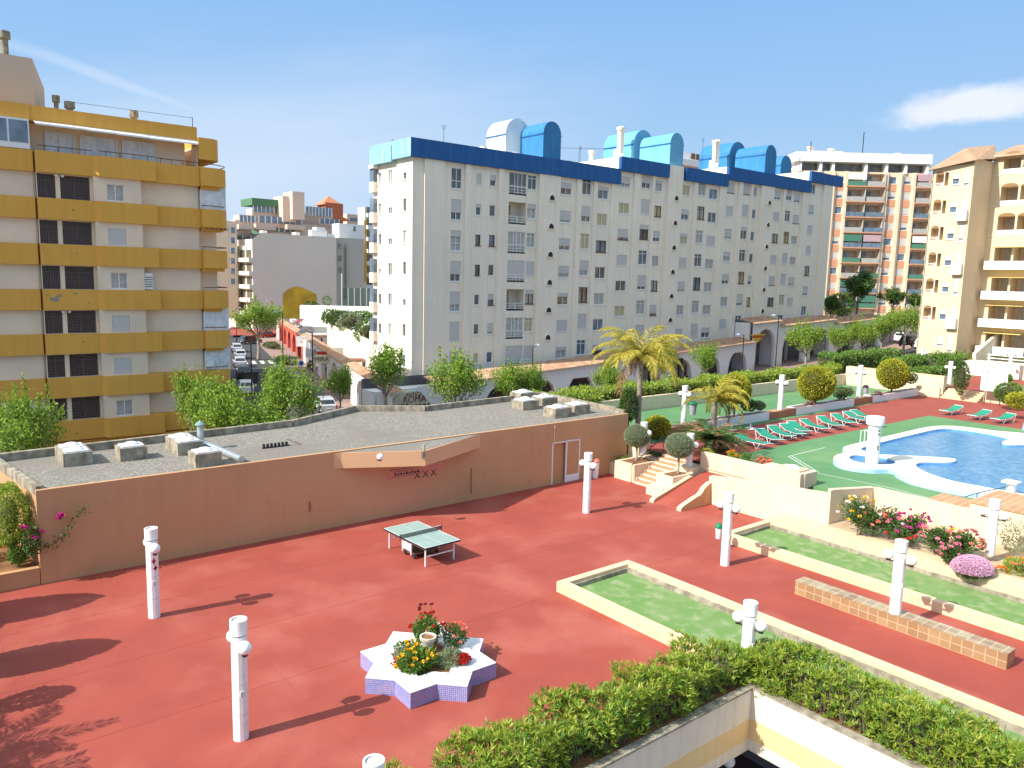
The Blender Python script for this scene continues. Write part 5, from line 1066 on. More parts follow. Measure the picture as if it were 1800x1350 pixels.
# barrel stair heads
def barrel(name,Y,u0,u1,vt,vb,ylen,m,door=False):
    x0,_=PY(u0,vb,Y); x1,_=PY(u1,vb,Y); _,zt=PY((u0+u1)/2,vt,Y); _,z0=PY((u0+u1)/2,vb,Y); r=(x1-x0)/2; cx=(x0+x1)/2; zs=zt-r*1.05
    g=MB(); n=14; prof=[(x0,z0-1.5)]+[(cx-r*math.cos(PI*k/n),zs+r*1.05*math.sin(PI*k/n)) for k in range(n+1)]+[(x1,z0-1.5)]
    g.poly([(x,Y,z) for x,z in prof]); g.poly([(x,Y+ylen,z) for x,z in prof][::-1])
    for (xa,za),(xb,zb) in zip(prof,prof[1:]): g.quad((xa,Y,za),(xa,Y+ylen,za),(xb,Y+ylen,zb),(xb,Y,zb))
    o=g.build(name,m,wb,smooth=False); g=MB(); g.box(x0-.06,x0,Y-.02,Y+ylen,zs-.12,zs); g.box(x1,x1+.06,Y-.02,Y+ylen,zs-.12,zs); g.build('gutter','bluep',o)
    if door: g=MB(); g.box(x0-.03,x0-.01,Y+ylen*.35,Y+ylen*.65,zs-1.3,zs-.35); g.build('roof_door','frame',o)
    return o
M['bluel']=mat('sky_blue_cladding',(.032,.19,.40),(.03,.17,.37),.5,.6,.05,40,streak=(.06,.24,.43)); M['bluev']=mat('faded_vault_blue',(.15,.42,.62),(.12,.37,.57),.6,.6,.05,40)
barrel('stair_head',YB+.02,954,985,213,285,4.2,'bluel'); barrel('stair_head',YB+3.6,888,931,208,268,3.2,mat('white_vault',(.62,.68,.70),(.5,.6,.66),1,.6),True)
barrel('stair_head',YB+.02,1176.5,1200,233,292,4.6,'bluev'); barrel('stair_head',YB+5.5,1113,1147,228,280,5.0,'bluev',True)
barrel('stair_head',YB+.02,1344,1363,254,302,4.6,'bluel'); barrel('stair_head',YB+5.5,1281,1311,249,293,5.0,'bluel',True)
barrel('stair_head',YB+9,1372,1391,273,300,3,'bluel')
g=MB()
for u,v,Y in((1090,224,66),(1094,223,66),(1257,247,66),(1262,246,66),(849,258,61.5),(1040,265,68),(999,283,61)):
    x,z=PY(u,v,Y); g=MB(); g.lathe(x,Y,[(.28,z-3),(.28,z-.3),(.4,z-.3),(.4,z)],10); g.build('chimney','cream',wb)
g=MB(); 
for u,v,Y in((930,255,61),(1262,262,62),(1520,232,120)): 
    pass
x,z=PY(1018,266,66); g.tube([(x,66,z-2),(x,66,z+.3)],.03,4)
for a,b in(((985,260),(1082,262)),): 
    p0=PY(*a,62);p1=PY(*b,66); g.tube([(p0[0],62,p0[1]),(p1[0],66,p1[1])],.02,4)

for u,v,Y,hh in((780,250,63,2.2),(1150,262,64,2.0),(1235,268,65,2.4),(1405,292,64,1.8),(1020,272,66,1.6),(690,262,66,1.5)):
    x,z=PY(u,v,Y); g.tube([(x,Y,z-1.5),(x,Y,z+hh-.6)],.025,4)
    for k in range(4): g.tube([(x-.35+.05*k,Y,z+hh-.7-.12*k),(x+.35-.05*k,Y,z+hh-.7-.12*k)],.012,3)
g.build('aerial','dark',wb)
g=MB(); x,z=PY(905,270,YB+.6); g.lathe(x,YB+.6,[(.05,z-.4),(.35,z),(.4,z+.1)],12); g.build('satellite_dish','white',wb)
# ------------------------------------------------------------------ shopping arcade at the foot of the block
ar=thing('shopping_arcade','white arched shopping arcade with a clay tile eave below the big block','arcade',(60,57,-2))
YA=57.0; FA=Fr(0,YA,1,0)
def tiles(g,fr,a0,a1,o0,o1,z0,z1,m=0,zz=lambda s:0,p=.28):
    n=int((a1-a0)/p); 
    for k in range(n):
        s0=a0+(a1-a0)*k/n; w_=(a1-a0)/n; prev=None
        for j in range(5):
            t=j/4; s=s0+w_*t; h=.07*math.sin(PI*t)
            cur=(fr.p(s,o0,z0+h+zz(s)),fr.p(s,o1,z1+h+zz(s)))
            if prev: g.quad(prev[0],cur[0],cur[1],prev[1],m)
            prev=cur
def zt(x): return .88+(x-38.5)*.048
segs=[(31.6,63.0,0),(63.0,84.5,-.0),(84.5,90.5,2.3),(90.5,104,1.6),(104,118,1.0)]
gw=MB(); gt=MB(); gi=MB()
for k,(a,b,dz) in enumerate(segs):
    n=max(1,round((b-a)/5.6)); arch=[]
    for j in range(n):
        s=a+(b-a)*(j+.5)/n; hw=(b-a)/n*.36
        if k==0 and j==0: arch.append((32.3,37.2,-2.2,2.62)); continue
        if s-hw<37.8 and k==0: continue
        arch.append((s-hw,s+hw,zt(s)+dz-3.3,2.3))
    st_=[a+(b-a)*j/4 for j in range(5)]
    zm=zt((a+b)/2)+dz
    FA.wall(gw,a,b,zg(a,57)-.3,zt(a)+dz-.25,[],depth=.45,arch=arch)
    gw.poly([(a,YA-.001,zt(a)+dz-.25),(b,YA-.001,zt(a)+dz-.25),(b,YA-.001,zt(b)+dz-.1),(a,YA-.001,zt(a)+dz-.1)])
    gw.box(a+.004,a+.3,YA+.46,60.2,-5,zt(a)+dz-.1); gw.box(b-.3,b-.004,YA+.46,60.2,-5,zt(b)+dz-.1)
    tiles(gt,FA,(a-.1 if k else 37.4),b+.1,.45,-2.0,dz-.12,dz+.38,zz=zt)
    gi.box(a,b,59.6,59.7,-5,zm); gw.box(a+.31,b-.31,YA+.47,60.18,zt(a)+dz-.4,zt(a)+dz-.12)
    
gw.build('arch_wall','white',ar); gt.build('tiled_eave','tileroof',ar)
gi.build('shop_front',mat('shop_dark',(.10,.09,.09),(.22,.2,.19),.5,.5),ar)
g=MB()
for x in np.arange(48,104,3.7): g.box(x,x+.25,59.3,59.6,-4,zt(x)-.3); 
for x in np.arange(66,76,1.3): g.box(x,x+.9,59.5,59.55,zg(x,60)+.2,zg(x,60)+2.3)
g.build('shop_pier','white',ar)
def txt(s,loc,size,rx,rz,mt,parent,name='lettering',ext=.01,sp_=1.0,align='CENTER'):
    c=bpy.data.curves.new(name,'FONT'); c.body=s; c.size=size; c.extrude=ext; c.align_x=align; c.space_character=sp_; o=bpy.data.objects.new('tmp',c); COL.objects.link(o); dg=bpy.context.evaluated_depsgraph_get(); me=bpy.data.meshes.new_from_object(o.evaluated_get(dg)); bpy.data.objects.remove(o)
    m=bpy.data.objects.new(name,me); me.materials.clear(); me.materials.append(M[mt] if isinstance(mt,str) else mt); COL.objects.link(m); m.parent=parent; q=ORG[parent.name]; m.location=(loc[0]-q[0],loc[1]-q[1],loc[2]-q[2]); m.rotation_euler=(rx,0,rz); ORG[m.name]=q; return m
# semicircular restaurant sign
xa,za=PY(676,715,YA-.1); xb,_=PY(762,712,YA-.1); cx=(xa+xb)/2; cx=34.75; rr=2.44; zp=.36
t=thing('arched_sign','big semicircular painted sign reading ANTICA ROMA in the first arcade arch','sign',(cx,YA,-3)); g=MB(); zb=-2.2; P=[(cx+rr,-3.3)]+[(cx+rr*math.cos(PI*k/24),zb+(zp-zb)*math.sin(PI*k/24)) for k in range(25)]+[(cx-rr,-3.3)]
g.prism([(0,0),(1,0),(1,1)],0,.001) if False else None
i=0; g.poly([(x,YA-.12,z) for x,z in P][::-1]); 
for (x0,z0),(x1,z1) in zip(P,P[1:]): g.quad((x0,YA-.12,z0),(x0,YA+.1,z0),(x1,YA+.1,z1),(x1,YA-.12,z1))
g.build('sign_panel',mat('sign_olive',(.74,.70,.50),(.60,.60,.42),.5,.8,col3=(.42,.33,.24),s3=.4),t)
g=MB(); 
for k in range(9):
    x=cx-rr*.72+k*rr*.18; h=1.3 if k<4 else 1.0; 
    for j in range(2): 
        g.box(x,x+.30,YA-.15,YA-.12,-2.0+j*.75,-2.0+j*.75+.55*(h/1.3))
g.build('painted_arcade',mat('sign_dark_arch',(.07,.055,.04)),t)
ts=(xb-xa)*.5/3.0
txt('ROMA',(35.2,YA-.16,-.62),.80,PI/2,0,mat('sign_letter',(.20,.06,.09)),t); txt('ANTICA',(35.1,YA-.16,-.08),.46,PI/2,0,MATS['sign_letter'],t)
x0,z0=PY(1130,646,YA); x1,z1=PY(1198,636,YA); t=thing('shop_sign','long dark fascia sign with golden restaurant lettering under the arcade','sign',(x0,YA,z0)); g=MB(); g.box(x0,x1,YA-.25,YA-.1,z0-.15,z0+.75); g.build('sign_panel',mat('sign_black',(.03,.028,.025)),t); txt('Restaurante El Escorial',((x0+x1)/2,YA-.27,z0+.12),.56,PI/2,0,mat('gold_letter',(.6,.48,.2)),t)
g=MB(); 
t=thing('hanging_banner','yellow triangular shop banner on the raised arcade','banner',(88,YA,4)); x0,z0=PY(1319,588,YA-.5); x1,_=PY(1345,588,YA-.5); _,z1=PY(1332,603,YA-.5); g=MB(); g.prism([(0,0),(1,0),(0,1)],0,0.01) if False else None; P=[(x0,z0),(x1,z0),((x0+x1)/2,z1)]; g.poly([(x,YA-.55,z) for x,z in P][::-1]); g.poly([(x,YA-.52,z) for x,z in P]); 
for (a,b),(c_,d) in zip(P,P[1:]+P[:1]): g.quad((a,YA-.55,b),(c_,YA-.55,d),(c_,YA-.52,d),(a,YA-.52,b))
g.build('banner_cloth',mat('banner_yellow',(.7,.45,.04)),t)
g=MB(); g.box(x0+.4,x1-.4,YA-.57,YA-.555,z0-.45,z0-.15); g.build('lettering',mat('banner_red',(.5,.1,.03)),t)
# ------------------------------------------------------------------ side street shop row (right of the side street)
sh=thing('street_shop_row','low white and red shop row with a clay tile coping along the side street','shops',(32,58,-3))
a=PZ(690,690,.7); b=PZ(487,561,.7); LR=math.hypot(a[0]-b[0],a[1]-b[1]); FS=Fr(b[0],b[1],a[0]-b[0],a[1]-b[1])   # s from far to near, outward = right of direction
sgn=1
g=MB(); gr=MB(); gt=MB(); L1=LR*.42
def arches(s0,s1,n): return [(s0+(s1-s0)*(j+.2)/n,s0+(s1-s0)*(j+.8)/n,-1.6,1.5) for j in range(n)]
FS.wall(gr,0,L1,-3.4,.55,[],depth=.5,arch=arches(4,L1-1,5)); FS.wall(g,L1,LR,-3.4,.55,[],depth=.5,arch=arches(L1+1,LR-1,7)); FS.box(g,-.2,4.0,-.01,.12,-3.4,.6)
gr.build('red_arch_wall',mat('red_shop_render',(.50,.09,.06),(.45,.08,.05),.5,.9),sh); g.build('white_arch_wall','white',sh)
tiles(gt,FS,0,LR,.35,-1.0,.58,.78); gt.build('tile_coping','tileroof',sh)
g=MB(); FS.box(g,0,LR-10,-3.2,-3.0,-3.4,.4); g.build('shop_front',mat('shop_interior',(.16,.13,.12)),sh)
g=MB()
for s,d,z,w_ in((L1*.30,-5,0.2,3),(L1*.8,-9,.45,4),(L1*1.15,-8,.2,5),(L1*1.55,-7,.15,4)): FS.box(g,s,s+w_,d-3,-1.1,-3,z)
FS.box(g,0,LR-16,-13,-12.6,-3.4,1.3); FS.box(g,LR*.62,LR*.64,-12,-1,-3,.9)
g.build('flat_roof',mat('shop_roof',(.62,.58,.52),(.5,.46,.42),.5,.9),sh)
gt=MB(); 
for s,d0,d1 in((L1*.95,-1.0,-6),(L1*1.25,-1.0,-7),(L1*1.75,-1,-9)): 
    f2=Fr(*FS.p(s,-1.0,0)[:2],-FS.dy*-1,-FS.dx); 
    FS.box(gt,s,s+1.6,d1,d0,.3,.62)
gt.build('roof_tile_strip',mat('terracotta_roof',(.42,.20,.13),(.5,.3,.2),2,.9,brick=(.3,1,.03,(.25,.12,.08),'side',0)),sh)
g=MB(); 
for k in range(3): FS.box(g,L1*.12+k*1.5,L1*.12+k*1.5+.9,-3,-2,.5,1.1)
g.build('roof_unit','white',sh)
t=thing('solar_collector','pair of tilted dark red solar panels on the shop row roof','solar panel',FS.p(L1*.35,-2,.6)); 
for k in range(2):
    q=FS.p(L1*.33+k*1.6,-2.6,1.2); g=MB(); g.box(q[0]-.7,q[0]+.7,q[1]-.6,q[1]+.6,q[2],q[2]+.07); g.v=[(x,y,z+(x-q[0])*.5) for x,y,z in g.v]; g.build('panel',mat('panel_red',(.25,.04,.05),rough=.3),t); g=MB(); g.tube([(q[0]-.6,q[1],q[2]-.3),(q[0]-.6,q[1],q[2]-.9)],.05,5); g.tube([(q[0]+.5,q[1],q[2]+.2),(q[0]+.5,q[1],q[2]-.9)],.05,5); g.build('support','frame',t)
def sbox(label,u0,v0,u1,v1,z,mt,name='shop_sign',text=None,tm=None,th=.15,tsz=.5):
    """sign board facing the viewer down the side street"""
    x,y=PZ((u0+u1)/2,v1,z); d=Vector((x,y,z-H)).dot(CF); w_=(u1-u0)/FPX*d; h_=(v1-v0)/FPX*d; rz=-math.atan2(x,y); t=thing(name,label,'sign',(x,y,z)); g=MB(); g.box(x-w_/2,x+w_/2,y-th/2,y+th/2,z,z+h_,rz=rz,c=(x,y)); g.build('sign_panel',mt,t)
    n=Vector((x,y,0)).normalized()
    if text: txt(text,(x-n.x*(th/2+.02),y-n.y*(th/2+.02),z+h_*.28),tsz,PI/2,rz,tm,t)
    return t
sbox('cream box sign with dark lettering MIRA on the shop row',553,624,578,639,-.6,mat('sign_cream',(.72,.66,.42)),text='MIRA',tm='dark',tsz=.75)
sbox('red strip sign above the cream box sign',557,618,575,623.5,.35,mat('sign_red',(.5,.04,.03)))
sbox('white square sign high on the red shop front',521,591,539,609,-.8,'white',text='-',tm=mat('sign_red2',(.5,.04,.03)),tsz=1.2)
sbox('smaller white sign lower on the red shop front',537,613,548,628,-1.2,'white')
sbox('tall narrow white sign panel at the near shops',538,584,543,612,-.5,'white')
t=thing('information_sign','round blue and white information sign on a thin post by the shops','sign',(*PZ(529,640,-3.2),-3.2)); x,y=PZ(529,645,-3.2); zc=TZ(x,y,638.5); g=MB(); g.tube([(x,y,-3.2),(x,y,zc)],.04,6); g.build('post','dark',t); g=MB(); g.tube([(x-.0,y-.06,zc),(x+.0,y+.0,zc)],.5,20); g.build('sign_panel','white',t); g=MB(); g.tube([(x-.0,y-.08,zc),(x+.0,y-.061,zc)],.30,20); g.build('blue_disc',mat('disc_blue',(.02,.08,.4)),t)
sbox('small red and white parking sign at the corner of the ochre building',393,649,404,660,-.3,'white',name='parking_sign')
# green fence, pots and terrace wall behind the shops
t=thing('terrace_wall','long white garden wall behind the shop row under the green fence','wall',(60,115,2)); g=MB(); p0=PY(527,537,150); p1=PY(652,540,128)
slope_=lambda x,y:p0[1]+(p1[1]-p0[1])*(x-p0[0])/(p1[0]-p0[0])
g.prism([(p0[0],150),(p1[0],128),(p1[0]+.5,128.6),(p0[0]+.5,150.6)],-3,slope_); g.build('wall_body','white',t)
t=thing('court_fence','tall green mesh fence of a sports court beside the white block','fence',(70,118,4)); nf=bpy.data.materials.new('green_mesh'); nf.use_nodes=True; b_=nf.node_tree.nodes['Principled BSDF']; b_.inputs['Base Color'].default_value=(.06,.15,.10,1); b_.inputs['Alpha'].default_value=.55; M['gmesh']=nf
(xa,za),(xb,_)=PY(601,506,160),PY(655,506,160); zb_=PY(601,545,160)[1]; g=MB(); g.quad((xa,160,zb_),(xb,160,zb_),(xb,160,za),(xa,160,za)); (xc,zc_)=PY(520,531,112); g.build('mesh_panel','gmesh',t); g=MB()
for k in range(6): x=xa+(xb-xa)*k/5; g.tube([(x,160,0),(x,160,za+(3.2 if k==0 else 0))],.09,5)
g.build('post','frame',t)
x,z=PY(575,540,144); t=thing('terracotta_pot','terracotta pot with a small plant on the white garden wall','pot',(x,144,z-.8)); g=MB(); g.lathe(x,144,[(.35,z-1.0),(.55,z+.5),(.6,z+.5)],12); g.build('pot_body','tileroof',t); g=MB(); crown(g,(x,144,z+1.3),(.9,.9,.8),260,.35,.12); g.build('foliage','lmid',t)
x,z=PY(548,537,149); bush('wall_shrub','dark shrub beside the terracotta pot on the white wall','shrub',(x,149,z),(1.6,1,1.0),300,.35,.2,'ldark',.3,.6)
for u,v,w_,h_,Y,lf,lb in((600,562,1,.8,92,'ldark','dark hedge clump behind the shop row'),(615,566,1,.9,90,'lgrey','pale brown dry shrub behind the shop row'),(647,585,1,1.2,82,'lmid','rounded green bush by the corner of the white block'),(585,558,1,.7,97,'lmid','green shrub behind the red shop'),(630,556,1,.4,94,'lmid','trailing greenery on the white garden wall')):
    x,z=PY(u,v,Y); bush('garden_bush',lb,'bush',(x,Y,z),(2.0*w_,1.6,1.5*h_),900,.32,.16,lf,.3,.75)
t=thing('garden_slope','sloping pale garden wall descending behind the shop row','wall',(50,80,-2)); g=MB(); a1=PY(575,562,100); b1=PY(655,602,76); g.v=[]; 
def slopewall(g,x0,y0,z0,x1,y1,z1,th=.3,zb=-4):
    i=len(g.v); g.v+=[(x0,y0,zb),(x1,y1,zb),(x1+th,y1,zb),(x0+th,y0,zb),(x0,y0,z0),(x1,y1,z1),(x1+th,y1,z1),(x0+th,y0,z0)]
    for q in((4,5,6,7),(0,1,5,4),(2,3,7,6),(1,2,6,5),(3,0,4,7)): g.f.append(tuple(i+k for k in q)); g.m.append(0)
slopewall(g,a1[0],100,a1[1],b1[0],76,b1[1]); g.build('wall_body','cream',t)
# ------------------------------------------------------------------ ochre apartment building on the left
yb=thing('ochre_apartment_block','apartment block with ochre balcony bands and dark grilles at the left','building',(5,58,-3))
YY=55.0; FY=Fr(0,YY,1,0); FH=2.72; XL=-16
g=MB(); go=MB()
wallh=[]; 
for k in range(7):
    zt_=17.0-FH*k
    for a,b,o in((XL,7.45,.32),(7.56,10.55,.50),(10.85,14.15,.80),(14.2,17.0,.34)): FY.box(go,a,b,-.3,o,zt_-1.24,zt_)
    go.prism([FY.p(10.55,-.3,0)[:2],FY.p(10.85,-.3,0)[:2],FY.p(10.85,.8,0)[:2],FY.p(10.55,.5,0)[:2]],zt_-1.24,zt_)
    if k<6:
        z0=zt_-FH; z1=zt_-1.24
        FY.box(g,14.2-.95,17.0,-.3,0,z0,z1); FY.box(g,XL,7.45,-.3,.03,z0,z1)
        FY.wall(g,7.56,10.56,z0,z1,[(7.62,8.57,z0+.02,z1-.06),(8.82,10.42,z0+.02,z1-.06)],o=.22,depth=.4)
        FY.wall(g,10.56,13.27,z0,z1,[(11.27,12.27,z0+.08,z0+1.1)],o=.62,depth=.15); g.quad(FY.p(13.27,.62,z0),FY.p(13.27,-.2,z0),FY.p(13.27,-.2,z1),FY.p(13.27,.62,z1)); g.quad(FY.p(10.56,.22,z0),FY.p(10.56,.62,z0),FY.p(10.56,.62,z1),FY.p(10.56,.22,z1))
        FY.box(g,7.45,7.56,-.3,-.05,z0,z1)
g.box(XL,16.98,YY+.3,YY+14,-4,17.0); g.box(16.98,17.02,YY+.0,YY+14,-4,18.4); g.build('wall','ycream',yb); FY.box(go,XL,17.0,-.3,.3,-3.4,-.65); gb_=go.build('balcony_band','yellow',yb)
def patch(cx,cz,r,o=.506):
    g=MB(); P=[(cx+r*random.uniform(.5,1.2)*math.cos(a*PI/5)*1.3,cz+r*random.uniform(.4,1)*math.sin(a*PI/5)) for a in range(10)]; g.poly([FY.p(x,o,z) for x,z in P]); return g
for cx,cz,r in((8.15,8.25,.22),(8.4,8.45,.12),(9.3,8.6,.09),(7.8,8.5,.07),(10.0,8.0,.06)): patch(cx,cz,r).build('peeled_paint',mat('bare_render',(.30,.26,.22)),gb_)
for cx,cz in((9.4,13.65),(9.5,11.05),(9.6,5.6)): patch(cx,cz,.05).build('drain_hole','dark',gb_)
for k in range(6):
    z0=17.0-FH*(k+1); z1=17.0-FH*k-1.24
    for a,b in((7.62,8.57),(8.82,10.42)):
        g=MB(); y=YY-.16; n=int((b-a)/.085)
        for j in range(n+1): xx=a+(b-a)*j/n; g.box(xx-.008,xx+.008,y-.008,y+.008,z0+.02,z1-.06)
        for j in range(14): zz=z0+.05+j*.1; (g.box(a,b,y-.009,y+.007,zz,zz+.016) if zz<z1-.06 else 0)
        gr_=g.build('window_grille',mat('grille_brown',(.20,.15,.14)),yb); g=MB(); g.box(a,b,YY+.1,YY+.14,z0,z1); g.build('pane',mat('dark_recess_glass',(.012,.01,.012),rough=.2),gr_)
        g=MB(); xx=(a+b)/2; g.box(xx-.03,xx+.03,YY+.05,YY+.1,z0,z1); g.box(a,b,YY+.055,YY+.09,z1-.45,z1-.4); g.build('inner_frame','brownf',gr_)
    g=MB(); 
    if k in(0,3): g.sphere((8.6,YY-.3,z1-.12),.1,8); g.sphere((8.95,YY-.3,z1-.12),.1,8); g.build('globe_lamp','globe',yb,smooth=True)
    window(yb,FY,11.27,12.27,z0+.08,z0+1.1,.62,'two',1.0 if k in(1,3,4) else 0,'curt','frame','window',.15,False)
g=MB(); z=8.9; FY.box(g,13.32,13.8,.02,.5,z,z+1.05); a_=g.build('air_conditioner','frame',yb)
g=MB(); 
for k in range(5): FY.box(g,13.34,13.78,.5,.51,z+.15+k*.15,z+.2+k*.15)
g.build('fan_grille','dark',a_)
# upper setback floor
g=MB(); g.box(XL,16.5,YY+1.0,YY+12,16.9,18.7); g.build('penthouse_wall','ycream',yb)
F3=Fr(0,YY+1.0,1,0)
for a,b in((8.3,9.9),(10.2,12.3),(12.6,14.6)): window(yb,F3,a,b,17.02,18.35,.2,'two',0,'curtw','frame','terrace_door',sill=False)
g=MB(); FY.box(g,XL,17.02,-1.3,.0,18.72,19.6); FY.box(g,XL,7.45,-1,.1,18.73,19.62); g.build('fascia','yellow',yb)
g=MB()
for a,b,o in((7.6,10.3,.75),(10.32,11.9,.6),(11.95,13.9,.5),(13.95,17.0,.35)):
    i=len(g.v); g.v+=[FY.p(a,0,18.74),FY.p(b,0,18.74),FY.p(b,o,18.52),FY.p(a,o,18.52),FY.p(b,o,18.42),FY.p(a,o,18.42)]; g.f+=[(i,i+1,i+2,i+3),(i+3,i+2,i+4,i+5)]; g.m+=[0,0]
g.build('awning','frame',yb)
g=MB(); 
for a,b,o in((7.7,10.6,.42),(10.9,14.1,.72),(14.25,17.0,.28)):
    p=[FY.p(a,o,17.3),FY.p(b,o,17.3)]; g.tube(p,.03,6)
    for k in range(4): s=a+(b-a)*(k+.5)/4; g.tube([FY.p(s,o,17),FY.p(s,o,17.3)],.02,5)
g.build('terrace_railing','brownf',yb)
g=MB(); FY.box(g,3.2,7.35,.0,.34,17.02,18.72); e=g.build('glazed_gallery','frame',yb); g=MB()
for k in range(4): a=3.25+k*1.03; FY.box(g,a,a+.93,.34,.36,17.35,18.6)
g.build('pane','glassb',e)
for k,z in((0,12.9),(1,4.8),(2,2.1)): window(yb,FY,4.4,5.9,z-FH*0,z+.95,.03,'two',.0,'glassb','frame','window',.1,False)
# roof tower and chimneys
g=MB(); _,ztw=PY(52,102,YY+1); x1,_=PY(57,110,YY+1); g.box(XL+6,x1,YY+1,YY+7,19.5,ztw); g.prism([(x1,YY+1),(x1+.9,YY+3.4),(x1+.9,YY+7),(x1,YY+7)],19.5,lambda x,y:ztw-(1.2 if x>x1+.5 else 0)); g.build('roof_tower',mat('tower_render',(.60,.47,.36),(.56,.44,.33),.5,.9),yb)
g=MB(); 
for u,v,w_,vb in((98,168,.22,190),(122,179,.3,195),(235,195,.28,210),(6,55,.35,100)):
    x,z=PY(u,v,YY+1.5); _,zb=PY(u,vb,YY+1.5); g=MB(); g.lathe(x,YY+1.5,[(w_*.6,zb-1.5),(w_*.6,z-.45),(w_,z-.4),(w_,z)],10); g.build('chimney','conc',yb)
g=MB(); x,z=PY(338,206,YY+.5); g.tube([(x,YY+.5,19.3),(x,YY+.5,z)],.025,5); x2,z2=PY(130,180,YY+.5); g.tube([(x2,YY+.5,z2),(x,YY+.5,z-.05)],.012,4); g.build('aerial_wire','dark',yb)
# side balconies with rounded corner
def rbalc(z0,z1,x1=18.95,y0=YY-.62,y1=YY+5,r=1.15,name='side_balcony',mt='yellow'):
    pts=[(17.02,y0),(x1-r,y0)]+[(x1-r+r*math.sin(PI/2*k/6),y0+r-r*math.cos(PI/2*k/6)) for k in range(1,7)]+[(x1,y1),(17.02,y1)]; g=MB(); g.prism(pts,z0,z1); o=g.build(name,mt,yb,smooth=False); return o,pts
for k in range(7):
    zt_=17.0-FH*k; o,pts=rbalc(zt_-1.2,zt_)
    g=MB(); g.prism([(17.05,YY-.35),(18.2,YY-.35),(18.75,YY+.35),(18.75,YY+4.6),(17.05,YY+4.6)],zt_-1.42,zt_-1.19); g.build('balcony_soffit','yellow',yb)
    g=MB(); g.prism([(17.02,YY+.6),(18.3,YY+.6),(18.3,YY+5),(17.02,YY+5)],zt_-FH,zt_-1.2); w_=g.build('side_wall','ycream',yb)
    g=MB(); pp=[(x,y,zt_+.22) for x,y in pts[:9]]; pp=[(x*.998,y+.06,z) for x,y,z in pp]; g.tube(pp,.03,5); g.build('balcony_rail','brownf',o)
    if k in(0,3,4):
        g=MB(); g.prism([(17.05,YY-.2),(18.7,YY-.2),(18.85,YY+.2),(18.85,YY+4),(17.05,YY+4)],zt_-FH,zt_-1.2); q=g.build('balcony_glazing','curtw',yb); g=MB(); 
        for xx in(17.05,17.85,18.68): g.box(xx,xx+.06,YY-.24,YY-.2,zt_-FH,zt_-1.2)
        g.build('glazing_bar','frame',q)
    if k in(4,5): g=MB(); g.box(17.1,17.55,YY-.5,YY-.25,zt_-FH+.1,zt_-FH+.65); g.build('air_conditioner','frame',yb)
rbalc(17.55,18.95,18.5,YY-.2,YY+4,.75,'roof_drum')
g=MB()
for j in range(6): g.tube([(17.1+j*.32,YY-.6,13.0),(17.1+j*.32,YY+1,13.0)],.05,5)
g.build('pergola_beam','tileroof',yb)
nb_=thing('shading_building','unseen beige apartment block behind the ochre one, added to shade the side street','building',(10,90,-3)); g=MB(); q=[sp(24,-12),sp(24,-26),sp(54,-26),sp(54,-12)]; g.prism([(a[0],a[1]) for a in q],-3.4,16.5); g.build('wall','opale',nb_)  # added out of view, sized so its shadow covers the side road
FN=Fr(*sp(24,-11.98)[:2],SD.x,SD.y)
for k in range(6):
    for j in range(5): g=MB(); FN.box(g,2+j*5.4,3.6+j*5.4,-.02,.03,-1+k*2.9,.4+k*2.9); g.build('window','glassb',nb_)
# ------------------------------------------------------------------ cream balconied building on the right
rb=thing('cream_apartment_building','cream apartment building with arched balconies and a clay tile roof on the right','building',(86,33,2))
X1,Y1,X2=83.8,32.85,88.3; FR1=Fr(X1,36.7,0,-1); FR2=Fr(X2,Y1,0,-1); FRm=Fr(X1,Y1,1,0); L1=36.7-Y1
MC=mat('cream_facade',(.72,.57,.37),(.68,.54,.345),.5,.9,.2,50); MS=mat('peach_side',(.70,.54,.36),(.66,.51,.34),.5,.9,.2,50)
rows=[20.3,17.55,14.95,12.3,9.65,6.9]
hol=[]
for z in rows: hol+=[(.35,1.12,z+.1,z+1.25,.9),(1.22,1.55,z+.1,z+1.4,.9),(1.9,2.6,z+.15,z+1.25,.12),(3.0,3.5,z-.15,z+1.6,.12)]
hol+=[(1.9,2.6,4.3,5.5,.12),(2.95,3.5,3.6,5.7,.12)]
g=MB(); FR1.wall(g,0,L1,1.8,22.3,hol); 
g.box(X1+1,X2+9,Y1+.03,36.66,1.8,22.3); g.box(X1,X1+1,36.6,36.66,1.8,22.3); g.build('wall',MC,rb)
g=MB(); FRm.wall(g,0,X2-X1,1.8,22.9,[]); g.build('side_wall',MS,rb)
for i,z in enumerate(rows):
    g=MB(); FR1.box(g,.3,1.6,-.95,-.9,z,z+1.5); l=g.build('balcony_recess',MS,rb)
    g=MB(); FR1.box(g,.33,1.14,.0,.05,z+.02,z+.08); FR1.box(g,.33,1.14,.0,.04,z+.2,z+.25); FR1.box(g,.33,1.14,.0,.04,z+.36,z+.41); FR1.box(g,1.14,1.2,-.3,.05,z,z+1.35); g.build('balcony_rail','frame',l)
    g=MB(); P=[(.35+.385*(1-math.cos(PI*k/8)),z+1.25+.3*math.sin(PI*k/8)) for k in range(9)]; g.poly([FR1.p(s,.005,q) for s,q in P]); g.build('arch_shade',mat('arch_shadow',(.30,.17,.08)),l)  # flat sheet coloured dark as the recess shade in the arch top
    window(rb,FR1,1.9,2.6,z+.15,z+1.25,0,'n',.5,'glassb','frame','window',.12); window(rb,FR1,3.0,3.5,z-.15,z+1.6,0,'n',.8,'curt','frame','narrow_window',.12)
    if i in(1,3,5): g=MB(); FR1.box(g,2.75,3.72,0,.45,z-.7,z+.35); g.build('window_balcony','white',rb)
for a,b,c,d in((1.9,2.6,4.3,5.5),(2.95,3.5,3.6,5.7)): window(rb,FR1,a,b,c,d,0,'n',.8,'curt','frame','window',.12)
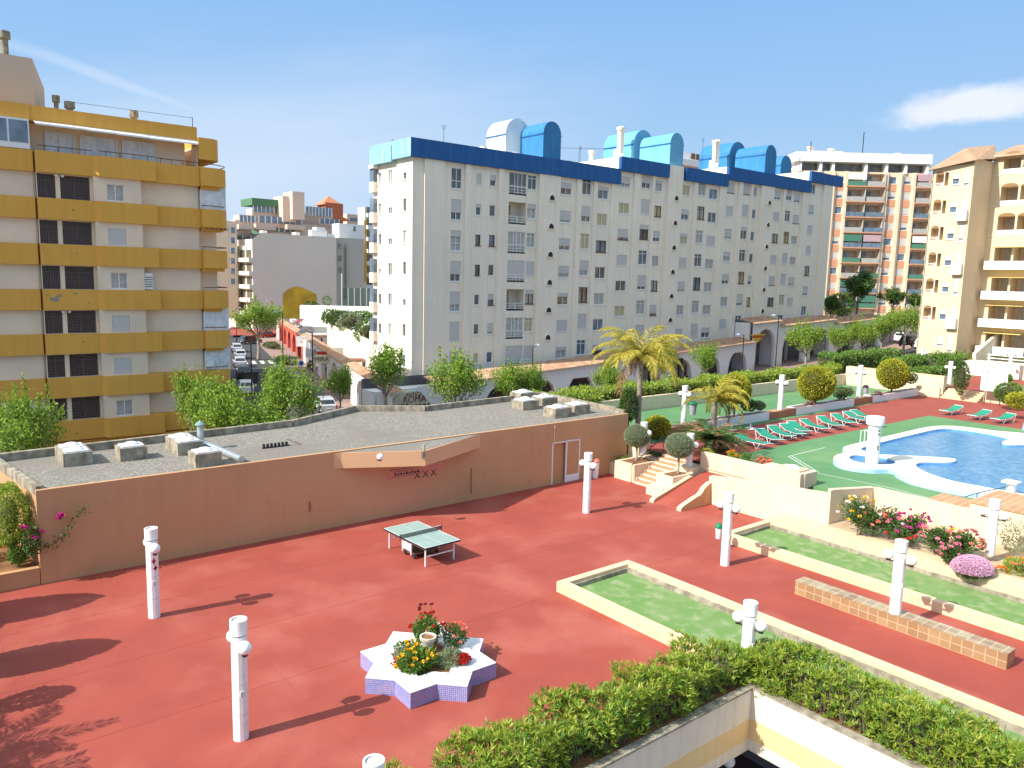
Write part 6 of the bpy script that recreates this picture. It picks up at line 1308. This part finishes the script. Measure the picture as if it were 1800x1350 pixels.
# second block with wide balconies, continuing beyond the frame
g=MB(); hol=[]
rows2=[(21.3,1),(18.2,1),(15.3,1),(12.3,0),(9.3,0),(6.5,0),(3.7,0)]
Lb=24
for z,ac in rows2:
    for k in range(5): a=.95+k*4.4; hol+=[(a,a+1.55,z+.35,z+2.2,1.6),(a+1.75,a+3.6,z+.35,z+2.2,1.6)]
FR2.wall(g,0,Lb,1.8,23.6,hol,depth=.3); g.box(X2+1.9,X2+12,Y1-Lb,Y1,1.8,23.6); g.build('balcony_wall',MC,rb)
for z,ac in rows2:
    for k in range(5):
        a=.95+k*4.4; g=MB(); FR2.box(g,a-.2,a+3.8,-1.75,-1.7,z,z+2.3); FR2.box(g,a-.2,a+3.8,-1.7,-.3,z+.0,z+.3); FR2.box(g,a-.25,a-.2,-1.7,-.3,z,z+2.4); FR2.box(g,a+3.8,a+3.85,-1.7,-.3,z,z+2.4); l=g.build('loggia',MS,rb)
        g=MB(); FR2.box(g,a+.3,a+1.3,-1.69,-1.66,z+.3,z+2.1); FR2.box(g,a+2.1,a+3.2,-1.69,-1.66,z+.3,z+2.1); g.build('balcony_door','curt',l)
        if ac:
            g=MB()
            for q in(a,a+1.75):
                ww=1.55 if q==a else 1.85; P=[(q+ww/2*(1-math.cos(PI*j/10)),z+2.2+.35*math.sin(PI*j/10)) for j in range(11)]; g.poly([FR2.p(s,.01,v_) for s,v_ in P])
            g.build('arch_shade',MATS['arch_shadow'],l)
        g=MB(); 
        if ac: FR2.box(g,a,a+3.6,-.02,.03,z+.33,z+.85)
        else: FR2.box(g,a-.5,a+4.0,0,1.0,z-.1,z+.75)
        g.build('balcony_front','white' if (k+int(z))%3!=1 else MC,l)
        if not ac and k%2==0: 
            g=MB(); q=FR2.box(g,a,a+3.4,.0,.9,z+2.1,z+2.16); g.build('awning',mat('awning_yellow',(.72,.55,.18)),l)
    window(rb,FR2,.25,.75,z+.35,z+2.1,0,'n',.9,'curt','frame','narrow_window',.1)
g=MB()   # tile roofs
def hip(g,pts,apex): 
    n=len(pts)
    for k in range(n): g.poly([pts[k],pts[(k+1)%n],apex])
e=22.25; E1=(X1-.5,37.2,e-.3);E2=(X1-.5,Y1-.4,e+.35);E3=(X2-.3,Y1-.4,e+.95);R1=(X1+3.6,Y1+2.4,24.5);R2=(X2+4.2,Y1+1.6,25.3); g.poly([E1,E2,R1]); g.poly([E2,E3,R2,R1]); g.poly([E1,R1,R2,(X2+9,Y1+5,24)])
g.poly([(X2-.5,Y1+1.2,23.3),(X2-.5,Y1-Lb,23.6),(X2+4,Y1-Lb,26.2),(X2+4,Y1-.5,25.0)]); g.poly([(X2-.5,Y1+1.2,23.3),(X2+4,Y1-.5,25.0),(X2+6,Y1+3,23.5)]); g.poly([(X2-.5,Y1-Lb,23.55),(X2-.5,Y1+1.2,23.25),(X2-.1,Y1+1.2,23.05),(X2-.1,Y1-Lb,23.35)])
g.build('tile_roof',mat('pale_clay_tile',(.52,.32,.19),(.38,.24,.15),3,.9,.6,25,brick=(.35,.25,.04,(.28,.17,.10),'top',0),col3=(.55,.45,.32),s3=1),rb)
t=thing('patio_wall','sloping cream patio wall at the foot of the balconied building','wall',(85,31.5,2)); g=MB(); g.prism([(X1-.2,30.9),(X2+3,30.9),(X2+3,31.2),(X1-.2,31.2)],1.9,lambda x,y:4.0+(x-X1)*.35); g.box(X1-2.5,X1-.2,24,31.2,1.9,3.3); g.build('wall_body','cream',t)
t=thing('white_patio_fence','white railing in front of the ground floor patios','fence',(84,27,3.3)); g=MB()
for z in(3.45,3.75,4.05): g.box(X1-2.55,X1-2.45,18,29,z,z+.09)
for y in np.arange(18,29.1,1.8): g.box(X1-2.58,X1-2.42,y,y+.12,3.3,4.2)
g.build('rail','frame',t)
# ------------------------------------------------------------------ orange brick tower block behind
ob=thing('orange_brick_tower','tall orange brick apartment tower with a white penthouse level behind the white block','building',(140,80,8))
D=144; def_=lambda u,v,d=D:(lambda r:(r.x*d,r.y*d,H+r.z*d))(ray(u,v))
A=def_(1397,290); B=def_(1638,285); FO=Fr(A[0],A[1],B[0]-A[0],B[1]-A[1]); LO=math.hypot(B[0]-A[0],B[1]-A[1]); us=lambda u:(u-1397)/241*LO
zt0=31.2; FO_H=2.8; pan=[]; g=MB(); go=MB(); gs_=MB(); wl=[]
strips=[(1410,1420,'w'),(1446,1460,'w'),(1473,1486,'w'),(1490,1523,'b'),(1525,1557,'b'),(1565,1579,'w'),(1592,1605,'w'),(1612,1640,'b')]
holes=[]
for u0,u1,k_ in strips:
    for r_ in range(9):
        z=zt0-FO_H*(r_+1)
        if k_=='b': holes.append((us(u0),us(u1),z+.25,z+2.5,1.6))
        else: holes.append((us(u0),us(u1),z+.75,z+2.0,.15))
FO.wall(g,-1,LO+1,1,zt0,holes); FO.box(g,-1,LO+1,-12,-1.8,1,zt0); g.build('wall','opale',ob)
for u0,u1,k_ in strips:
    for r_ in range(9):
        z=zt0-FO_H*(r_+1)
        if k_=='w':
            window(ob,FO,us(u0),us(u1),z+.75,z+2.0,0,'n',random.choice((0,.9,.9,.6)),'glassb','frame','window',.15,False); g=MB(); FO.box(g,us(u0),us(u1),0,.06,z-.6,z+.7); g.build('brick_panel','orange',ob)
        else:
            g=MB(); FO.box(g,us(u0),us(u1),-1.6,-1.5,z+.2,z+2.5); FO.box(g,us(u0)-.1,us(u1)+.1,-.1,.9,z,z+.22,1); FO.box(g,us(u1)-.05,us(u1)+.02,-.1,.75,z+.2,z+2.5,0); l=g.build('balcony',[MATS['curtain'] if 'curtain' in MATS else M['cream'],M['orange']],ob)
            g=MB(); FO.box(g,us(u0),us(u1)-.1,.8,.86,z+.22,z+1.05); g.build('balcony_panel',random.choice([M['curt'],M['glassb'],mat('green_panel',(.08,.22,.15)),M['glassb'],M['curt']]),l)
            g=MB(); m_=(us(u0)+us(u1))/2; FO.box(g,us(u0)+.2,m_,-1.5,-1.45,z+.25,z+2.2); g.build('balcony_door',random.choice(['glass','glassb','glass2']),l)
            if random.random()<.14: g=MB(); FO.box(g,us(u0),us(u1)-.1,.86,.9,z+1.3,z+2.5); g.build('awning',random.choice([mat('green_awning',(.07,.20,.14)),M['white'],mat('mauve_awning',(.5,.33,.35))]),l)
g=MB(); 
for u in(1466,1489,1560,1584,1609): FO.box(g,us(u)-.25,us(u)+.25,0,.5,1,zt0)
g.build('rib','opale',ob)
g=MB(); FO.box(g,us(1403),us(1632),-10,-1.2,zt0,zt0+2.1); FO.box(g,us(1397),us(1636),-11,.6,zt0+1.6,zt0+3.3); FO.box(g,us(1440),us(1500),-9,-5,zt0+3.3,zt0+4.4); 
for u in(1404,1440,1462,1520,1556,1590,1628): FO.box(g,us(u),us(u)+.5,-1.2,.3,zt0-.2,zt0+1.6)
g.build('penthouse','white',ob)
g=MB(); FO.box(g,us(1406),us(1630),-1.19,-1.1,zt0+.1,zt0+1.5); g.build('penthouse_glazing','glass2',ob)
g=MB(); 
for u,v in((1425,258),(1461,262),(1577,270),(1634,272)): q=def_(u,v,D+3); g=MB(); g.lathe(q[0],q[1],[(.5,q[2]-3),(.5,q[2]-.3),(.7,q[2]-.3),(.7,q[2])],8); g.build('chimney','cream',ob)
g=MB(); 
for u,v in((1426,249),(1519,232)): q=def_(u,v,D+2); g.tube([(q[0],q[1],q[2]-6),(q[0],q[1],q[2])],.09,4)
g.build('aerial','dark',ob)
# ------------------------------------------------------------------ distant blocks
YG=175.0; FG=Fr(0,YG,1,0)
gb=thing('grey_gable_building','large plain grey gable wall with an ochre painted patch at its foot','building',(80,YG,-3))
x0,z0=PY(443,420,YG); x0b,z0b=PY(459,409,YG); x1,z1=PY(591,417.5,YG); x2,z2=PY(645,420,YG)
GW=mat('grey_gable',(.77,.65,.55),(.73,.61,.52),.08,.95,streak=(.70,.59,.50))
g=MB(); i=0; P=[(x0,-4),(x1,-4),(x1,z1),(x0b,z0b),(x0,z0)]; g.poly([(x,YG,z) for x,z in P]); g.poly([(x0,YG,-4),(x0,YG,z0),(x0,YG+14,z0),(x0,YG+14,-4)]); g.poly([(x0b,YG,z0b),(x1,YG,z1),(x1,YG+14,z1),(x0b,YG+14,z0b)]); g.build('gable_wall',GW,gb)
g=MB(); P=[PY(u,v,YG-.05) for u,v in((497,560),(497,517),(505,509),(520,503),(533,506),(556,517),(560,560))]; g.poly([(x,YG-.06,z) for x,z in P]); g.build('ochre_patch',mat('patch_ochre',(.80,.47,.04),(.46,.26,.04),.3,.9),gb)
g=MB(); g.box(x1,x2,YG+1.5,YG+14,-4,z2); g.build('rear_wing',mat('wing_render',(.50,.45,.39),(.47,.42,.36),.1,.95),gb)
g=MB(); 
q0,_=PY(592,490,YG+1.5); q1,_=PY(608,490,YG+1.5)
for v in(432,453,474): 
    _,za=PY(600,v-4,YG+1.5); _,zb=PY(600,v+6,YG+1.5); w_=MB(); w_.box(q0+.4,q1-1.2,YG+1.4,YG+1.5,zb,za); w_.build('window','glassb',gb)
g.box(q1-.3,q1,YG+1,YG+1.5,4,z2-1); g.build('pipe','conc',gb)
g=MB()
for k_,(u0,v0,u1) in enumerate(((548,404,575),(556,399,572),(462,405,470),(520,408,528),(578,411,590))):
    xa,za=PY(u0,v0,YG+3); xb,_=PY(u1,v0,YG+3); g=MB(); g.box(xa,xb,YG+3+.1*k_,YG+5+.1*k_,z0-3-.1*k_,za); g.build('roof_hut','white',gb)
g=MB(); xa,za=PY(444,403,YG+.5); xb,zb_=PY(458,412,YG+.5); g.poly([(xa,YG+.4,zb_),(xb,YG+.4,zb_),(xb-.6,YG+3,za),(xa+.6,YG+3,za)]); g.build('green_awning',mat('green_sheet_roof',(.09,.20,.11)),gb)
# balcony side facing the street
fx0,_=PY(420,440,YG+6)
g=MB(); g.prism([(x0,YG),(fx0,YG+6),(fx0,YG+20),(x0,YG+20)],-4,z0-1.5); g.build('side_wall','cream',gb)
FGs=Fr(fx0,YG+6,x0-fx0,-6); Ls=math.hypot(x0-fx0,6)
for k in range(5):
    z=z0-4.2-k*3.0
    if z<1: break
    g=MB(); FGs.box(g,0,Ls,.0,.9,z-.9,z); b_=g.build('balcony','cream',gb); g=MB(); FGs.box(g,.4,Ls*.45,.01,.05,z,z+1.8); FGs.box(g,Ls*.55,Ls-.4,.01,.05,z,z+1.8); g.build('balcony_glazing','glass2',b_)
def blockf(name,label,u0,v0,u1,v1,Y,mt,dep=4,par=None,pname='wall'):
    x0,z0=PY(u0,v0,Y); x1,z1=PY(u1,v0,Y); _,zb=PY((u0+u1)/2,v1,Y); g=MB(); g.box(x0,x1,Y,Y+dep,zb,(z0+z1)/2)
    if par is None: par=thing(name,label,'building',((x0+x1)/2,Y,zb))
    g.build(pname,mt,par); return par,(x0,x1,zb,(z0+z1)/2)
def strip(par,u0,v0,u1,v1,Y,mt='glassb',n=5,pname='window_band'):
    x0,z0=PY(u0,v0,Y-.1); x1,z1=PY(u1,v1,Y-.1); _,zb=PY(u0,v1,Y-.1); _,zt=PY(u1,v0,Y-.1); g=MB(); g.box(x0,x1,Y-.15,Y,min(zb,z1),max(z0,zt)); o=g.build(pname,mt,par); g=MB()
    for k in range(n+1): x=x0+(x1-x0)*k/n; g.box(x-.1,x+.1,Y-.2,Y-.15,min(zb,z1),max(z0,zt))
    g.build('mullion','frame',o)
PK=mat('pink_beige_render',(.66,.50,.40),(.62,.47,.37),.1,.95); 
tb_,_=blockf('terraced_apartment_block','stepped pink beige apartment block with a green roof behind the grey gable',412,398,605,560,196,PK); 
for a in((414,392,590,402,197),(443,372,585,393,199),(420,378,450,400,197.5)): blockf('','',a[0],a[1],a[2],a[3]+12,a[4],PK,4,tb_,'terrace_level')
blockf('','',514,337,535,386,193,PK,6,tb_,'lift_tower'); blockf('','',497,345,518,390,195,PK,6,tb_,'stair_tower')
blockf('','',443,350,499,362,198,mat('green_sheet_roof',(.06,.22,.09)),8,tb_,'green_roof'); strip(tb_,445,362,503,372,199,n=8); strip(tb_,537,366,583,378,196,n=8); strip(tb_,421,380,448,390,196,n=4); strip(tb_,455,384,530,391,196,'glassb',7); strip(tb_,562,386,596,393,196,n=4); strip(tb_,412,415,455,420,196,'glass2',3); strip(tb_,480,402,520,407,196,'glass2',4)
for u0,v0,u1,v1 in((420,395,446,403),(450,394,485,404),(505,395,537,404)): blockf('','',u0,v0,u1,v1,194,PK,2,tb_,'balcony_front')
rt,_=blockf('red_tile_tower','brick red tower with an orange pyramid roof behind the stepped block',572,357,603,400,205,mat('brick_red_wall',(.40,.13,.07)),5)
x0,z0=PY(568,359,205); x1,_=PY(604,359,205); xm,zm=PY(581,346,210); g=MB(); hip(g,[(x0,205,z0),(x1,205,z0),(x1,211,z0),(x0,211,z0)],((x0+x1)/2,208,zm)); g.build('pyramid_roof',mat('orange_tile',(.55,.22,.11)),rt)
g=MB(); a=PY(582,372,203);b=PY(617,388,203);c_=PY(584,390,203); g.poly([(a[0],203,a[1]),(c_[0],203,c_[1]),(b[0],203,b[1])]); g.poly([(a[0],203,a[1]),(b[0],203,b[1]),(b[0],212,b[1]),(a[0],212,a[1])]); g.build('lean_to_roof',mat('dark_orange_tile',(.42,.13,.07)),rt)
for k,(u0,v0,u1,v1,Y,mt,lb,wn_) in enumerate(((596,394,641,430,186,'white','small white rooftop building right of the grey gable',((620,398,626,406),)),(610,378,660,470,215,PK,'pinkish distant building against the white block',((614,384,632,388),)),(641,365,668,545,198,'cream','white and yellow tenement seen beside the end of the white block',())),):
    o,e_=blockf('distant_building',lb,u0,v0,u1,v1,Y,mt)
    for q in wn_: strip(o,*q,Y,n=1)
    if k==2:
        for r_ in range(7): g=MB(); x0,z0=PY(645,375+r_*21,Y-.5); g.box(x0,x0+2.0,Y-1.0,Y,z0-1.0,z0); b_=g.build('balcony','frame',o); g=MB(); g.box(x0+.2,x0+1.8,Y-.1,Y-.02,z0+.05,z0+1.8); g.build('window','glass2',b_)
        g=MB(); x0,_=PY(640,380,Y-.1); g.box(x0,x0+1.3,Y-.06,Y-.01,8,25); g.build('yellow_strip','yellow',o)
o,_=blockf('distant_building','narrow distant block with blue grey glazing between the ochre building and the terraces',378,388,416,560,180,'opale')
for r_ in range(6): strip(o,405,400+r_*18,414,409+r_*18,180,n=1)
o,_=blockf('distant_building','white house on the hill seen over the roof between the barrel stair heads',1185,268,1236,330,150,'white'); strip(o,1214,272,1231,279,150,'brownf',2); blockf('','',1200,283,1250,330,145,'white',8,o,'lower_wing')
g=MB(); x0,z0=PY(1195,289,144.9); x1,_=PY(1240,289,144.9); g.box(x0,x1,144.5,145,z0-.8,z0); g.build('tile_edge','orange',o)
o,_=blockf('distant_building','low white building with columns at the right end of the main street',1440,560,1497,620,64,'white'); g=MB(); x0,z0=PY(1438,562,63.9); x1,_=PY(1500,562,63.9); g.box(x0,x1,62.5,64,z0-.1,z0+.3); g.build('tile_edge','tileroof',o); 
g=MB(); 
for u in(1446,1466,1486): x0,_=PY(u,600,63.9); g.box(x0,x0+2.4,63.8,63.99,1,5.4)
g.build('dark_bay','dark',o)
o,_=blockf('distant_building','dark brick podium below the orange tower behind the trees',1455,535,1640,600,118,mat('podium_brown',(.20,.12,.08),(.10,.09,.06),.1,.9))
# ------------------------------------------------------------------ street lamps
lp=thing('street_lamp','x','street lamp',(0,0,0),'tall dark street lamps'); g=MB(); g.lathe(0,0,[(.13,0),(.12,1.0),(.07,1.05),(.05,7.2)],10); g.tube([(0,0,7.1),(.7,0,7.35)],.035,6); g.build('pole','dark',lp,smooth=True); g=MB(); g.lathe(.8,0,[(.28,7.2),(.30,7.25),(.05,7.42)],12); g.build('lamp_head',mat('lamp_grey',(.35,.4,.45),rough=.4),lp)
for u,Y,vt,rz,lb in((441,66,595,2.5,'dark street lamp on the left kerb of the side street'),(549,62,578,2.8,'dark street lamp in front of the cream sign of the shop row'),(497,95,546,2.8,'dark street lamp by the red shop fronts'),(937,53.2,605,.3,'dark street lamp before the white block above the skylights'),(1366,53.2,552,2.9,'dark street lamp before the raised arcade arches'),(1307,53.2,586,2.9,'dark street lamp left of the yellow banner'),(416,150,540,0,'distant dark lamp at the end of the side street')):
    r=ray(u,600); k=Y/r.y; x,y=r.x*k,r.y*k; z0=zg(x,y)+.1; s=(TZ(x,y,vt)-z0)/7.42; place(lp,(x,y,z0),rz,lb,(1,1,s))
# ------------------------------------------------------------------ cars
def make_car(name_,colr,h=1.48,L=4.1,wagon=True):
    t=thing('parked_car','x','car',(0,0,0),'cars parked in the streets'); g=MB(); w_=.86
    P=[(-L/2,.35),(-L/2+.05,.85),(-L/2+.35,.98 if wagon else .92),(-L/2+.55,h-.08),(-L/2+1.0,h),(L/2-1.7,h-.02),(L/2-1.0,.95),(L/2-.15,.78),(L/2,.5),(L/2,.3)]
    # lower body full width, cabin tapered
    low=[(-L/2,.28),(-L/2,.82),(-L/2+.12,.93),(L/2-1.0,.93),(L/2-.12,.74),(L/2,.55),(L/2,.28)]
    def loft(prof,wf):
        i=len(g.v); n=len(prof)
        for s_ in(-1,1): g.v+=[(x,s_*wf(x,z),z) for x,z in prof]
        for k in range(n): g.f.append((i+k,i+n+k,i+n+(k+1)%n,i+(k+1)%n)); g.m.append(0)
        g.f.append(tuple(range(i,i+n))); g.f.append(tuple(range(i+n,i+2*n))[::-1]); g.m+=[0,0]
    loft(low,lambda x,z:w_-(.05 if z>.85 else 0)-(.12 if abs(x)>L/2-.08 else 0)); cab=[(-L/2+.15,.93),(-L/2+.5,h-.06),(-L/2+.9,h),(L/2-1.75,h-.02),(L/2-1.02,.93)]; loft(cab,lambda x,z:.80 if z<1 else .62)
    b=g.build('body',mat('car_'+name_,colr,rough=.25,spec=.7),t)
    g=MB(); f=lambda z:.80-(z-.93)/(h-.93)*.18
    zw,zv=1.0,h-.12
    for s_ in(-1,1): g.poly([(-L/2+.45,s_*(f(zw)+.012),zw),(-L/2+.68,s_*(f(zv)+.012),zv),(L/2-1.75,s_*(f(zv)+.012),zv),(L/2-1.22,s_*(f(zw)+.012),zw)])
    g.poly([(-L/2+.17,-.66,1.0),(-L/2+.17,.66,1.0),(-L/2+.42,.56,h-.14),(-L/2+.42,-.56,h-.14)]); g.poly([(L/2-1.03,-.68,.99),(L/2-1.03,.68,.99),(L/2-1.62,.55,h-.08),(L/2-1.62,-.55,h-.08)]); g.build('car_window',mat('car_glass',(.02,.025,.03),rough=.05,spec=1),t)
    for sx in(-L/2+.72,L/2-.78):
        for s_ in(-1,1): g=MB(); g.tube([(sx,s_*(w_-.2),.31),(sx,s_*(w_+.01),.31)],.31,14); wh=g.build('wheel','dark',t); g=MB(); g.tube([(sx,s_*(w_+.01),.31),(sx,s_*(w_+.025),.31)],.18,10); g.build('hubcap',mat('alloy',(.5,.5,.52),rough=.3,metal=.7),wh)
    for s_ in(-1,1): g=MB(); g.box(-L/2-.015,-L/2+.02,s_*.78-.08,s_*.78+.04,.62,.88); g.build('tail_light',mat('tail_red',(.4,.01,.01),rough=.2),t)
    for s_ in(-1,1): g=MB(); g.box(L/2-.06,L/2+.01,s_*.62-.14,s_*.62+.14,.52,.68); g.build('headlight',mat('headlight_glass',(.7,.7,.72),rough=.1),t)
    g=MB(); g.box(-L/2-.02,-L/2+.01,-.25,.25,.5,.6); g.build('number_plate','white',t); return t
CS=make_car('silver',(.48,.50,.54)); CB=make_car('dark',(.03,.035,.045),1.55,4.3); CW=make_car('white',(.75,.75,.75)); CRd=make_car('red',(.42,.02,.02))
def park(p,u,v,lb,rz=None,z=None,plane=-3.38):
    x,y=PZ(u,v,plane); sx=math.atan2(SD.y,SD.x); place(p,(x,y,plane if z is None else z),sx if rz is None else rz,lb)
park(CS,571,722,'silver grey hatchback nearest the camera, parked on the right kerb of the side street'); park(CB,553,705,'dark car parked ahead of the silver hatchback')
park(CS,422,630,'silver car parked midway on the left kerb of the side street'); park(CS,421,644,'silver car parked behind the one midway on the left kerb'); park(CB,428,663,'dark car parked at the left kerb behind the ochre building'); park(CS,416,618,'silver car farther up the left kerb of the side street'); park(CW,432,690,'white car half hidden by trees on the left kerb')
park(CW,424,571,'white car at the far end of the side street, left of the wide tree',rz=.6); park(CW,452,570,'white car behind the wide crowned tree',rz=.3); park(CW,468,569,'second white car behind the wide crowned tree',rz=.3); park(CRd,471,594,'red car below the wide crowned tree at the far end of the side street',rz=.25); park(CB,440,604,'dark vehicle at the zebra crossing',rz=.3)
for u,v,p,lb in((1625,612,CW,'white car parked before the balconied building'),(1598,608,CB,'dark car half hidden behind the grey tree trunk'),(1587,600,CW,'white car beyond the row of spring green trees')):
    x,y=PZ(u,v,2.0); place(p,(x,y,1.95),.15,lb)
t=thing('rubbish_container','dark grey rubbish container beside the left kerb of the side street','container',(*PZ(440,672,-3.38),-3.38)); x,y=PZ(440,672,-3.38); g=MB(); g.box(x-.8,x+.8,y-.6,y+.6,-3.3,-2.2); g.build('container_body',mat('container_grey',(.06,.07,.07)),t); g=MB(); g.box(x-.85,x+.85,y-.65,y+.65,-2.2,-2.05); g.build('lid','dark',t)
# red paved plaza, steps and greenery at the end of the street
g=MB(); q=[PZ(u,v,-3.0) for u,v in((405,590),(480,590),(500,575),(405,575))]; g.poly([(x,y,-2.9) for x,y in q]); struct('red_plaza',g,'red')
for u,v,lb in((605,700,'dark potted shrub at the near end of the shop arcade'),(622,700,'second dark potted shrub by the restaurant entrance'),(545,655,'potted shrub below the cream sign'),(580,690,'dark potted shrub on the pavement beside the arcade')):
    x,y=PZ(u,v,-3.2); bush('potted_shrub',lb,'shrub',(x,y,-2.3),(.5,.5,.7),420,.16,.08,'ldark',.3,.6)
for u0,v0,sx_,lb in((500,640,1.6,'dark low hedge along the right kerb of the side street'),(478,612,1.4,'dark low hedge farther along the right kerb')):
    x,y=PZ(u0,v0,-3.2); bush('kerb_shrub',lb,'shrub',(x,y,-2.7),(sx_,3.5,.7),900,.25,.12,'ldark',.3,.7)
